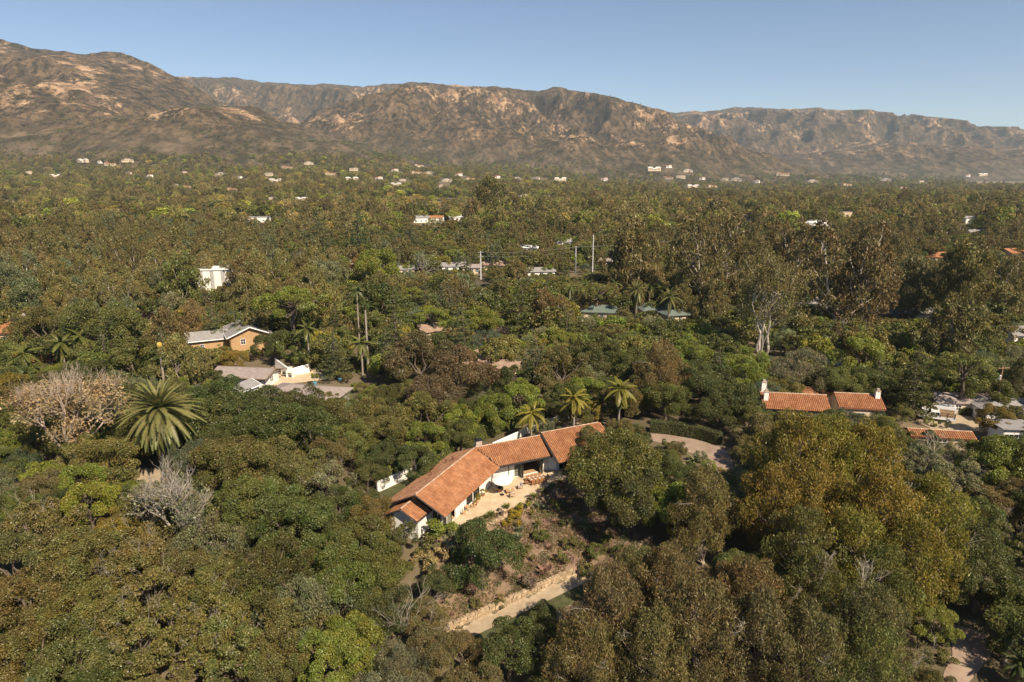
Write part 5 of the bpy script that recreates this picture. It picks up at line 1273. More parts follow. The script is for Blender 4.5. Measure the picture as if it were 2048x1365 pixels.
# ------------------------------------------------------------------ the trees one can tell apart, placed one by one
# kind, u, v (crown centre in the photo), half-width in pixels, colour, label, options
H_ = [
 # the oak slope at the lower left
 ('broadleaf', 96, 965, 44, LIME, 'bright yellow green round tree below the bare pinkish tree', {}),
 ('broadleaf', 178, 1014, 52, LIME, 'larger bright yellow green tree left of the lichen grey tree', {}),
 ('oak', 240, 1060, 42, GOLD, 'yellowish oak below the lichen grey tree', {}),
 ('oak', 222, 1000, 34, DARK, 'small dark oak between bright green tree and lichen grey tree', {}),
 ('oak', 393, 1030, 42, DARK, 'dark green oak touching the lower right of the lichen grey tree', {}),
 ('lichen', 345, 985, 88, GREY, 'leafless lichen grey tree with crooked pale branches below the date palm', {}),
 ('pepper', 430, 1092, 72, GREY, 'soft grey green tree down the slope from the lichen grey tree', {}),
 ('oak', 513, 1012, 76, OAKG, 'broad green oak right of the lichen grey tree', {}),
 ('oak', 582, 1058, 76, OAKG, 'broad green oak in the middle of the left slope', {}),
 ('scruffy_oak', 655, 985, 58, GREY, 'grey green oak with dead twigs left of the white garden wall', {}),
 ('oak', 598, 965, 64, OLIVE, 'olive oak uphill from the broad green oak of the left slope', {}),
 ('scruffy_oak', 80, 1072, 78, OLIVE, 'brownish olive oak below the bright yellow green trees at the left edge', {}),
 ('oak', 36, 1140, 78, OLIVE, 'olive oak against the left edge halfway down the slope', {}),
 ('oak', 172, 1142, 84, OLIVE, 'wide olive oak right of the one against the left edge', {}),
 ('scruffy_oak', 292, 1122, 80, OLIVE, 'olive oak with pale dead twigs below the yellowish oak', {}),
 ('scruffy_oak', 305, 1195, 88, OLIVE, 'big scruffy oak full of bare grey twigs in the lower left', {}),
 ('oak', 392, 1160, 68, OLIVE, 'rounded olive oak right of the scruffy twiggy oak', {}),
 ('oak', 460, 1192, 76, OLIVE, 'olive oak downhill from the soft grey green tree', {}),
 ('oak', 545, 1146, 78, DARK, 'dark oak below the broad green oak of the left slope', {}),
 ('pepper', 618, 1226, 82, GREY, 'large soft grey green tree in the lower middle left', {}),
 ('oak', 668, 1118, 62, OAKG, 'green oak left of the dark oak by the gable', {}),
 ('oak', 66, 1226, 88, (0.15, 0.125, 0.045), 'brownish oak near the lower left corner', {}),
 ('oak', 172, 1240, 80, OLIVE, 'olive oak right of the brownish corner oak', {}),
 ('oak', 152, 1326, 90, OAKG, 'green oak on the bottom edge near the lower left corner', {}),
 ('scruffy_oak', 275, 1296, 88, OLIVE, 'twiggy oak on the bottom edge, first of three from the left', {}),
 ('scruffy_oak', 392, 1278, 88, OLIVE, 'twiggy oak on the bottom edge, second of three from the left', {}),
 ('scruffy_oak', 468, 1312, 78, OLIVE, 'twiggy oak on the bottom edge, third of three from the left', {}),
 ('oak', 562, 1282, 78, OLIVE, 'olive oak on the bottom edge below the large soft grey green tree', {}),
 ('broadleaf', 668, 1325, 68, BRIGHT, 'bright green bushy tree on the bottom edge right of the olive oaks', {}),
 ('oak', 30, 1345, 88, OLIVE, 'olive oak in the lower left corner', {}),
 ('oak', 556, 1348, 60, OAKG, 'green oak cut by the bottom edge left of the bright bushy tree', {}),
 # round the ranch house
 ('oak', 668, 1030, 56, DARK, 'dark oak downhill from the white garden wall', {}),
 ('oak', 722, 1105, 68, OAKG, 'big dark green oak left of the white gable', {}),
 ('oak', 742, 1035, 46, OLIVE, 'olive oak reaching up to the lawn left of the ranch house', {}),
 ('scruffy_oak', 803, 1078, 36, DARK, 'leaning oak with bare dark trunk in front of the white gable', {}),
 ('oak', 686, 1176, 74, OAKG, 'green oak downhill from the big dark green oak by the gable', {}),
 ('oak', 756, 1160, 62, OAKG, 'green oak below the leaning oak of the gable', {}),
 ('oak', 774, 1228, 58, DARK, 'dark oak left of the dead white branches', {}),
 ('broadleaf', 704, 1296, 66, BRIGHT, 'yellow green tree left of the dead white branches', {}),
 ('pepper', 800, 1340, 62, GREY, 'grey green feathery tree on the bottom edge below the dead branches', {}),
 ('oak', 866, 1312, 58, BROWN, 'brown olive oak on the bottom edge left of the gravel path', {}),
 ('oak', 920, 1310, 48, BROWN, 'brown olive oak at the near end of the gravel path', {}),
 ('oak', 1020, 1312, 68, DARK, 'dark oak in front of the gravel path on the bottom edge', {}),
 ('oak', 1085, 1262, 50, DARK, 'dark oak shading the grass verge of the gravel path', {}),
 ('oak', 966, 1146, 62, DARK, 'big rounded oak bush standing in the garden slope below the patio', {'d': 71.5, 'sq': 1.25}),
 ('oak', 872, 1170, 36, DARK, 'dark oak at the left end of the lower retaining wall', {}),
 ('oak', 1225, 950, 92, OAKG, 'big dark oak that covers the right end of the ranch house', {}),
 ('oak', 1262, 1005, 74, DARK, 'dark oak on the garden slope right of the big oak', {}),
 ('oak', 1192, 900, 46, OAKG, 'oak crown pressed against the right end of the tile roof', {}),
 # the brown gums of the foreground
 ('gum', 1406, 1020, 60, RUST, 'small reddish gum tree with bare leaning trunk by the pale stone edging', {}),
 ('gum', 1218, 1232, 78, RUST, 'reddish brown gum tree right of the gravel path', {}),
 ('gum', 1270, 1160, 52, BROWN, 'brown gum tree below the short stone curb', {}),
 ('gum', 1336, 1180, 64, RUST, 'reddish brown gum tree below the small reddish gum tree', {}),
 ('gum', 1440, 1190, 52, RUST, 'narrow rust gum tree between the foreground gums', {}),
 ('gum', 1518, 1212, 70, RUST, 'rust gum tree below the golden gums', {}),
 ('gum', 1408, 1268, 86, BROWN, 'wide brown gum tree on the bottom edge right of centre', {}),
 ('gum', 1536, 1286, 78, BROWN, 'brown gum tree on the bottom edge below the golden gums', {}),
 ('gum', 1320, 1322, 78, RUST, 'rust gum tree on the bottom edge right of the gravel path', {}),
 ('gum', 1180, 1330, 70, BROWN, 'brown gum tree on the bottom edge right of the dark oaks', {}),
 ('gum', 1629, 1322, 78, BROWN, 'brown gum tree on the bottom edge left of the lower driveway', {}),
 ('gum', 1740, 1268, 76, BROWN, 'brown gum tree uphill from the lower driveway', {}),
 ('gum', 1756, 1335, 70, OLIVE, 'olive gum tree on the bottom edge left of the lower driveway', {}),
 ('broadleaf', 1868, 1250, 44, BRIGHT, 'bright green tree at the left edge of the lower driveway', {}),
 # the golden gums
 ('gum', 1574, 930, 78, GOLD, 'golden gum tree, uppermost left one of the golden clump', {}),
 ('gum', 1660, 935, 74, GOLD, 'golden gum tree at the top middle of the golden clump', {}),
 ('gum', 1748, 940, 68, GOLD, 'orange tinged gum tree at the upper right of the golden clump', {}),
 ('gum', 1536, 1010, 66, GOLD, 'golden gum tree at the left side of the golden clump', {}),
 ('gum', 1630, 1022, 74, GOLD, 'golden gum tree in the centre left of the golden clump', {}),
 ('gum', 1740, 1035, 80, GOLD, 'golden gum tree with bare twigs in the centre of the golden clump', {}),
 ('gum', 1842, 1040, 72, GOLD, 'golden gum tree at the right side of the golden clump', {}),
 ('gum', 1594, 1095, 66, OLIVE, 'olive gold gum tree at the lower left of the golden clump', {}),
 ('gum', 1704, 1110, 72, GOLD, 'golden gum tree low in the middle of the golden clump', {}),
 ('gum', 1812, 1120, 72, GOLD, 'golden gum tree at the lower right of the golden clump', {}),
 ('gum', 1760, 1180, 66, OLIVE, 'olive gum tree at the foot of the golden clump', {}),
 ('gum', 1612, 1172, 62, OLIVE, 'olive gum tree at the lower left foot of the golden clump', {}),
 # right edge
 ('oak', 1922, 1105, 74, DARK, 'dark oak right of the golden gum clump', {}),
 ('oak', 1958, 1168, 72, DARK, 'dark oak above the lower driveway', {}),
 ('oak', 1955, 1048, 52, OAKG, 'dark green oak wedged between the golden clump and the dirt track', {}),
 ('scruffy_oak', 2022, 1100, 52, OAKG, 'oak with bare grey limbs below the dirt track', {}),
 ('oak', 2035, 1200, 56, DARK, 'dark oak against the right edge above the driveway', {}),
 ('scruffy_oak', 1900, 975, 58, GREY, 'grey olive oak right of the golden clump', {}),
 ('scruffy_oak', 1850, 940, 46, GREY, 'oak with dead curling branches in front of the carport', {}),
 ('broadleaf', 2000, 932, 62, BRIGHT, 'big bright green domed tree at the right edge below the gravel yard', {}),
 ('broadleaf', 2040, 945, 50, BRIGHT, 'bright green tree at the right edge above the dirt track', {}),
 # behind the driveway and the terracotta house
 ('oak', 1402, 776, 56, DARK, 'dark oak behind the driveway bend', {}),
 ('oak', 1466, 806, 52, DARK, 'dark oak left of the ribbed terracotta roof', {}),
 ('oak', 1334, 800, 48, OAKG, 'green oak behind the driveway left of the dark oaks', {}),
 ('oak', 1500, 852, 40, OLIVE, 'yellowish olive oak below the left chimney of the terracotta house', {}),
 ('oak', 1602, 882, 50, DARK, 'dark oak in front of the ribbed terracotta roof', {}),
 ('oak', 1690, 894, 48, DARK, 'dark oak in front of the shorter terracotta roof', {}),
 ('oak', 1768, 880, 46, OLIVE, 'olive oak left of the carport', {}),
 ('broadleaf', 1722, 718, 48, LIME, 'bright lime green round tree right of the brown cottage', {}),
 ('pepper', 1595, 748, 54, GREY, 'soft grey green tree behind the ribbed terracotta roof', {}),
 ('oak', 1490, 742, 48, BRIGHT, 'bright green oak left of the soft grey tree behind the terracotta roof', {}),
 ('oak', 1368, 712, 44, BRIGHT, 'bright green oak behind the dark oaks of the driveway', {}),
 ('stone_pine', 1925, 748, 62, OLIVE, 'open olive pine with thick brown trunk standing by the parked truck', {}),
 ('cedar', 1832, 765, 44, DARK, 'very dark conifer behind the parked truck', {}),
 ('broadleaf', 1990, 842, 32, GOLD, 'gold green bush tree below the power pole with transformer', {}),
 # left middle
 ('broadleaf', 14, 790, 46, GOLD, 'orange yellow tree cut by the left edge', {}),
 ('broadleaf', 32, 850, 36, GOLD, 'low orange yellow tree left of the bare pinkish tree', {}),
 ('bare', 135, 856, 97, (0.33, 0.235, 0.145), 'large bare pinkish tree with rust leaves left of the date palm', {'d': 94, 'sq': 0.92}),
 ('oak', 205, 668, 74, OLIVE, 'wide olive oak behind the slim palms at the left', {}),
 ('oak', 92, 668, 54, OLIVE, 'olive oak right of the red tiled roof at the left edge', {}),
 ('broadleaf', 268, 728, 54, OAKG, 'green tree behind the topped palm trunk', {}),
 ('oak', 445, 806, 56, DARK, 'dark oak below the grey shed, first of the terrace row', {}),
 ('oak', 528, 822, 54, DARK, 'dark oak in front of the pool terrace, second of the row', {}),
 ('oak', 602, 826, 54, DARK, 'dark oak in front of the wide brown roof, third of the row', {}),
 ('oak', 688, 852, 58, OAKG, 'green oak right of the wide brown roof', {}),
 ('oak', 446, 856, 72, DARK, 'large dark oak right of the date palm', {}),
 ('oak', 546, 866, 76, DARK, 'large dark oak in the middle of the upper left slope', {}),
 ('oak', 628, 880, 66, DARK, 'dark oak uphill from the white garden wall', {}),
 ('oak', 462, 930, 72, OAKG, 'green oak lower right of the date palm', {}),
 ('oak', 534, 942, 70, OLIVE, 'olive oak right of the one below the date palm', {}),
 ('oak', 700, 892, 52, OLIVE, 'olive oak behind the white garden wall', {}),
 ('oak', 775, 862, 48, OLIVE, 'olive oak behind the ranch house roof left of the chimney', {}),
 ('broadleaf', 852, 884, 40, BRIGHT, 'bright green shrubby tree just behind the back roof of the ranch house', {}),
 ('broadleaf', 912, 848, 42, BRIGHT, 'bright green shrubby tree behind the ranch house chimney', {}),
 ('broadleaf', 985, 830, 44, BRIGHT, 'bright green shrubby tree left of the smallest queen palm', {}),
 ('broadleaf', 1040, 805, 44, BRIGHT, 'bright green tree above the smallest queen palm', {}),
 ('stone_pine', 586, 610, 62, BRIGHT, 'bright green umbrella pine right of the tan house', {}),
 ('gum_mid', 500, 552, 36, RUST, 'rust gum tree right of the white three storey building', {}),
 ('gum_mid', 364, 562, 40, OLIVE, 'olive gum tree left of the white three storey building', {}),
 ('oak', 548, 690, 36, DARK, 'dark round oak right of the tan house', {}),
 ('oak', 468, 722, 28, GOLD, 'orange olive shrub tree below the tan house', {}),
 # centre
 ('oak', 838, 728, 66, PURPLE, 'purple brown tree in the centre, left of the pair', {}),
 ('oak', 915, 758, 66, PURPLE, 'purple brown tree in the centre, right of the pair', {}),
 ('oak', 868, 806, 62, PURPLE, 'lower purple brown tree in front of the purple pair', {}),
 ('pepper', 971, 690, 34, BLUEG, 'silvery blue green round tree beside the shake roofs', {}),
 ('broadleaf', 962, 655, 42, BRIGHT, 'bright green round tree behind the silvery blue green tree', {}),
 ('cedar', 1038, 620, 38, OAKG, 'green conifer above the centre shake roofs', {}),
 ('cedar', 1094, 611, 30, OAKG, 'green conifer right of the other green conifer in the centre', {}),
 ('broadleaf_mid', 757, 611, 32, DARK, 'tall dark green tree right of the tall thin palms', {'sq': 1.5}),
 ('broadleaf', 1014, 772, 30, DARK, 'dark green upright tree left of the small shake outbuilding', {'sq': 1.4}),
 ('oak', 1120, 745, 54, OLIVE, 'olive oak right of the small shake outbuilding', {}),
 ('oak', 1190, 720, 52, DARK, 'dark oak above the tall queen palm', {}),
 ('oak', 1280, 745, 54, OAKG, 'green oak above the bushy queen palm', {}),
 ('cedar', 930, 558, 26, DARK, 'dark conifer beside the tall white pole', {}),
 ('cedar', 637, 468, 30, CED, 'dark cedar, leftmost of three cedars above the centre left', {}),
 ('cedar', 718, 470, 30, CED, 'dark cedar, middle of three cedars above the centre left', {}),
 ('cedar', 817, 474, 28, CED, 'dark cedar, rightmost of three cedars above the centre left', {}),
 ('gum_mid', 980, 398, 32, OLIVE, 'lone tall olive tree standing above the far woodland in the centre', {}),
 ('broadleaf', 752, 542, 46, LIME, 'yellow green dome below the distant date palm', {}),
 ('oak', 724, 531, 22, (0.26, 0.13, 0.03), 'small orange tree above the yellow green dome', {}),
 ('stone_pine', 646, 546, 38, GREY, 'pale olive flat topped pine left of the yellow green dome', {}),
 ('bare_mid', 842, 522, 34, GREY, 'thin leafless grey tree right of the distant date palm', {}),
 # right middle
 ('gum_mid', 1262, 508, 50, RUST, 'rust gum tree with tall bare trunks right of the steel poles', {'vi': 1}),
 ('gum_mid', 1688, 545, 56, BROWN, 'tallest twin gum with dark trunk in front of the grey houses', {'vi': 3}),
 ('gum_mid', 1738, 572, 42, BROWN, 'brown gum leaning against the tall twin gum', {}),
 ('gum_mid', 1825, 566, 40, GREY, 'silver grey tree in front of the dark grey houses', {}),
 ('white_gum', 1532, 606, 64, RUST, 'gum tree with forked white trunk and thin rust crown', {}),
 ('gum_mid', 1429, 520, 50, RUST, 'big rust gum between the feather palm grove and the white trunked gum', {}),
 ('gum_mid', 1917, 660, 50, BROWN, 'brown leaning gum above the white creeper wall', {}),
 ('gum_mid', 1939, 555, 50, BROWN, 'dark brown gum below the salmon tiled roof', {}),
 ('gum_mid', 1587, 505, 34, BROWN, 'slim brown gum with bare trunk left of the grey houses', {}),
]
for kind, u, v, hw_, c, lab, op in H_:
    s_ = op.get('sq', 1.0)
    vi = op.get('vi', rt.randrange(len(PROTO[kind])))
    cc = tuple(x * rt.uniform(0.9, 1.1) for x in c)
    x, y, R = solve(kind, u, v, hw_, s_, vi, op.get('d'))
    if 'd' in op and 'sq' not in op:
        s_ = min(2.0, max(.6, (CAM_H + ray(u, v)[2] / ray(u, v)[1] * y - float(ground(x, y))) / (R / PROTO[kind][vi]['r'] * PROTO[kind][vi]['cz'])))
    t, p_ = plant(kind, x, y, R, cc, lab, s_, None, vi)
    TREES.append((x, y, R, u, v, hw_, lab))

# palms
def palm_at(name, lab, u, v, H, fr, n, col, **k):
    """palm whose crown heart stands at pixel (u, v), H metres above its ground"""
    x = gpt(u, v, H); t = palm(name, lab, tuple(x), H, fr, n, col, **k); TREES.append((x[0], x[1], 1.2, u, v, 20, lab)); return t
PALMG = (0.15, 0.155, 0.045); PALMY = (0.27, 0.23, 0.045); PALMD = (0.085, 0.105, 0.035)
palm_at('date_palm', 'huge date palm with dense arching olive fronds in front of the bare tree', 318, 818, 11.0, FR_DATE, 150, (0.22, 0.21, 0.085), scale=1.07, elev=(84, -62), seed=3, trunk_r=0.42, dead=12, up_pow=0.95, shaft=False)
palm_at('queen_palm', 'tall golden queen palm behind the ranch house roof', 1149, 793, 7.6, FR_QUEEN, 26, PALMY, elev=(80, -62), seed=5, trunk_r=0.19, scale=0.98, dead=3)
palm_at('queen_palm', 'smallest golden queen palm behind the ranch house ridge', 1063, 824, 5.2, FR_QUEEN, 22, PALMY, elev=(78, -55), seed=6, trunk_r=0.17, scale=0.95)
palm_at('queen_palm', 'bushy green gold queen palm with long hanging fronds right of the tall one', 1240, 775, 8.0, FR_QUEEN, 28, (0.20, 0.185, 0.04), elev=(80, -70), seed=7, trunk_r=0.2, scale=1.08)
palm_at('queen_palm', 'slim palm behind the bare tree, rightmost of four at the left', 160, 672, 9.0, FR_QUEEN, 16, PALMG, seed=8, trunk_r=0.22, scale=1.3)
palm_at('queen_palm', 'slim palm behind the bare tree, third of four at the left', 122, 684, 8.5, FR_QUEEN, 16, PALMG, seed=9, trunk_r=0.2, scale=1.2)
palm_at('queen_palm', 'slim palm behind the bare tree, second of four at the left', 48, 706, 8.0, FR_QUEEN, 16, PALMG, seed=10, trunk_r=0.2, scale=1.2)
palm_at('queen_palm', 'slim palm behind the bare tree, leftmost and lowest of four', 52, 752, 7.0, FR_QUEEN, 16, PALMD, seed=11, trunk_r=0.2, scale=1.1)
for i, (u, v, h, s_, lab) in enumerate(((212, 752, 3.5, 0.9, 'low leafy palm right of the bare pinkish tree'), (372, 732, 4.0, 1.0, 'low leafy palm right of the topped palm trunk'), (300, 668, 6, 1.2, 'bright palm left of the tan house'))):
    palm_at('queen_palm', lab, u, v, h, FR_QUEEN, 15, (0.20, 0.2, 0.04), seed=30 + i, trunk_r=0.16, scale=s_)
palm_at('queen_palm', 'tall thin palm with small crown, taller of the pair in the centre left', 713, 580, 15, FR_QUEEN, 15, PALMD, elev=(80, -60), seed=12, trunk_r=0.2, scale=0.9)
palm_at('queen_palm', 'thin palm right beside the taller of the pair', 730, 612, 16, FR_SMALL, 9, PALMD, elev=(88, 30), seed=13, trunk_r=0.24, scale=0.9)
palm_at('queen_palm', 'palm with drooping green crown between the two thin trunks', 722, 684, 8, FR_QUEEN, 18, PALMG, elev=(75, -75), seed=14, trunk_r=0.22, scale=1.2)
palm_at('queen_palm', 'yellow green palm with straight grey trunk beside the terrace wall', 614, 655, 10, FR_QUEEN, 20, PALMG, elev=(78, -60), seed=15, trunk_r=0.22, scale=0.95)
palm_at('date_palm', 'small distant date palm in the upper middle', 777, 512, 9, FR_DATE, 40, (0.12, 0.115, 0.05), elev=(80, -50), seed=16, trunk_r=0.4, scale=1.05, shaft=False)
for i, (u, v, h, lab) in enumerate(((1274, 580, 9, 'date palm left of the brick chimney, first of the grove'), (1340, 594, 9, 'date palm right of the brick chimney, nearest of the grove'))):
    palm_at('date_palm', lab, u, v, h, FR_DATE, 36, (0.16, 0.16, 0.06), seed=40 + i, trunk_r=0.35, scale=0.75, shaft=False)
for i, (u, v, h) in enumerate(((1140, 574, 9), (1172, 566, 9), (1205, 576, 8), (1232, 566, 9), (1300, 572, 9), (1424, 560, 10), (1449, 552, 10), (1322, 575, 8))):
    palm_at('queen_palm', 'feather palm of the grove by the green roofed houses, %s from the left' % ('first', 'second', 'third', 'fourth', 'fifth', 'seventh', 'eighth', 'sixth')[i], u, v, h, FR_SMALL, 14, (0.13, 0.15, 0.04), seed=50 + i, trunk_r=0.25, scale=1.15, elev=(75, -45), group='palm grove by the green roofed houses')
palm_at('fan_palm', 'spiky dark palm right of the lower driveway', 2022, 1262, 4.0, FR_SMALL, 24, PALMD, seed=60, trunk_r=0.2, scale=0.85, elev=(80, -40), shaft=False)
palm_at('fan_palm', 'second spiky dark palm in the lower right corner', 2040, 1325, 3.5, FR_SMALL, 24, PALMD, seed=61, trunk_r=0.2, scale=0.8, elev=(80, -40), shaft=False)
# the topped palm: a bare trunk with a yellow stub of leaf bases
x = gpt(319, 694, 11.5); t = thing('topped_palm', 'headless palm trunk with a yellow stub behind the date palm', 'palm', tuple(x))
obj('trunk', palm_trunk(11.2, 0.26, seed=4), t)
mb = MB(); mb.lathe((0, 0, 11.1), [(0.22, 0), (0.34, 0.25), (0.5, 0.6), (0.52, 0.95), (0.3, 1.3)], 9); mb.build('leaf_base', surf('dry_leaf_base', (0.42, 0.27, 0.05), (0.52, 0.36, 0.10), 4, 0.9), t)

# ------------------------------------------------------------------ the rest of the canopy
NOPLANT = []
def np_px(*px): NOPLANT.append([tuple(gpt(u, v)[:2]) for u, v in px])
NOPLANT.append(garden); NOPLANT.append([tuple(p) for p in (lw0 - da * 2, lw1 + da * 3, lw1 + da * 3 + dn * 4.4, lw0 - da * 2 + dn * 4.0)])
NOPLANT.append([PL(-3, -6.5, 0)[:2], PL(-3, 4, 0)[:2], PL(0, 7, 0)[:2], (16, 74), (22, 92), PR(23, 6, 0)[:2], PR(23, -7, 0)[:2], PR(0, -9, 0)[:2]])
np_px((1280, 862), (1330, 862), (1450, 885), (1485, 915), (1480, 955), (1430, 950), (1380, 915), (1280, 890))
np_px((900, 1230), (1170, 1130), (1240, 1180), (1130, 1240), (960, 1300), (890, 1300))
np_px((1870, 1230), (2000, 1255), (2048, 1300), (2030, 1365), (1850, 1400))
np_px((1825, 820), (1960, 825), (1985, 862), (1930, 875), (1830, 862))
np_px((430, 735), (560, 720), (700, 770), (690, 800), (560, 800), (440, 790))
np_px((235, 960), (340, 930), (380, 960), (280, 985))
np_px((1240, 1115), (1310, 1070), (1340, 1090), (1270, 1130))
np_px((1955, 1010), (2060, 935), (2080, 980), (2000, 1050))
P_ = PROTECT.append
P_((790, 850, 1180, 1060, 79)); P_((905, 1000, 1300, 1090, 76)); P_((900, 1130, 1175, 1285, 80)); P_((1310, 866, 1400, 888, 108)); P_((1398, 880, 1466, 938, 106)); P_((1902, 1256, 1975, 1335, 57))
P_((480, 722, 700, 785, 135)); P_((392, 640, 528, 694, 172)); P_((412, 528, 458, 606, 228)); P_((1508, 765, 1768, 818, 127)); P_((1826, 802, 1962, 862, 123)); P_((1818, 846, 1942, 880, 106)); P_((232, 750, 408, 950, 88)); P_((50, 760, 235, 930, 88)); P_((290, 915, 400, 1050, 74)); P_((765, 925, 860, 985, 93)); P_((1340, 1000, 1430, 1130, 70))
P_((1110, 768, 1188, 850, 113)); P_((1040, 805, 1088, 850, 110)); P_((1212, 755, 1268, 840, 118)); P_((575, 690, 770, 765, 140)); P_((1960, 940, 2048, 1040, 80)); P_((950, 500, 972, 572, 292)); P_((1145, 480, 1160, 556, 313)); P_((1180, 465, 1194, 542, 303)); P_((600, 690, 628, 750, 152)); P_((705, 572, 738, 762, 176)); P_((1480, 600, 1580, 705, 160)); P_((415, 530, 452, 608, 225)); P_((305, 690, 335, 770, 110)); P_((1995, 730, 2016, 812, 123)); P_((1960, 690, 2048, 706, 140)); P_((240, 1090, 260, 1100, 70))
P_((1215, 490, 1275, 550, 290)); P_((740, 500, 810, 530, 300)); P_((820, 500, 865, 545, 300))
grid = {}
def gadd(x, y, R):
    grid.setdefault((int(x // 8), int(y // 8)), []).append((x, y, R))
for x, y, R, *_r in TREES: gadd(x, y, R)
def gfree(x, y, R, f):
    i, j = int(x // 8), int(y // 8)
    for a in range(i - 2, i + 3):
        for b in range(j - 2, j + 3):
            for (px_, py_, pr_) in grid.get((a, b), ()):
                if (x - px_) ** 2 + (y - py_) ** 2 < (f * (R + pr_)) ** 2: return False
    return True
def blocked(x, y, R, top, z0):
    u, v, f = proj((x, y, z0 + top)); hwp = R * FPX / f; ub, vb, fb = proj((x, y, z0))
    for (u0, v0, u1, v1, D) in PROTECT:
        if y < D and u + hwp * .85 > u0 and u - hwp * .85 < u1 and v < v1 - 3 and vb > v0: return True
    return False
PAL = {
 'oak': [('dark green', DARK, 3), ('olive', OLIVE, 4), ('mid green', OAKG, 4), ('brownish', BROWN, 2)],
 'gum_l': [('olive brown', (0.165, 0.138, 0.052), 5), ('brown', BROWN, 3), ('rust', RUST, 1), ('grey green', (0.14, 0.14, 0.075), 2)],
 'gum_r': [('rust', RUST, 4), ('brown', BROWN, 5), ('olive brown', (0.155, 0.125, 0.05), 3)],
 'broadleaf': [('bright green', BRIGHT, 4), ('lime green', LIME, 1), ('mid green', OAKG, 3), ('gold green', (0.24, 0.2, 0.04), 1), ('dark green', DARK, 2)],
 'cedar': [('dark', CED, 3), ('green', OAKG, 1)], 'pine': [('olive', OLIVE, 2), ('bright green', BRIGHT, 1)], 'pepper': [('grey green', GREY, 3), ('blue green', BLUEG, 1)]}
def pick(rng, items):
    tot = sum(i[-1] for i in items); r = rng.random() * tot
    for i in items:
        r -= i[-1]
        if r <= 0: return i
    return items[-1]
SPEC = {'oak': ('oak', 'oak_tree', 3.0, 5.6), 'gum': ('gum', 'gum_tree', 3.2, 4.9), 'broadleaf': ('leafy tree', 'broadleaf_tree', 2.3, 4.4), 'cedar': ('conifer', 'cedar_tree', 2.4, 4.2), 'pine': ('flat pine', 'pine_tree', 3.4, 5.2), 'pepper': ('feathery tree', 'pepper_tree', 2.8, 4.4)}
COUNT = {}
for o in bpy.data.objects:
    if o.parent is None and o.get('category') == 'tree': COUNT[o.name.split('.')[0]] = COUNT.get(o.name.split('.')[0], 0) + 1
CAP = {'oak_tree': 300, 'gum_tree': 300, 'broadleaf_tree': 260, 'cedar_tree': 120, 'pine_tree': 90, 'pepper_tree': 90}
rf = random.Random(4242)
FILL = []; FARP = []
cand = []
for _ in range(26000):          # near and middle ground
    y = 34 + (470 - 34) * rf.random() ** 0.62; x = (rf.random() * 2 - 1) * (0.80 * y + 14)
    cand.append((y, x))
cand.sort()
for y, x in cand:
    if any(inside((x, y), pl) for pl in NOPLANT): continue
    u = 1024 + FPX * x / (y * 0.97 + 11)
    if y < 130: mix = [('oak', 7), ('broadleaf', 1.6), ('pepper', 1)] if u < 1250 else [('oak', 6), ('gum', .3), ('broadleaf', 1.2), ('pepper', .8)]
    elif u < 640: mix = [('gum', 6 if y > 190 else 2), ('oak', 3), ('broadleaf', 1.5), ('cedar', .5), ('pine', .4)]
    elif u < 1250: mix = [('oak', 4), ('broadleaf', 2.4), ('gum', 1.6 if y > 200 else .3), ('cedar', 1.2), ('pine', .6), ('pepper', .7)]
    else: mix = [('gum', (3.4 if y > 300 else 2.2) if y > 185 else 0.15), ('oak', 4), ('broadleaf', 1.5), ('cedar', .7), ('pepper', .6), ('pine', .3)]
    sp = pick(rf, mix)[0]
    lo, hi = SPEC[sp][2:]
    R = rf.uniform(lo, hi)
    if not gfree(x, y, R, 0.60): continue
    kind = {'oak': 'oak' if y < 135 else 'oak_mid', 'gum': 'gum' if y < 125 else 'gum_mid', 'broadleaf': 'broadleaf' if y < 135 else 'broadleaf_mid', 'cedar': 'cedar', 'pine': 'stone_pine', 'pepper': 'pepper'}[sp]
    vi = rf.randrange(len(PROTO[kind])); p_ = PROTO[kind][vi]; z0 = float(ground(x, y))
    ok = False; sq = rf.uniform(0.85, 1.15)
    if sp == 'gum' and y > 200: sq *= rf.uniform(0.8, 1.05)
    for sc in (1, .72, .5, .34):
        if not blocked(x, y, R * sc, R * sc / p_['r'] * p_['top'] * sq, z0): ok = True; break
    if not ok: continue
    R *= sc
    gadd(x, y, R)
    pal = 'gum_l' if sp == 'gum' and u < 1000 else 'gum_r' if sp == 'gum' else sp
    cw_, rgb, _w = pick(rf, PAL[pal])
    FILL.append((x, y, R, sp, kind, vi, sq, cw_, rgb))
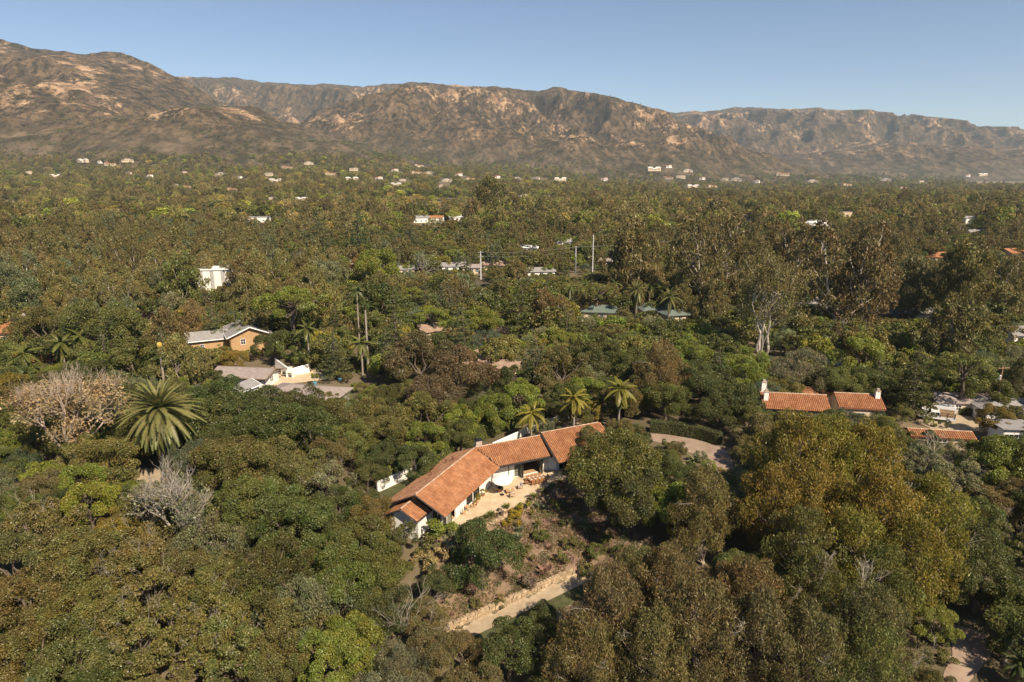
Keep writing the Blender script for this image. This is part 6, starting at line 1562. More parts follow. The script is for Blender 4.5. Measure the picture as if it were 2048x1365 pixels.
LAND = [('the bare pinkish tree', 142, 846), ('the huge date palm', 318, 820), ('the lichen grey tree', 345, 985), ('the tan house', 480, 665), ('the pool terrace', 600, 750), ('the white three storey building', 432, 565),
        ('the red tiled roof at left', 25, 650), ('the topped palm trunk', 318, 715), ('the umbrella pine', 586, 610), ('the pair of thin palms', 722, 620), ('the purple brown trees', 875, 745), ('the shake roofs', 970, 710),
        ('the distant date palm', 777, 512), ('the tall white pole', 961, 535), ('the steel pole pair', 1170, 515), ('the green roofed houses', 1270, 605), ('the white trunked gum', 1532, 620), ('the tall twin gum', 1690, 540),
        ('the silver tree', 1825, 570), ('the salmon tiled house', 1884, 506), ('the bright white house', 1634, 442), ('the lone tall olive tree', 980, 398), ('the white modern house', 515, 431), ('the ranch house', 960, 960),
        ('the gravel path', 1040, 1200), ('the big dark oak', 1235, 970), ('the driveway bend', 1400, 895), ('the terracotta house', 1600, 795), ('the parked truck', 1870, 826), ('the golden gum clump', 1690, 1040),
        ('the lower driveway', 1940, 1300), ('the dirt track', 2010, 1000), ('the brown cottage', 1668, 700), ('the white creeper wall', 2000, 700), ('the transformer pole', 2004, 770), ('the small reddish gum', 1406, 1030),
        ('the queen palms', 1150, 810), ('the cedar trio', 720, 470), ('the yellow green dome', 750, 542), ('the small dark cabin', 290, 623), ('the dead white branches', 822, 1240), ('the brown gum grove', 250, 500), ('the far left corner', 60, 420), ('the rust gum pair', 1262, 490), ('the right edge villas', 1990, 440), ('the middle cottages', 1100, 485), ('the small orange tree', 724, 531)]
ORD = ['', 'second', 'third', 'fourth', 'fifth', 'sixth', 'seventh', 'eighth', 'ninth', 'tenth', 'eleventh', 'twelfth', 'thirteenth', 'fourteenth', 'fifteenth', 'sixteenth', 'seventeenth', 'eighteenth', 'nineteenth', 'twentieth']
bucket = {}; PLANT = []
for it in FILL:
    x, y, R, sp, kind, vi, sq, cw_, rgb = it
    nm = SPEC[sp][1]
    z0 = float(ground(x, y)); p_ = PROTO[kind][vi]; s_ = R / p_['r']
    u, v, f = proj((x, y, z0 + s_ * p_['cz'] * sq))
    hwp = R * FPX / f
    if u < -hwp - 40 or u > 2048 + hwp + 40 or v - hwp > 1420: continue
    if COUNT.get(nm, 0) >= CAP[nm]: FARP.append(it); continue
    COUNT[nm] = COUNT.get(nm, 0) + 1
    li = min(range(len(LAND)), key=lambda k: (LAND[k][1] - u) ** 2 + (LAND[k][2] - v) ** 2)
    l = LAND[li]; du, dv = u - l[1], v - l[2]
    rel_ = ('left of' if du < 0 else 'right of') if abs(du) > 1.1 * abs(dv) else ('behind' if dv < 0 else 'in front of')
    key = (cw_, sp, rel_, li); bucket.setdefault(key, []).append((math.hypot(du, dv), len(PLANT))); PLANT.append(it)
LABEL = {}
for (cw_, sp, rel_, li), lst in bucket.items():
    lst.sort()
    for k, (_d, i) in enumerate(lst):
        LABEL[i] = '%s %s %s %s' % (cw_, SPEC[sp][0], rel_, LAND[li][0]) + ('' if len(lst) == 1 else ', nearest one' if k == 0 else ', %s nearest' % ORD[k])
for i, (x, y, R, sp, kind, vi, sq, cw_, rgb) in enumerate(PLANT):
    k = rf.uniform(0.85, 1.2) if y < 125 else rf.uniform(0.92, 1.45); c = tuple(ch * k * rf.uniform(.93, 1.07) for ch in rgb)
    plant(kind, x, y, R, c, LABEL[i], sq, {'oak': 'oaks of the wooded valley', 'gum': 'gum trees of the wooded valley'}.get(sp, 'other trees of the wooded valley'), vi, name=SPEC[sp][1])

# ------------------------------------------------------------------ the woodland beyond: one mass of trees
rw = np.random.RandomState(8)
pts = []; cols = []; scl = []; rot = []; pk = []
def far_add(x, y, z, s_, c, k, sz=1.0):
    pts.append((x, y, z)); cols.append(c); scl.append((s_, s_, s_ * sz)); rot.append(rw.rand() * 6.28); pk.append(k)
for (x, y, R, sp, kind, vi, sq, cw_, rgb) in FARP:
    k = 4 + rw.randint(4) if sp == 'gum' else 8 + rw.randint(2) if sp == 'cedar' else rw.randint(4)
    far_add(x, y, float(ground(x, y)), R / 5.0, rgb, k, sq)
y = 455.0
far_cand = []
while y < 4300:
    stp = 9.0 + (y - 455) * 0.0038
    for x in np.arange(-(0.80 * y + 30), 0.80 * y + 30, stp):
        far_cand.append((x + rw.uniform(-.5, .5) * stp, y + rw.uniform(-.5, .5) * stp))
    y += stp * 1.05
FC = np.array(far_cand); FZ = mountain_z(FC[:, 0], FC[:, 1]); slope = FZ - ground(FC[:, 0], FC[:, 1])
patchy = pnoise(FC[:, 0] / 190, FC[:, 1] / 260) + 0.5 * pnoise(FC[:, 0] / 60 + 7, FC[:, 1] / 80)
dens = np.clip(1.0 - slope / 75.0, 0.0, 1) * 0.8 + 0.80 * np.exp(-slope / 230) * (patchy > -0.1)
keep = rw.rand(len(FC)) < dens * np.where(patchy < -0.24, 0.15, 1.0) * np.where(FC[:, 1] > 1500, 0.8, 1)
for (x, y), z, sl, pn in zip(FC[keep], FZ[keep], slope[keep], patchy[keep]):
    u, v, f = proj((x, y, z))
    if u < -120 or u > 2170 or (x > 1500 and y > 2400 and inside((x, y), FIELD)): continue
    side = u / 2048
    r = rw.rand()
    gum_p = 0.40 + 0.30 * (pn > 0.1) - 0.18 * (pn < -0.15)
    bushy = sl > 28
    if bushy: k = 10 + rw.randint(2); s_ = rw.uniform(.5, 1.3); c = [OAKG, DARK, OLIVE, BROWN][rw.randint(4)]; sz = 1
    elif r < gum_p: k = 4 + rw.randint(4); s_ = rw.uniform(.8, 1.5); sz = rw.uniform(.6, .95); c = [BROWN, RUST, (0.16, 0.13, 0.055), OLIVE][rw.randint(4)]
    elif r < gum_p + .07: k = 8 + rw.randint(2); s_ = rw.uniform(.7, 1.2); sz = 1; c = CED
    else: k = rw.randint(4); s_ = rw.uniform(.7, 1.75); sz = rw.uniform(.8, 1.15); c = [DARK, OLIVE, OAKG, OAKG, BRIGHT, LIME, OLIVE, (0.25, 0.18, 0.05)][rw.randint(8)]; c = tuple(np.array(c) * (1 + 0.25 * pn))
    tp = 9 * s_ if k < 4 else 15 * s_ * sz
    ut, vt, ft = proj((x, y, z + tp)); hwp = 4.6 * s_ * FPX / ft; bad = False
    for (u0, v0, u1, v1, D) in PROTECT:
        if D is not None and y < D and ut + hwp * .8 > u0 and ut - hwp * .8 < u1 and vt < v1 - 2 and v > v0: bad = True; break
    if bad: continue
    b = rw.choice([rw.uniform(.65, 1.0), rw.uniform(1.0, 1.35), rw.uniform(1.3, 1.9)])
    far_add(x, y, z, s_, tuple(ch * b for ch in c), k, sz)
proto_col = bpy.data.collections.new('woodland_kinds')
for k, p_ in enumerate(PROTO['far'] + PROTO['bush_far']):
    proto_col.objects.link(bpy.data.objects.new('far_tree_%02d' % k, p_['crown']))
    p_['crown'].materials[0] = M['leaf_far']
pm = bpy.data.meshes.new('woodland')
pm.from_pydata(pts, [], [])
for nm, ty, data in (('tree_colour', 'FLOAT_VECTOR', np.array(cols)), ('tree_scale', 'FLOAT_VECTOR', np.array(scl)), ('tree_rot', 'FLOAT_VECTOR', np.array([(0, 0, r) for r in rot]))):
    a_ = pm.attributes.new(nm, ty, 'POINT'); a_.data.foreach_set('vector', data.astype(np.float32).ravel())
a_ = pm.attributes.new('tree_kind', 'INT', 'POINT'); a_.data.foreach_set('value', np.array(pk, dtype=np.int32))
wood = tag(obj('woodland', pm), kind='stuff')
ng = bpy.data.node_groups.new('woodland_scatter', 'GeometryNodeTree')
ng.interface.new_socket('Geometry', in_out='INPUT', socket_type='NodeSocketGeometry'); ng.interface.new_socket('Geometry', in_out='OUTPUT', socket_type='NodeSocketGeometry')
gi = ng.nodes.new('NodeGroupInput'); go = ng.nodes.new('NodeGroupOutput'); iop = ng.nodes.new('GeometryNodeInstanceOnPoints'); ci = ng.nodes.new('GeometryNodeCollectionInfo'); m2p = ng.nodes.new('GeometryNodeMeshToPoints')
ci.inputs['Collection'].default_value = proto_col; ci.inputs['Separate Children'].default_value = True; ci.inputs['Reset Children'].default_value = True
def nattr(nm, ty):
    n = ng.nodes.new('GeometryNodeInputNamedAttribute'); n.data_type = ty; n.inputs['Name'].default_value = nm; return n.outputs[0]
ng.links.new(gi.outputs[0], m2p.inputs['Mesh']); ng.links.new(m2p.outputs[0], iop.inputs['Points']); ng.links.new(ci.outputs[0], iop.inputs['Instance'])
iop.inputs['Pick Instance'].default_value = True
ng.links.new(nattr('tree_kind', 'INT'), iop.inputs['Instance Index'])
e2r = ng.nodes.new('FunctionNodeEulerToRotation'); ng.links.new(nattr('tree_rot', 'FLOAT_VECTOR'), e2r.inputs[0]); ng.links.new(e2r.outputs[0], iop.inputs['Rotation'])
ng.links.new(nattr('tree_scale', 'FLOAT_VECTOR'), iop.inputs['Scale'])
ng.links.new(iop.outputs[0], go.inputs[0])
mod = wood.modifiers.new('scatter', 'NODES'); mod.node_group = ng
print('PLANTED', len(PLANT), COUNT, 'FAR', len(pts))
# ------------------------------------------------------------------ shrubs and garden plants
def mound_mesh(seed, n=1300, size=0.10, rx=0.6, rz=0.5, aspect=0.5, nc=12, name='shrub'):
    rng = np.random.RandomState(seed)
    C, R, D = clumps_round(rng, nc, rx, rz, rz * 0.75, -0.2, 0.2, 0.2, (0.3, 0.5), nb=7)
    V, t = foliage(rng, C, R, D, n, size, aspect)
    return mesh_from(name, V, np.arange(len(V)).reshape(-1, 4), M['leaf'], tint=t)
def tuft_mesh(seed, n=150, L=0.8, w=0.03, spread=0.7, name='tuft', up=1.0):
    rng = np.random.RandomState(seed); mb = MB()
    for i in range(n):
        ph = rng.rand() * 6.28; s_ = spread * rng.rand() ** 0.7; l = L * (0.6 + 0.5 * rng.rand())
        d = np.array([math.cos(ph) * s_, math.sin(ph) * s_, up]); d /= np.linalg.norm(d); b = np.array([-math.sin(ph), math.cos(ph), 0]) * w
        p0 = np.array([math.cos(ph), math.sin(ph), 0]) * 0.12 * rng.rand(); p1 = p0 + d * l * 0.6; p2 = p1 + (d * 0.7 + np.array([math.cos(ph) * .5, math.sin(ph) * .5, -0.5 * s_])) * l * 0.45
        mb.add([p0 - b, p0 + b, p1 + b, p1 - b, p2], [(0, 1, 2, 3), (3, 2, 4)], 0, 0.6 + 0.8 * rng.rand())
    return mb.mesh(name, M['leaf'])
def agave_leaf(L=1.0, w=0.11, curl=0.25):
    mb = MB(); pts = []
    for i in range(5):
        t = i / 4; pts.append((L * t, 0, -curl * L * t * t))
    ww = (w * .8, w, w * .9, w * .55, 0.01)
    vs = []
    for p, k in zip(pts, ww): vs += [(p[0], -k, p[2] + k * .35), (p[0], 0, p[2] - k * .15), (p[0], k, p[2] + k * .35), (p[0], 0, p[2] - k * .5)]
    fs = []
    for i in range(4):
        for j in range(4): fs.append((i * 4 + j, i * 4 + (j + 1) % 4, i * 4 + 4 + (j + 1) % 4, i * 4 + 4 + j))
    mb.add(vs, fs, 0, 1.0)
    return mb.mesh('leaf', M['leaf'])
AGL = [agave_leaf(), agave_leaf(1.0, 0.09, 0.5), agave_leaf(1.0, 0.05, 0.12)]
def rosette(name, label, p, r, n, colour, leaf=0, elev=(80, 10), group=None, cat='plant', trunk=0.0):
    t = thing(name, label, cat, tuple(p), 0, group)
    if trunk:
        mb = MB(); mb.tube([(0, 0, -.3), (0, 0, trunk)], [0.14, 0.11], 6); mb.build('stem', M['palm_trunk'], t)
    for i in range(n):
        f = (i + .5) / n; o = obj('leaf', AGL[leaf], t, (0, 0, trunk + 0.05))
        o.rotation_euler = (0, -math.radians(elev[0] + (elev[1] - elev[0]) * f + rt.uniform(-6, 6)), i * 2.4 + rt.uniform(-.2, .2))
        s_ = r * rt.uniform(.85, 1.1); o.scale = (s_, s_, s_); k = rt.uniform(.8, 1.2); o.color = (colour[0] * k, colour[1] * k, colour[2] * k, 1)
    return t
MOUND = [mound_mesh(400 + k) for k in range(4)]
TUFT = [tuft_mesh(410 + k) for k in range(3)]
ALOE = [tuft_mesh(420 + k, 70, 0.55, 0.028, 0.75, 'aloe') for k in range(2)]
def shrub(u, v, r, colour, label, meshes, name='shrub', group=None, hz=1.0, cat='shrub', hang=0.0):
    p = gpt(u, v, 0.0); o = obj(name, meshes[rt.randrange(len(meshes))], None, tuple(p + (0, 0, 0.02)), rt.random() * 6.28, (r / .6, r / .6, r / .6 * hz)); o.color = (*colour, 1)
    return tag(o, label, cat, group)
YEL = (0.32, 0.22, 0.025); MAUVE = (0.20, 0.14, 0.115); PINK = (0.33, 0.19, 0.145); SAGE = (0.20, 0.20, 0.12); STRAW = (0.34, 0.24, 0.11)
for u, v, r, c, lab in ((1026, 1052, .95, YEL, 'yellow flowering shrub against the upper stone wall, nearest the rounded oak bush'), (1034, 1038, .85, YEL, 'yellow flowering shrub against the upper stone wall, middle of three'),
    (1050, 1028, .85, (0.22, 0.2, 0.03), 'greenish yellow shrub against the upper stone wall, uppermost of three'), (884, 1086, 1.6, BRIGHT, 'large bright green shrub at the foot of the white gable'), (900, 1105, 1.3, SAGE, 'grey green shrub below the bright shrub of the gable'),
    (862, 1108, 1.3, OLIVE, 'olive shrub left of the bright shrub of the gable'), (873, 1132, 1.2, STRAW, 'dry golden shrub on the slope below the gable'), (848, 1140, 1.0, STRAW, 'dry straw coloured clump on the slope left of the dry golden shrub'),
    (1082, 1086, .95, OAKG, 'dark green shrub below the upper yucca'), (1131, 1054, .7, DARK, 'small dark green shrub left of the grey spiky yucca'), (1136, 1096, .8, OLIVE, 'olive shrub in the middle of the garden slope'), (1194, 1120, 1.1, OAKG, 'green shrub above the far end of the gravel path'),
    (1121, 1128, .85, OLIVE, 'dark olive shrub near the lower wall in the garden'), (997, 1216, .6, OAKG, 'small green shrub at the top of the lower stone wall'), (1055, 1178, .9, MAUVE, 'dry grey brown bush above the lower stone wall'), (1053, 1120, .9, OLIVE, 'olive shrub right of the rounded oak bush'),
    (1212, 1088, .7, OAKG, 'green shrub beside the small agave under the oak'), (1085, 1024, .6, SAGE, 'sage shrub below the patio edge'), (1108, 1020, .75, OLIVE, 'olive shrub below the stone wall in the upper garden'), (1066, 1016, .55, SAGE, 'small sage shrub next to the upper stone wall'),
    (1160, 1100, .6, OLIVE, 'low olive shrub on bare soil right of the middle olive shrub'), (1230, 1110, .6, DARK, 'low dark shrub beside the short stone curb'), (948, 1058, .45, MAUVE, 'mauve dry plant at the near tip of the patio'), (930, 1068, .5, MAUVE, 'mauve dry mound on the strip above the near end of the stone wall'),
    (1098, 985, .5, MAUVE, 'mauve mound near the patio corner post'), (1080, 993, .5, MAUVE, 'mauve mound in the planting strip, second from the post'), (1058, 1003, .45, MAUVE, 'mauve mound in the planting strip, third from the post'), (1000, 1030, .45, MAUVE, 'mauve mound in the planting strip below the white umbrella'),
    (1000, 1205, .5, STRAW, 'straw clump above the lower stone wall'), (950, 1218, .6, OLIVE, 'olive clump at the near end of the lower stone wall'), (1170, 1150, .8, OLIVE, 'olive bush closing the far end of the gravel path'), (1185, 1165, .8, DARK, 'dark bush at the far end of the gravel path'),
    (1420, 946, 1.0, BRIGHT, 'bright green low shrub at the inside of the driveway bend'), (1448, 958, .9, STRAW, 'pale ball shaped shrub right of the driveway bend'), (1476, 966, .8, SAGE, 'sage ball shaped shrub right of the pale ball shaped one'),
    (1330, 905, 1.1, OAKG, 'green shrub below the near edge of the driveway, leftmost'), (1348, 912, 1.2, OLIVE, 'olive shrub below the near edge of the driveway, second from left'), (1402, 925, 1.0, SAGE, 'sage shrub between the pale agaves and the driveway'),
    (1380, 955, 1.2, DARK, 'dark shrub right of the pale variegated agave'), (1340, 940, 1.3, DARK, 'dark shrub left of the pale variegated agave'), (1410, 962, 1.1, OLIVE, 'olive shrub below the bright shrub of the driveway bend'), (1325, 965, 1.3, OAKG, 'green shrub between the big oak and the pale agaves'),
    (1882, 1290, 1.0, DARK, 'dark shrub at the left edge of the lower driveway'), (1990, 1312, 1.0, OAKG, 'green shrub at the right edge of the lower driveway'), (1890, 1335, .9, OLIVE, 'olive shrub at the lower left of the lower driveway'),
    (1858, 852, .8, BRIGHT, 'small bright green shrub in front of the parked pickup'), (1886, 857, .7, DARK, 'small dark shrub beside the bright one in front of the pickup')):
    shrub(u, v, r * 1.2, c, lab, MOUND)
for k, (u, v, r) in enumerate(((1013, 1019, .75), (982, 1033, .7), (1067, 998, .75), (1082, 986, .75), (974, 1037, .6), (1120, 966, .5), (1036, 1082, .9), (1039, 1066, .8))):
    shrub(u, v, r, SAGE if k > 5 else (0.2, 0.2, 0.06), ('green grass tuft on the patio edge, %s counting from the post' % ('third', 'fourth', 'second', 'first', 'fifth', '-')[k] if k < 5 else ('grass tuft at the foot of the patio post', 'tall blue grey grass tuft right of the rounded oak bush', 'upper blue grey grass tuft by the yellow shrubs')[k - 5]), TUFT, 'grass_tuft', cat='grass tuft', group='grass tufts of the garden')
for u, v, r, lab in ((1111, 1048, .8, 'pink aloe patch, uppermost on the garden slope'), (1099, 1100, .75, 'pink aloe patch in the middle of the garden slope'), (1085, 1150, 1.2, 'largest pink aloe patch above the lower stone wall'), (1097, 1140, .9, 'pink aloe patch touching the largest one'), (1041, 1162, .75, 'pink aloe patch nearest the rounded oak bush'), (1065, 1135, .5, 'small orange pink aloe above the largest patch')):
    shrub(u, v, r * 1.3, PINK, lab, ALOE, 'aloe', cat='aloe', group='pink aloes of the garden')
for u, v, r, n, c, lf, el, tr, lab in ((1075, 1058, 1.1, 34, (0.2, 0.18, 0.06), 2, (85, -40), .7, 'yellowish yucca with a stem in the upper garden'), (1170, 1064, 1.3, 40, (0.21, 0.22, 0.12), 2, (85, -30), .8, 'grey green spiky yucca left of the big oak shadow'),
    (1248, 1070, 1.0, 22, (0.2, 0.22, 0.12), 0, (75, 5), 0, 'agave under the big oak beside the stone curb'), (1207, 1082, .7, 18, (0.21, 0.22, 0.11), 0, (75, 5), 0, 'small agave left of the agave under the big oak'),
    (1359, 950, 1.5, 26, (0.33, 0.32, 0.18), 1, (80, 0), 0, 'pale variegated agave left of the driveway bend'), (1388, 924, 1.5, 26, (0.27, 0.28, 0.15), 1, (80, 0), 0, 'tall pale agave beside the driveway bend'), (1375, 940, 1.1, 20, (0.34, 0.32, 0.2), 1, (80, 0), 0, 'agave between the two large pale agaves'),
    (1470, 994, 1.3, 26, (0.15, 0.20, 0.19), 0, (80, 5), 0, 'blue grey agave below the driveway'), (1500, 1012, 1.0, 22, (0.15, 0.20, 0.19), 0, (80, 5), 0, 'smaller blue grey agave below the driveway')):
    rosette('yucca' if lf == 2 else 'agave', lab, gpt(u, v), r, n, c, lf, el, None, 'yucca' if lf == 2 else 'agave', tr)
# dead white branches
def dead_branches(label, u, v, L, seed, h=1.5, mat='twig_grey', d=(0.2, -0.1, 1.0), n=7):
    rng = np.random.RandomState(seed); mb = MB(); p = gpt(u, v, h)
    for k in range(n):
        branching(mb, rng, (0, 0, 0 if k else -h), np.array(d) + rng.randn(3) * 0.5, L, 0.034, 4, 0.35, 0.08, (2, 3), sides=3)
    o = mb.build('dead_branch', M[mat], None, (p[0], p[1], p[2] + h)); return tag(o, label, 'dead branches')
dead_branches('bleached white dead branches fanning up left of the gravel path', 815, 1262, 2.2, 1, 2.5)
dead_branches('pale dead twigs among the golden gums, middle of the clump', 1720, 1180, 1.3, 2, 9.0)
dead_branches('pale dead limbs arching over oaks in front of the carport', 1868, 905, 1.5, 3, 4.0, d=(0.3, 0, .5))
dead_branches('pale bare twigs above the foreground rust gums', 1640, 1150, 1.1, 4, 9.0)
# soil covered with small dry growth
for nm_, seed_, num_, ox, thr_, col_, sz_ in (('ground_cover', 77, 8500, 0.0, -0.12, (0.17, 0.13, 0.065), 0.24), ('flowering_ground_cover', 78, 3600, 31.0, 0.10, (0.20, 0.105, 0.10), 0.22), ('green_ground_cover', 79, 4200, 57.0, 0.08, (0.11, 0.12, 0.04), 0.24)):
    rng = np.random.RandomState(seed_); V = []; T = []
    while len(V) < num_:
        x = rng.uniform(-8, 16); y = rng.uniform(67, 94)
        if not inside((x, y), garden) or pnoise(np.array(x / 2.2 + ox), np.array(y / 2.2)) < thr_: continue
        z = float(ground(x, y)) + .08; c = np.array([[x, y, z + .05]])
        V.append(leaf_quads(np.repeat(c, 3, 0) + rng.randn(3, 3) * [.12, .12, .06], rng.randn(3, 3), sz_, 0.4, rng, up=.8)); T += list(0.5 + rng.rand(3))
    V = np.concatenate(V); o = obj(nm_, mesh_from(nm_, V, np.arange(len(V)).reshape(-1, 4), M['leaf'], tint=T)); o.color = (*col_, 1); tag(o, kind='stuff')
# clipped hedges
def hedge(label, px, h, w, colour, leaf=0.16, dens=75):
    P = [gpt(u, v) for u, v in px]; rng = np.random.RandomState(len(label)); V = []; T = []
    for a, b in zip(P[:-1], P[1:]):
        L = np.linalg.norm((b - a)[:2]); d = (b - a) / L; n = np.array([-d[1], d[0], 0])
        N_ = int(L * (2 * h + w) * dens)
        s_ = rng.rand(N_) * L; q = rng.rand(N_) * (2 * h + w)
        off = np.where(q < h, -w / 2, np.where(q < h + w, q - h - w / 2, w / 2)); z = np.where(q < h, q, np.where(q < h + w, h, 2 * h + w - q))
        out = np.stack([np.where(q < h, -n[0], np.where(q < h + w, 0, n[0])), np.where(q < h, -n[1], np.where(q < h + w, 0, n[1])), np.where((q >= h) & (q < h + w), 1, 0.1)], 1)
        bl = 0.12 * pnoise(s_ * .8, z * .9)
        C = a + d * s_[:, None] + n * off[:, None] + np.array([0, 0, 1]) * z[:, None] + out * (bl + rng.randn(N_) * .05)[:, None]
        V.append(leaf_quads(C - P[0], out, leaf, .6, rng)); T.append(np.clip(1 + .2 * rng.randn(N_), .4, 1.45))
    V = np.concatenate(V); t = thing('hedge', label, 'hedge', tuple(P[0]))
    o = obj('foliage', mesh_from('foliage', V, np.arange(len(V)).reshape(-1, 4), M['leaf'], tint=np.concatenate(T)), t); o.color = (*colour, 1)
    mb = MB()
    for a, b in zip(P[:-1], P[1:]):
        d = unit((b - a)[:2]); n = np.array([-d[1], d[0]]) * (w / 2 - .12); a2 = a - P[0]; b2 = b - P[0]
        mb.prism([tuple(a2[:2] - n), tuple(b2[:2] - n), tuple(b2[:2] + n), tuple(a2[:2] + n)], [a2[2] - .3, b2[2] - .3, b2[2] - .3, a2[2] - .3], [a2[2] + h - .12, b2[2] + h - .12, b2[2] + h - .12, a2[2] + h - .12])
    mb.build('stems', surf('hedge_stems', (0.03, 0.035, 0.015), (0.05, 0.05, 0.025), 3, .95), t)
hedge('tall clipped green hedge behind the pool terrace wall', [(588, 728), (640, 736), (700, 742), (762, 748)], 3.4, 1.6, BRIGHT)
hedge('dark hedge lining the far side of the driveway', [(1300, 864), (1345, 868), (1400, 878), (1440, 890)], 2.2, 1.6, DARK)
hedge('long dark clipped hedge below the white creeper wall', [(1962, 716), (2000, 720), (2056, 728)], 2.2, 1.5, DARK)
hedge('low clipped hedge behind the parked truck', [(1915, 828), (1960, 832), (1998, 838)], 1.3, 1.2, OAKG)
hedge('ivy covered bank behind the lawn wall of the ranch house', [(770, 968), (815, 950), (862, 928), (905, 908)], 2.6, 2.2, BRIGHT)
hedge('bright shrub bank behind the ranch house and its chimney', [(920, 893), (975, 872), (1040, 846), (1120, 822)], 2.8, 2.4, BRIGHT)
# ------------------------------------------------------------------ patio furniture
def on_patio(u, v): return at(u, v, 0.025)
RZ = math.atan2(aR[1], aR[0])
def table(name, label, p, rz, L, W, h, mat='wood', rnd=False, cat='table'):
    t = thing(name, label, cat, tuple(p), rz); mb = MB()
    if rnd: mb.lathe((0, 0, h - .04), [(L / 2, 0), (L / 2, .04)], 16)
    else: mb.box((0, 0, h - .025), (L, W, .05))
    mb.build('table_top', M[mat], t)
    for sx in (-1, 1):
        for sy in (-1, 1):
            mb = MB(); mb.box((sx * (L / 2 - .08) * (.6 if rnd else 1), sy * ((L if rnd else W) / 2 - .08) * (.6 if rnd else 1), (h - .05) / 2), (.08, .08, h - .05)); mb.build('leg', M[mat], t)
    return t
def chair_proto(name, label, mat, cushion=None, w=.5, arm=False, sh=.45, bh=.92):
    t = thing(name, label, 'chair'); mb = MB(); mb.box((0, 0, sh - .03), (w, w, .05)); mb.build('seat', M[mat], t)
    mb = MB()
    for z in (sh + .18, sh + .32, bh - .04): mb.box((0, w / 2 - .02, z), (w, .03, .09))
    mb.build('backrest', M[mat], t)
    for sx in (-1, 1):
        mb = MB(); mb.box((sx * (w / 2 - .03), -w / 2 + .03, (sh - .055 + (.2 if arm else 0)) / 2), (.05, .05, sh - .055 + (.2 if arm else 0))); mb.build('leg', M[mat], t)
        mb = MB(); mb.box((sx * (w / 2 + .005), w / 2 - .02, bh / 2), (.05, .05, bh)); mb.build('leg', M[mat], t)
        if arm: mb = MB(); mb.box((sx * (w / 2 - .0), 0, sh + .19), (.07, w, .04)); mb.build('armrest', M[mat], t)
    if cushion:
        mb = MB(); mb.box((0, -.02, sh + .06), (w * .86, w * .9, .11)); mb.build('cushion', M[cushion], t)
        mb = MB(); mb.box((0, w / 2 - .11, sh + .3), (w * .86, .11, .42), rx=-.12); mb.build('cushion', M[cushion], t)
    return t
def copy_thing(src, loc, rz, label, group=None):
    r = src.copy(); COL.objects.link(r); r.location = loc; r.rotation_euler = (0, 0, rz); r['label'] = label
    if group: r['group'] = group
    for ch in list(src.children):
        c = ch.copy(); COL.objects.link(c); c.parent = r
        for g in list(ch.children):
            d = g.copy(); COL.objects.link(d); d.parent = c
    return r
tp = on_patio(1073, 965); table('dining_table', 'long brown wooden dining table laid with white plates on the patio', tp, RZ, 2.7, 1.1, .76)
def tloc(a, b, z=0.0): return (tp[0] + aR[0] * a - aR[1] * b, tp[1] + aR[1] * a + aR[0] * b, tp[2] + z)
ch0 = chair_proto('dining_chair', 'brown wooden chair on the patio side of the long table, leftmost of four', 'wood')
nth = ('leftmost', 'second from left', 'third from left', 'rightmost')
first = True
for side, rr, ph in ((-1, math.pi, 'patio side'), (1, 0.0, 'house side')):
    for k in range(4):
        loc = tloc(-1.0 + k * .67, side * .72); lab = 'brown wooden chair on the %s of the long table, %s of four' % (ph, nth[k])
        if first: ch0.location = loc; ch0.rotation_euler = (0, 0, RZ + rr); ch0['group'] = 'chairs round the long dining table'; first = False
        else: copy_thing(ch0, loc, RZ + rr, lab, 'chairs round the long dining table')
copy_thing(ch0, tloc(-1.7, 0), RZ + math.pi / 2, 'brown wooden chair at the left head of the long table', 'chairs round the long dining table')
copy_thing(ch0, tloc(1.7, 0), RZ - math.pi / 2, 'brown wooden chair at the right head of the long table', 'chairs round the long dining table')
mb = MB(); mb.lathe((0, 0, 0), [(.08, 0), (.16, .02), (.15, .025)], 12); pm_ = mb.mesh('plate', M['plate'])
for k in range(4):
    for side, ph in ((-1, 'patio side'), (1, 'house side')):
        tag(obj('plate', pm_, None, tloc(-1.0 + k * .67, side * .33, .765)), 'white plate on the long table, %s, %s of four' % (ph, nth[k]), 'plate', 'plates on the long table')
mb = MB(); mb.lathe((0, 0, 0), [(.06, 0), (.09, .1), (.05, .2), (.06, .24)], 10); tag(mb.build('vase', M['pale_wood'], None, tloc(0, 0, .765)), 'small vase in the middle of the long table', 'vase')
lt = on_patio(1020, 985); table('coffee_table', 'low square pale wooden table between the cushioned armchairs', lt, .3, 1.25, 1.1, .4, 'pale_wood', cat='table')
mb = MB(); mb.lathe((0, 0, 0), [(.07, 0), (.1, .05), (.09, .12)], 10); tag(mb.build('bowl', M['plate'], None, (lt[0], lt[1] + .1, lt[2] + .405)), 'white bowl on the low square table', 'bowl')
ac = chair_proto('armchair', 'wooden armchair with grey white cushions on the near side of the low table', 'pale_wood', 'fabric_grey', .68, True, .4, .85)
p_ = on_patio(1024, 995); ac.location = tuple(p_); ac.rotation_euler = (0, 0, math.radians(200)); ac['group'] = 'armchairs on the patio'
copy_thing(ac, tuple(on_patio(1040, 978)), math.radians(-75), 'wooden armchair with grey white cushions right of the low table', 'armchairs on the patio')
copy_thing(ac, tuple(on_patio(992, 981)), math.radians(70), 'wooden armchair in the shade of the white umbrella, nearer the wall', 'armchairs on the patio')
copy_thing(ac, tuple(on_patio(1008, 972)), math.radians(20), 'wooden armchair behind the low table under the white umbrella', 'armchairs on the patio')
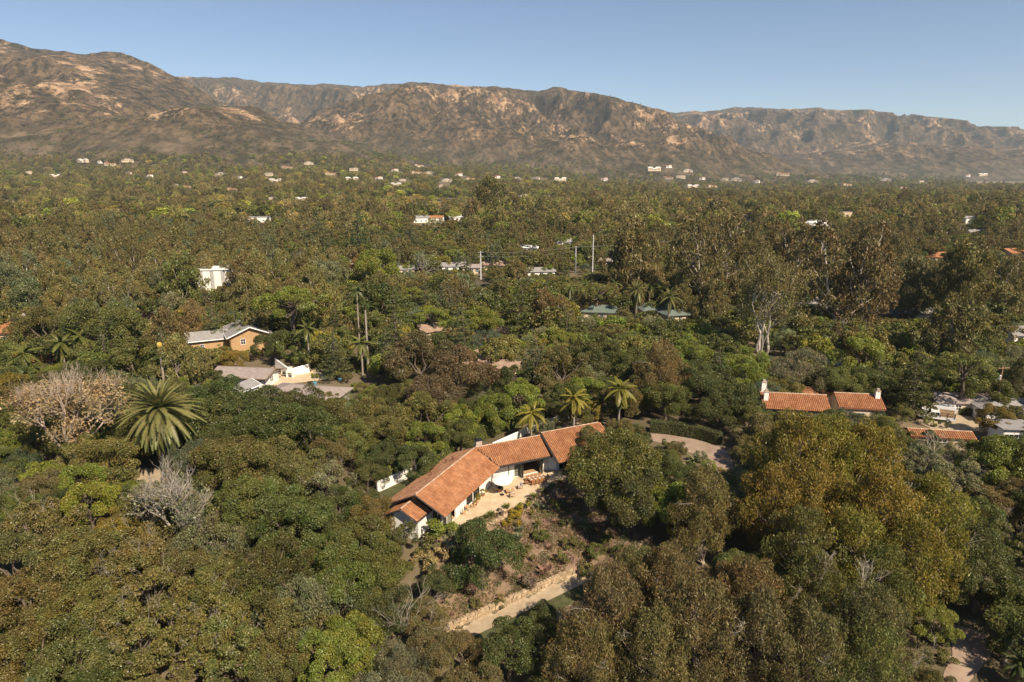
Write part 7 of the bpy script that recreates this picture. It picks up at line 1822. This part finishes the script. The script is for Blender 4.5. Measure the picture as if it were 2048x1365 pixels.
# white parasol
up_ = on_patio(1004, 990); t = thing('parasol', 'large round white parasol on a dark pole shading the lounge corner', 'parasol', tuple(up_))
mb = MB(); mb.lathe((0, 0, 0), [(.32, 0), (.32, .06), (.06, .1)], 14); mb.build('base', M['metal_dark'], t)
mb = MB(); mb.tube([(0, 0, .08), (0.05, .25, 2.72)], .035, 7); mb.build('pole', M['metal_dark'], t)
def canopy(mb, c, r, rise, n=8, val=.14, mats=(0,), tilt=0.0):
    top = Vector((c[0], c[1], c[2] + rise))
    M3 = Matrix.Rotation(tilt, 3, 'X')
    for k in range(n):
        a, b = 2 * math.pi * k / n, 2 * math.pi * (k + 1) / n; mi = mats[k % len(mats)]
        ring = []
        for f, z in ((1.0, 0.0), (.55, rise * .62)):
            for an in (a, (a + b) / 2, b):
                rr = r * f * (0.97 if an == (a + b) / 2 else 1); ring.append(Vector(c) + M3 @ Vector((rr * math.cos(an), rr * math.sin(an), z)))
        low = [p + M3 @ Vector((0, 0, -val)) for p in ring[:3]]; tp_ = Vector(c) + M3 @ Vector((0, 0, rise))
        mb.add(ring + [tp_] + low, [(0, 1, 4, 3), (1, 2, 5, 4), (3, 4, 6), (4, 5, 6), (7, 8, 1, 0), (8, 9, 2, 1)], mi, 1.0)
mb = MB(); canopy(mb, (0.05, .3, 2.25), 1.5, .5, tilt=0.12); mb.build('canopy', M['fabric_white'], t)
for k in range(8):
    a = math.pi * k / 4; mb = MB(); mb.tube([(0.05, .3, 2.74), (.05 + 1.45 * math.cos(a), .3 + 1.45 * math.sin(a), 2.24 + .2 * math.sin(a))], .015, 3); mb.build('rib', M['pale_wood'], t)
# potted dark agave by the parasol
pp = on_patio(1000, 984); t = rosette('potted_agave', 'dark blue grey agave in a clay pot beside the parasol pole', (pp[0], pp[1], .55), .62, 24, (0.05, 0.07, 0.075), 0, (85, 20), None, 'plant')
mb = MB(); mb.lathe((0, 0, -.54), [(.2, 0), (.3, .3), (.33, .52), (.28, .54)], 12); mb.build('pot', M['pot_clay'], t)
# bistro set and box balls by the wall
bp = on_patio(935, 1022); table('bistro_table', 'small round wooden table by the wall windows', bp, 0, .8, .8, .72, 'pale_wood', True)
bc = chair_proto('bistro_chair', 'small pale wooden chair left of the small round table', 'pale_wood', None, .46); bc.location = tuple(on_patio(928, 1030)); bc.rotation_euler = (0, 0, math.radians(110)); bc['group'] = 'chairs at the small round table'
copy_thing(bc, tuple(on_patio(944, 1016)), math.radians(-60), 'small pale wooden chair right of the small round table', 'chairs at the small round table')
for k, (u, v, r) in enumerate(((967, 992, .42), (959, 1000, .4), (955, 1006, .34), (950, 1013, .3))):
    p_ = on_patio(u, v); t = thing('potted_bush', 'round clipped bush by the windows of the long wing, %s from the parasol' % ('first', 'second', 'third', 'fourth')[k], 'potted bush', tuple(p_), 0, 'round clipped bushes by the windows')
    mb = MB(); mb.lathe((0, 0, 0), [(.16, 0), (.22, .22), (.2, .24)], 10); mb.build('pot', M['pot_clay'], t)
    o = obj('foliage', MOUND[k % 4], t, (0, 0, .15), None, (r / .55, r / .55, r / .45)); o.color = (0.26, 0.2, 0.035, 1)
# ------------------------------------------------------------------ pool terrace on the left
sheet('pool_terrace', outline_px=[(535, 742), (552, 728), (640, 742), (652, 760), (600, 766), (548, 772)], mat='patio', lift=0.06)
def wall_piece(name, label, u0, v0, u1, v1, h0, h1, th=.3, cat='wall', mat='white_wall'):
    a = gpt(u0, v0); b = gpt(u1, v1); d = unit((b - a)[:2]); n = np.array([-d[1], d[0]]) * th; t = thing(name, label, cat, tuple(a)); mb = MB(); b2 = (b - a)[:2]
    mb.prism([(0, 0), tuple(b2), tuple(b2 + n), tuple(n)], -.4, [h0, h1, h1, h0]); mb.build('wall_face', M[mat], t)
    mb = MB(); mb.tube([(n[0] / 2, n[1] / 2, h0 + .04), (b2[0] + n[0] / 2, b2[1] + n[1] / 2, h1 + .04)], .19, 4); mb.build('coping', M['white_paint'], t); return t
wall_piece('terrace_wall', 'sloping white wall left of the terrace fireplace', 551, 738, 580, 750, 2.4, 1.1)
wall_piece('terrace_wall', 'white wall with creeper right of the terrace fireplace', 586, 752, 619, 746, 1.5, 1.9)
fp = gpt(581, 755); t = thing('outdoor_fireplace', 'white plastered outdoor fireplace on the pool terrace', 'fireplace', tuple(fp), -.1); mb = MB()
mb.box((-.65, 0, .6), (.3, .9, 1.2)); mb.box((.65, 0, .6), (.3, .9, 1.2)); mb.box((0, 0, 1.4), (1.6, .9, .4)); mb.box((0, .3, .6), (1.0, .3, 1.2)); mb.box((0, 0, 1.95), (.9, .7, .7)); mb.build('hearth', M['white_wall'], t)
mb = MB(); mb.box((0, .1, .25), (.98, .1, .3)); mb.build('firebox', M['metal_dark'], t)
for k, (u, v) in enumerate(((558, 750), (570, 753))):
    p_ = gpt(u, v); t = thing('grill', 'dark barrel grill on the pool terrace, %s one' % ('left', 'right')[k], 'grill', tuple(p_), .3, 'grills on the pool terrace')
    mb = MB(); mb.tube([(-.5, 0, .85), (.5, 0, .85)], .33, 10); mb.build('drum', M['metal_dark'], t)
    for sx in (-1, 1):
        for sy in (-1, 1): mb = MB(); mb.tube([(sx * .4, sy * .2, .6), (sx * .45, sy * .3, 0)], .03, 4); mb.build('leg', M['metal_dark'], t)
p_ = gpt(514, 768); t = thing('striped_parasol', 'teal and white striped parasol beside the pale brown roof', 'parasol', tuple(p_))
mb = MB(); mb.tube([(0, 0, 0), (0, 0, 2.7)], .04, 6); mb.build('pole', M['white_paint'], t)
mb = MB(); canopy(mb, (0, 0, 2.2), 1.9, .6, 12, .2, (0, 1)); mb.build('canopy', [M['fabric_white'], surf('fabric_teal', (0.10, 0.25, 0.27), (0.13, 0.30, 0.32), 3, .9)], t)
p_ = gpt(410, 700); t = thing('white_parasol', 'small white parasol in front of the tan house wing', 'parasol', tuple(p_))
mb = MB(); mb.tube([(0, 0, 0), (0, 0, 2.8)], .04, 6); mb.build('pole', M['white_paint'], t)
mb = MB(); canopy(mb, (0, 0, 2.2), 1.8, .7, 8, .1); mb.build('canopy', M['fabric_white'], t)
for k, (u, v) in enumerate(((648, 756), (680, 762), (630, 770))):
    p_ = gpt(u, v); t = thing('potted_citrus', 'citrus tree in a blue pot by the pool terrace, %s' % ('left of the clipped hedge', 'rightmost of the three', 'nearest of the three')[k], 'potted tree', tuple(p_), 0, 'citrus trees in blue pots')
    mb = MB(); mb.lathe((0, 0, 0), [(.3, 0), (.42, .4), (.45, .62), (.38, .64)], 12); mb.build('pot', M['pot_blue'], t)
    mb = MB(); mb.tube([(0, 0, .5), (0, 0, 1.3)], .05, 5); mb.build('trunk', M['bark'], t)
    o = obj('crown', MOUND[k], t, (0, 0, .9), None, (1.5, 1.5, 1.7)); o.color = (0.2, 0.2, 0.03, 1)
p_ = gpt(220, 842); sheet('swimming_pool', outline_px=[(196, 845), (208, 838), (235, 834), (244, 838), (236, 848), (212, 851)], mat='water', lift=0.08)
# skylights on the wide brown roof
# ------------------------------------------------------------------ vehicles
def extrude_profile(mb, prof, w, mi=0, inset=None):
    """prof: side outline (x, z), counter-clockwise; width along y; inset(z) narrows towards the roof"""
    n = len(prof); f = inset or (lambda z: 1.0)
    L_ = [(x, -w / 2 * f(z), z) for x, z in prof]; R_ = [(x, w / 2 * f(z), z) for x, z in prof]
    mb.add(L_ + R_, [tuple(range(n)), tuple(reversed(range(n, 2 * n)))] + [(i, n + i, n + (i + 1) % n, (i + 1) % n) for i in range(n)], mi)
def wheels(t, xs, w, r=.38):
    for x in xs:
        for sy in (-1, 1):
            mb = MB(); mb.tube([(x, sy * (w / 2 - .24), r), (x, sy * (w / 2 + .01), r)], r, 14); o = mb.build('wheel', M['rubber'], t)
            mb = MB(); mb.tube([(x, sy * (w / 2 - .0), r), (x, sy * (w / 2 + .03), r)], r * .55, 10); mb.build('rim', M['metal_grey'], o)
def side_glass(t, quads, w, f):
    for q in quads:
        for sy in (-1, 1):
            mb = MB(); P = [(x, sy * (w / 2 * f(z) + .012), z) for x, z in q]; Q = [(x, sy * (w / 2 * f(z) - .03), z) for x, z in q]
            mb.add(P + Q, [(0, 1, 2, 3), (7, 6, 5, 4), (0, 4, 5, 1), (1, 5, 6, 2), (2, 6, 7, 3), (3, 7, 4, 0)]); mb.build('side_window', M['pane'], t)
a = gpt(1836, 836); b = gpt(1908, 846); mid = (a + b) / 2; rzv = math.atan2(a[1] - b[1], a[0] - b[0])
f = lambda z: 1.0 if z < 1.05 else 1.0 - .16 * (z - 1.05)
t = thing('pickup_truck', 'white pickup truck with tall wooden rack sides parked on the gravel yard', 'truck', (mid[0], mid[1], mid[2] + .07), rzv)
mb = MB(); extrude_profile(mb, [(-2.9, .5), (2.85, .5), (2.95, .75), (2.85, 1.02), (1.55, 1.12), (.95, 1.78), (-.35, 1.82), (-.42, 1.1), (-2.9, 1.1)], 1.95, 0, f); mb.build('body', M['car_white'], t)
side_glass(t, [[(.42, 1.15), (1.3, 1.15), (.92, 1.68), (.42, 1.7)], [(-.3, 1.15), (.32, 1.15), (.32, 1.7), (-.27, 1.72)]], 1.95, f)
mb = MB(); mb.add([(1.58, -.8, 1.13), (1.58, .8, 1.13), (.98, .72, 1.75), (.98, -.72, 1.75), (1.5, -.8, 1.1), (1.5, .8, 1.1), (.9, .72, 1.72), (.9, -.72, 1.72)], [(0, 1, 2, 3), (7, 6, 5, 4), (0, 4, 5, 1), (1, 5, 6, 2), (2, 6, 7, 3), (3, 7, 4, 0)]); mb.build('windscreen', M['pane'], t)
wheels(t, (1.95, -1.75), 1.95)
for sy in (-1, 1):
    mb = MB(); mb.box((2.93, sy * .72, .8), (.06, .32, .18)); mb.build('headlight', M['plate'], t)
    for k in range(5): mb = MB(); mb.box((-1.65, sy * .99, 1.2 + k * .17), (2.4, .04, .15)); mb.build('rack_board', M['brown_wall' if k % 2 else 'pale_wood'], t)
    for x in (-2.8, -1.65, -.5): mb = MB(); mb.box((x, sy * 1.02, 1.45), (.07, .06, 1.0)); mb.build('rack_post', M['metal_dark'], t)
mb = MB(); mb.box((-1.65, 0, 1.18), (2.4, 1.8, .1)); mb.build('cargo_bed', M['metal_grey'], t)
nrm_ = np.array([-math.sin(rzv), math.cos(rzv)]); pv = mid[:2] + nrm_ * (-2.7 if nrm_[1] < 0 else 2.7) + np.array([.6, .2])
t = thing('van', 'white van with ladder rack parked behind the pickup truck', 'van', (pv[0], pv[1], float(ground(*pv)) + .07), rzv)
f2 = lambda z: 1.0 if z < 1.1 else 1.0 - .1 * (z - 1.1)
mb = MB(); extrude_profile(mb, [(-2.8, .45), (2.7, .45), (2.8, .75), (2.65, 1.1), (1.9, 1.25), (1.15, 2.1), (-2.75, 2.15), (-2.85, 1.2)], 2.0, 0, f2); mb.build('body', M['car_white'], t)
side_glass(t, [[(.75, 1.25), (1.6, 1.25), (1.12, 1.92), (.75, 1.95)]], 2.0, f2)
mb = MB(); mb.add([(1.94, -.85, 1.27), (1.94, .85, 1.27), (1.2, .8, 2.07), (1.2, -.8, 2.07), (1.86, -.85, 1.24), (1.86, .85, 1.24), (1.12, .8, 2.04), (1.12, -.8, 2.04)], [(0, 1, 2, 3), (7, 6, 5, 4), (0, 4, 5, 1), (1, 5, 6, 2), (2, 6, 7, 3), (3, 7, 4, 0)]); mb.build('windscreen', M['pane'], t)
wheels(t, (1.75, -1.8), 2.0)
for sy in (-1, 1): mb = MB(); mb.tube([(-2.5, sy * .75, 2.3), (.9, sy * .75, 2.3)], .035, 5); mb.build('rack_rail', M['metal_dark'], t)
for k in range(5): mb = MB(); mb.tube([(-2.4 + k * .8, -.8, 2.26), (-2.4 + k * .8, .8, 2.26)], .03, 5); mb.build('rack_bar', M['metal_dark'], t)
# ------------------------------------------------------------------ poles and wires
TOP = {}
def pole(key, label, u, v, H, r, mat, arms=(), transformer=False):
    p_ = gpt(u, v, H); t = thing('utility_pole', label, 'utility pole', tuple(p_), .2)
    mb = MB(); mb.tube([(0, 0, -1), (0, 0, H)], [r, r * .75], 8); mb.build('shaft', M[mat], t)
    for z, w in arms:
        mb = MB(); mb.box((0, -r - .06, z), (w, .1, .12)); ar = mb.build('crossarm', M[mat if mat == 'pole_wood' else 'metal_grey'], t)
        for k in range(4): mb = MB(); mb.lathe((-w / 2 + .1 + k * (w - .2) / 3, -r - .06, z + .06), [(.05, 0), (.06, .1), (.03, .16)], 6); mb.build('insulator', M['metal_grey'], ar)
    if transformer:
        mb = MB(); mb.lathe((-.45, -.1, H - 2.6), [(.26, 0), (.28, .1), (.28, .85), (.2, .95)], 12); mb.build('transformer', M['metal_grey'], t)
        mb = MB(); mb.tube([(.05, -.3, 0), (.05, -.28, H - 3.2)], .07, 6); mb.build('conduit', M['metal_grey'], t)
    TOP[key] = np.array([p_[0], p_[1], p_[2] + H]); return t
pole('A', 'tall white steel pole standing among trees in the centre', 961, 503, 12.0, .32, 'pole_steel', ((11.6, 2.2), (9.8, 2.2)))
pole('B', 'white steel pole, shorter one of the pair right of centre', 1152, 493, 12.0, .26, 'pole_steel', ((11.7, 1.6),))
pole('C', 'white steel pole, taller one of the pair right of centre', 1187, 470, 18.0, .28, 'pole_steel', ((13.0, 1.8), (11.8, 1.8)))
pole('D', 'thin steel pole rising above the gums behind the twin gum', 1754, 447, 20.0, .25, 'pole_steel')
pole('E', 'thin dark wooden pole left of the tall twin gum', 1588, 458, 18.0, .2, 'pole_wood')
pole('F', 'wooden pole with crossarm above the pale flat topped pine', 668, 506, 12.0, .2, 'pole_wood', ((11.6, 2.4), (8.0, 2.4)))
pole('G', 'wooden pole with crossarm among trees in front of the white steel pole', 888, 568, 9.5, .18, 'pole_wood', ((9.2, 2.2), (8.4, 2.2)))
pole('H', 'brown wooden pole with a grey transformer by the grey shingle roof', 2006, 733, 9.5, .17, 'pole_wood', ((9.2, 2.4),), True)
TOP['L'] = at_dist(520, 525, 300); TOP['M'] = at_dist(545, 560, 260); TOP['R'] = at_dist(1480, 465, 330); TOP['S'] = at_dist(2090, 700, 140); TOP['T'] = at_dist(1300, 515, 300)
def wire(a, b, da_=0.0, sag=1.2, label=''):
    A = TOP[a] - [0, 0, da_]; B = TOP[b] - [0, 0, da_]; mb = MB(); pts = []
    for i in range(13):
        t_ = i / 12; q = A * (1 - t_) + B * t_; pts.append((q[0] - A[0], q[1] - A[1], q[2] - A[2] - 4 * sag * t_ * (1 - t_)))
    mb.tube(pts, .03, 3); tag(mb.build('power_line', M['wire'], None, tuple(A)), label, 'power line')
wire('A', 'F', .4, 1.5, 'upper wire running left from the tall white pole to the wooden pole'); wire('A', 'F', 2.2, 1.8, 'lower wire running left from the tall white pole to the wooden pole')
wire('A', 'B', .3, 1.0, 'upper wire between the tall white pole and the shorter steel pole'); wire('A', 'B', 2.0, 1.3, 'lower wire between the tall white pole and the shorter steel pole')
wire('B', 'R', .3, 1.2, 'wire running right from the shorter steel pole'); wire('F', 'L', .4, 1.0, 'wire running left from the wooden crossarm pole')
wire('G', 'M', .3, 2.0, 'upper wire running left from the wooden pole in front'); wire('G', 'A', 1.2, 1.0, 'wire from the wooden pole in front up to the white pole')
wire('H', 'S', .3, 1.0, 'wire running right from the transformer pole')
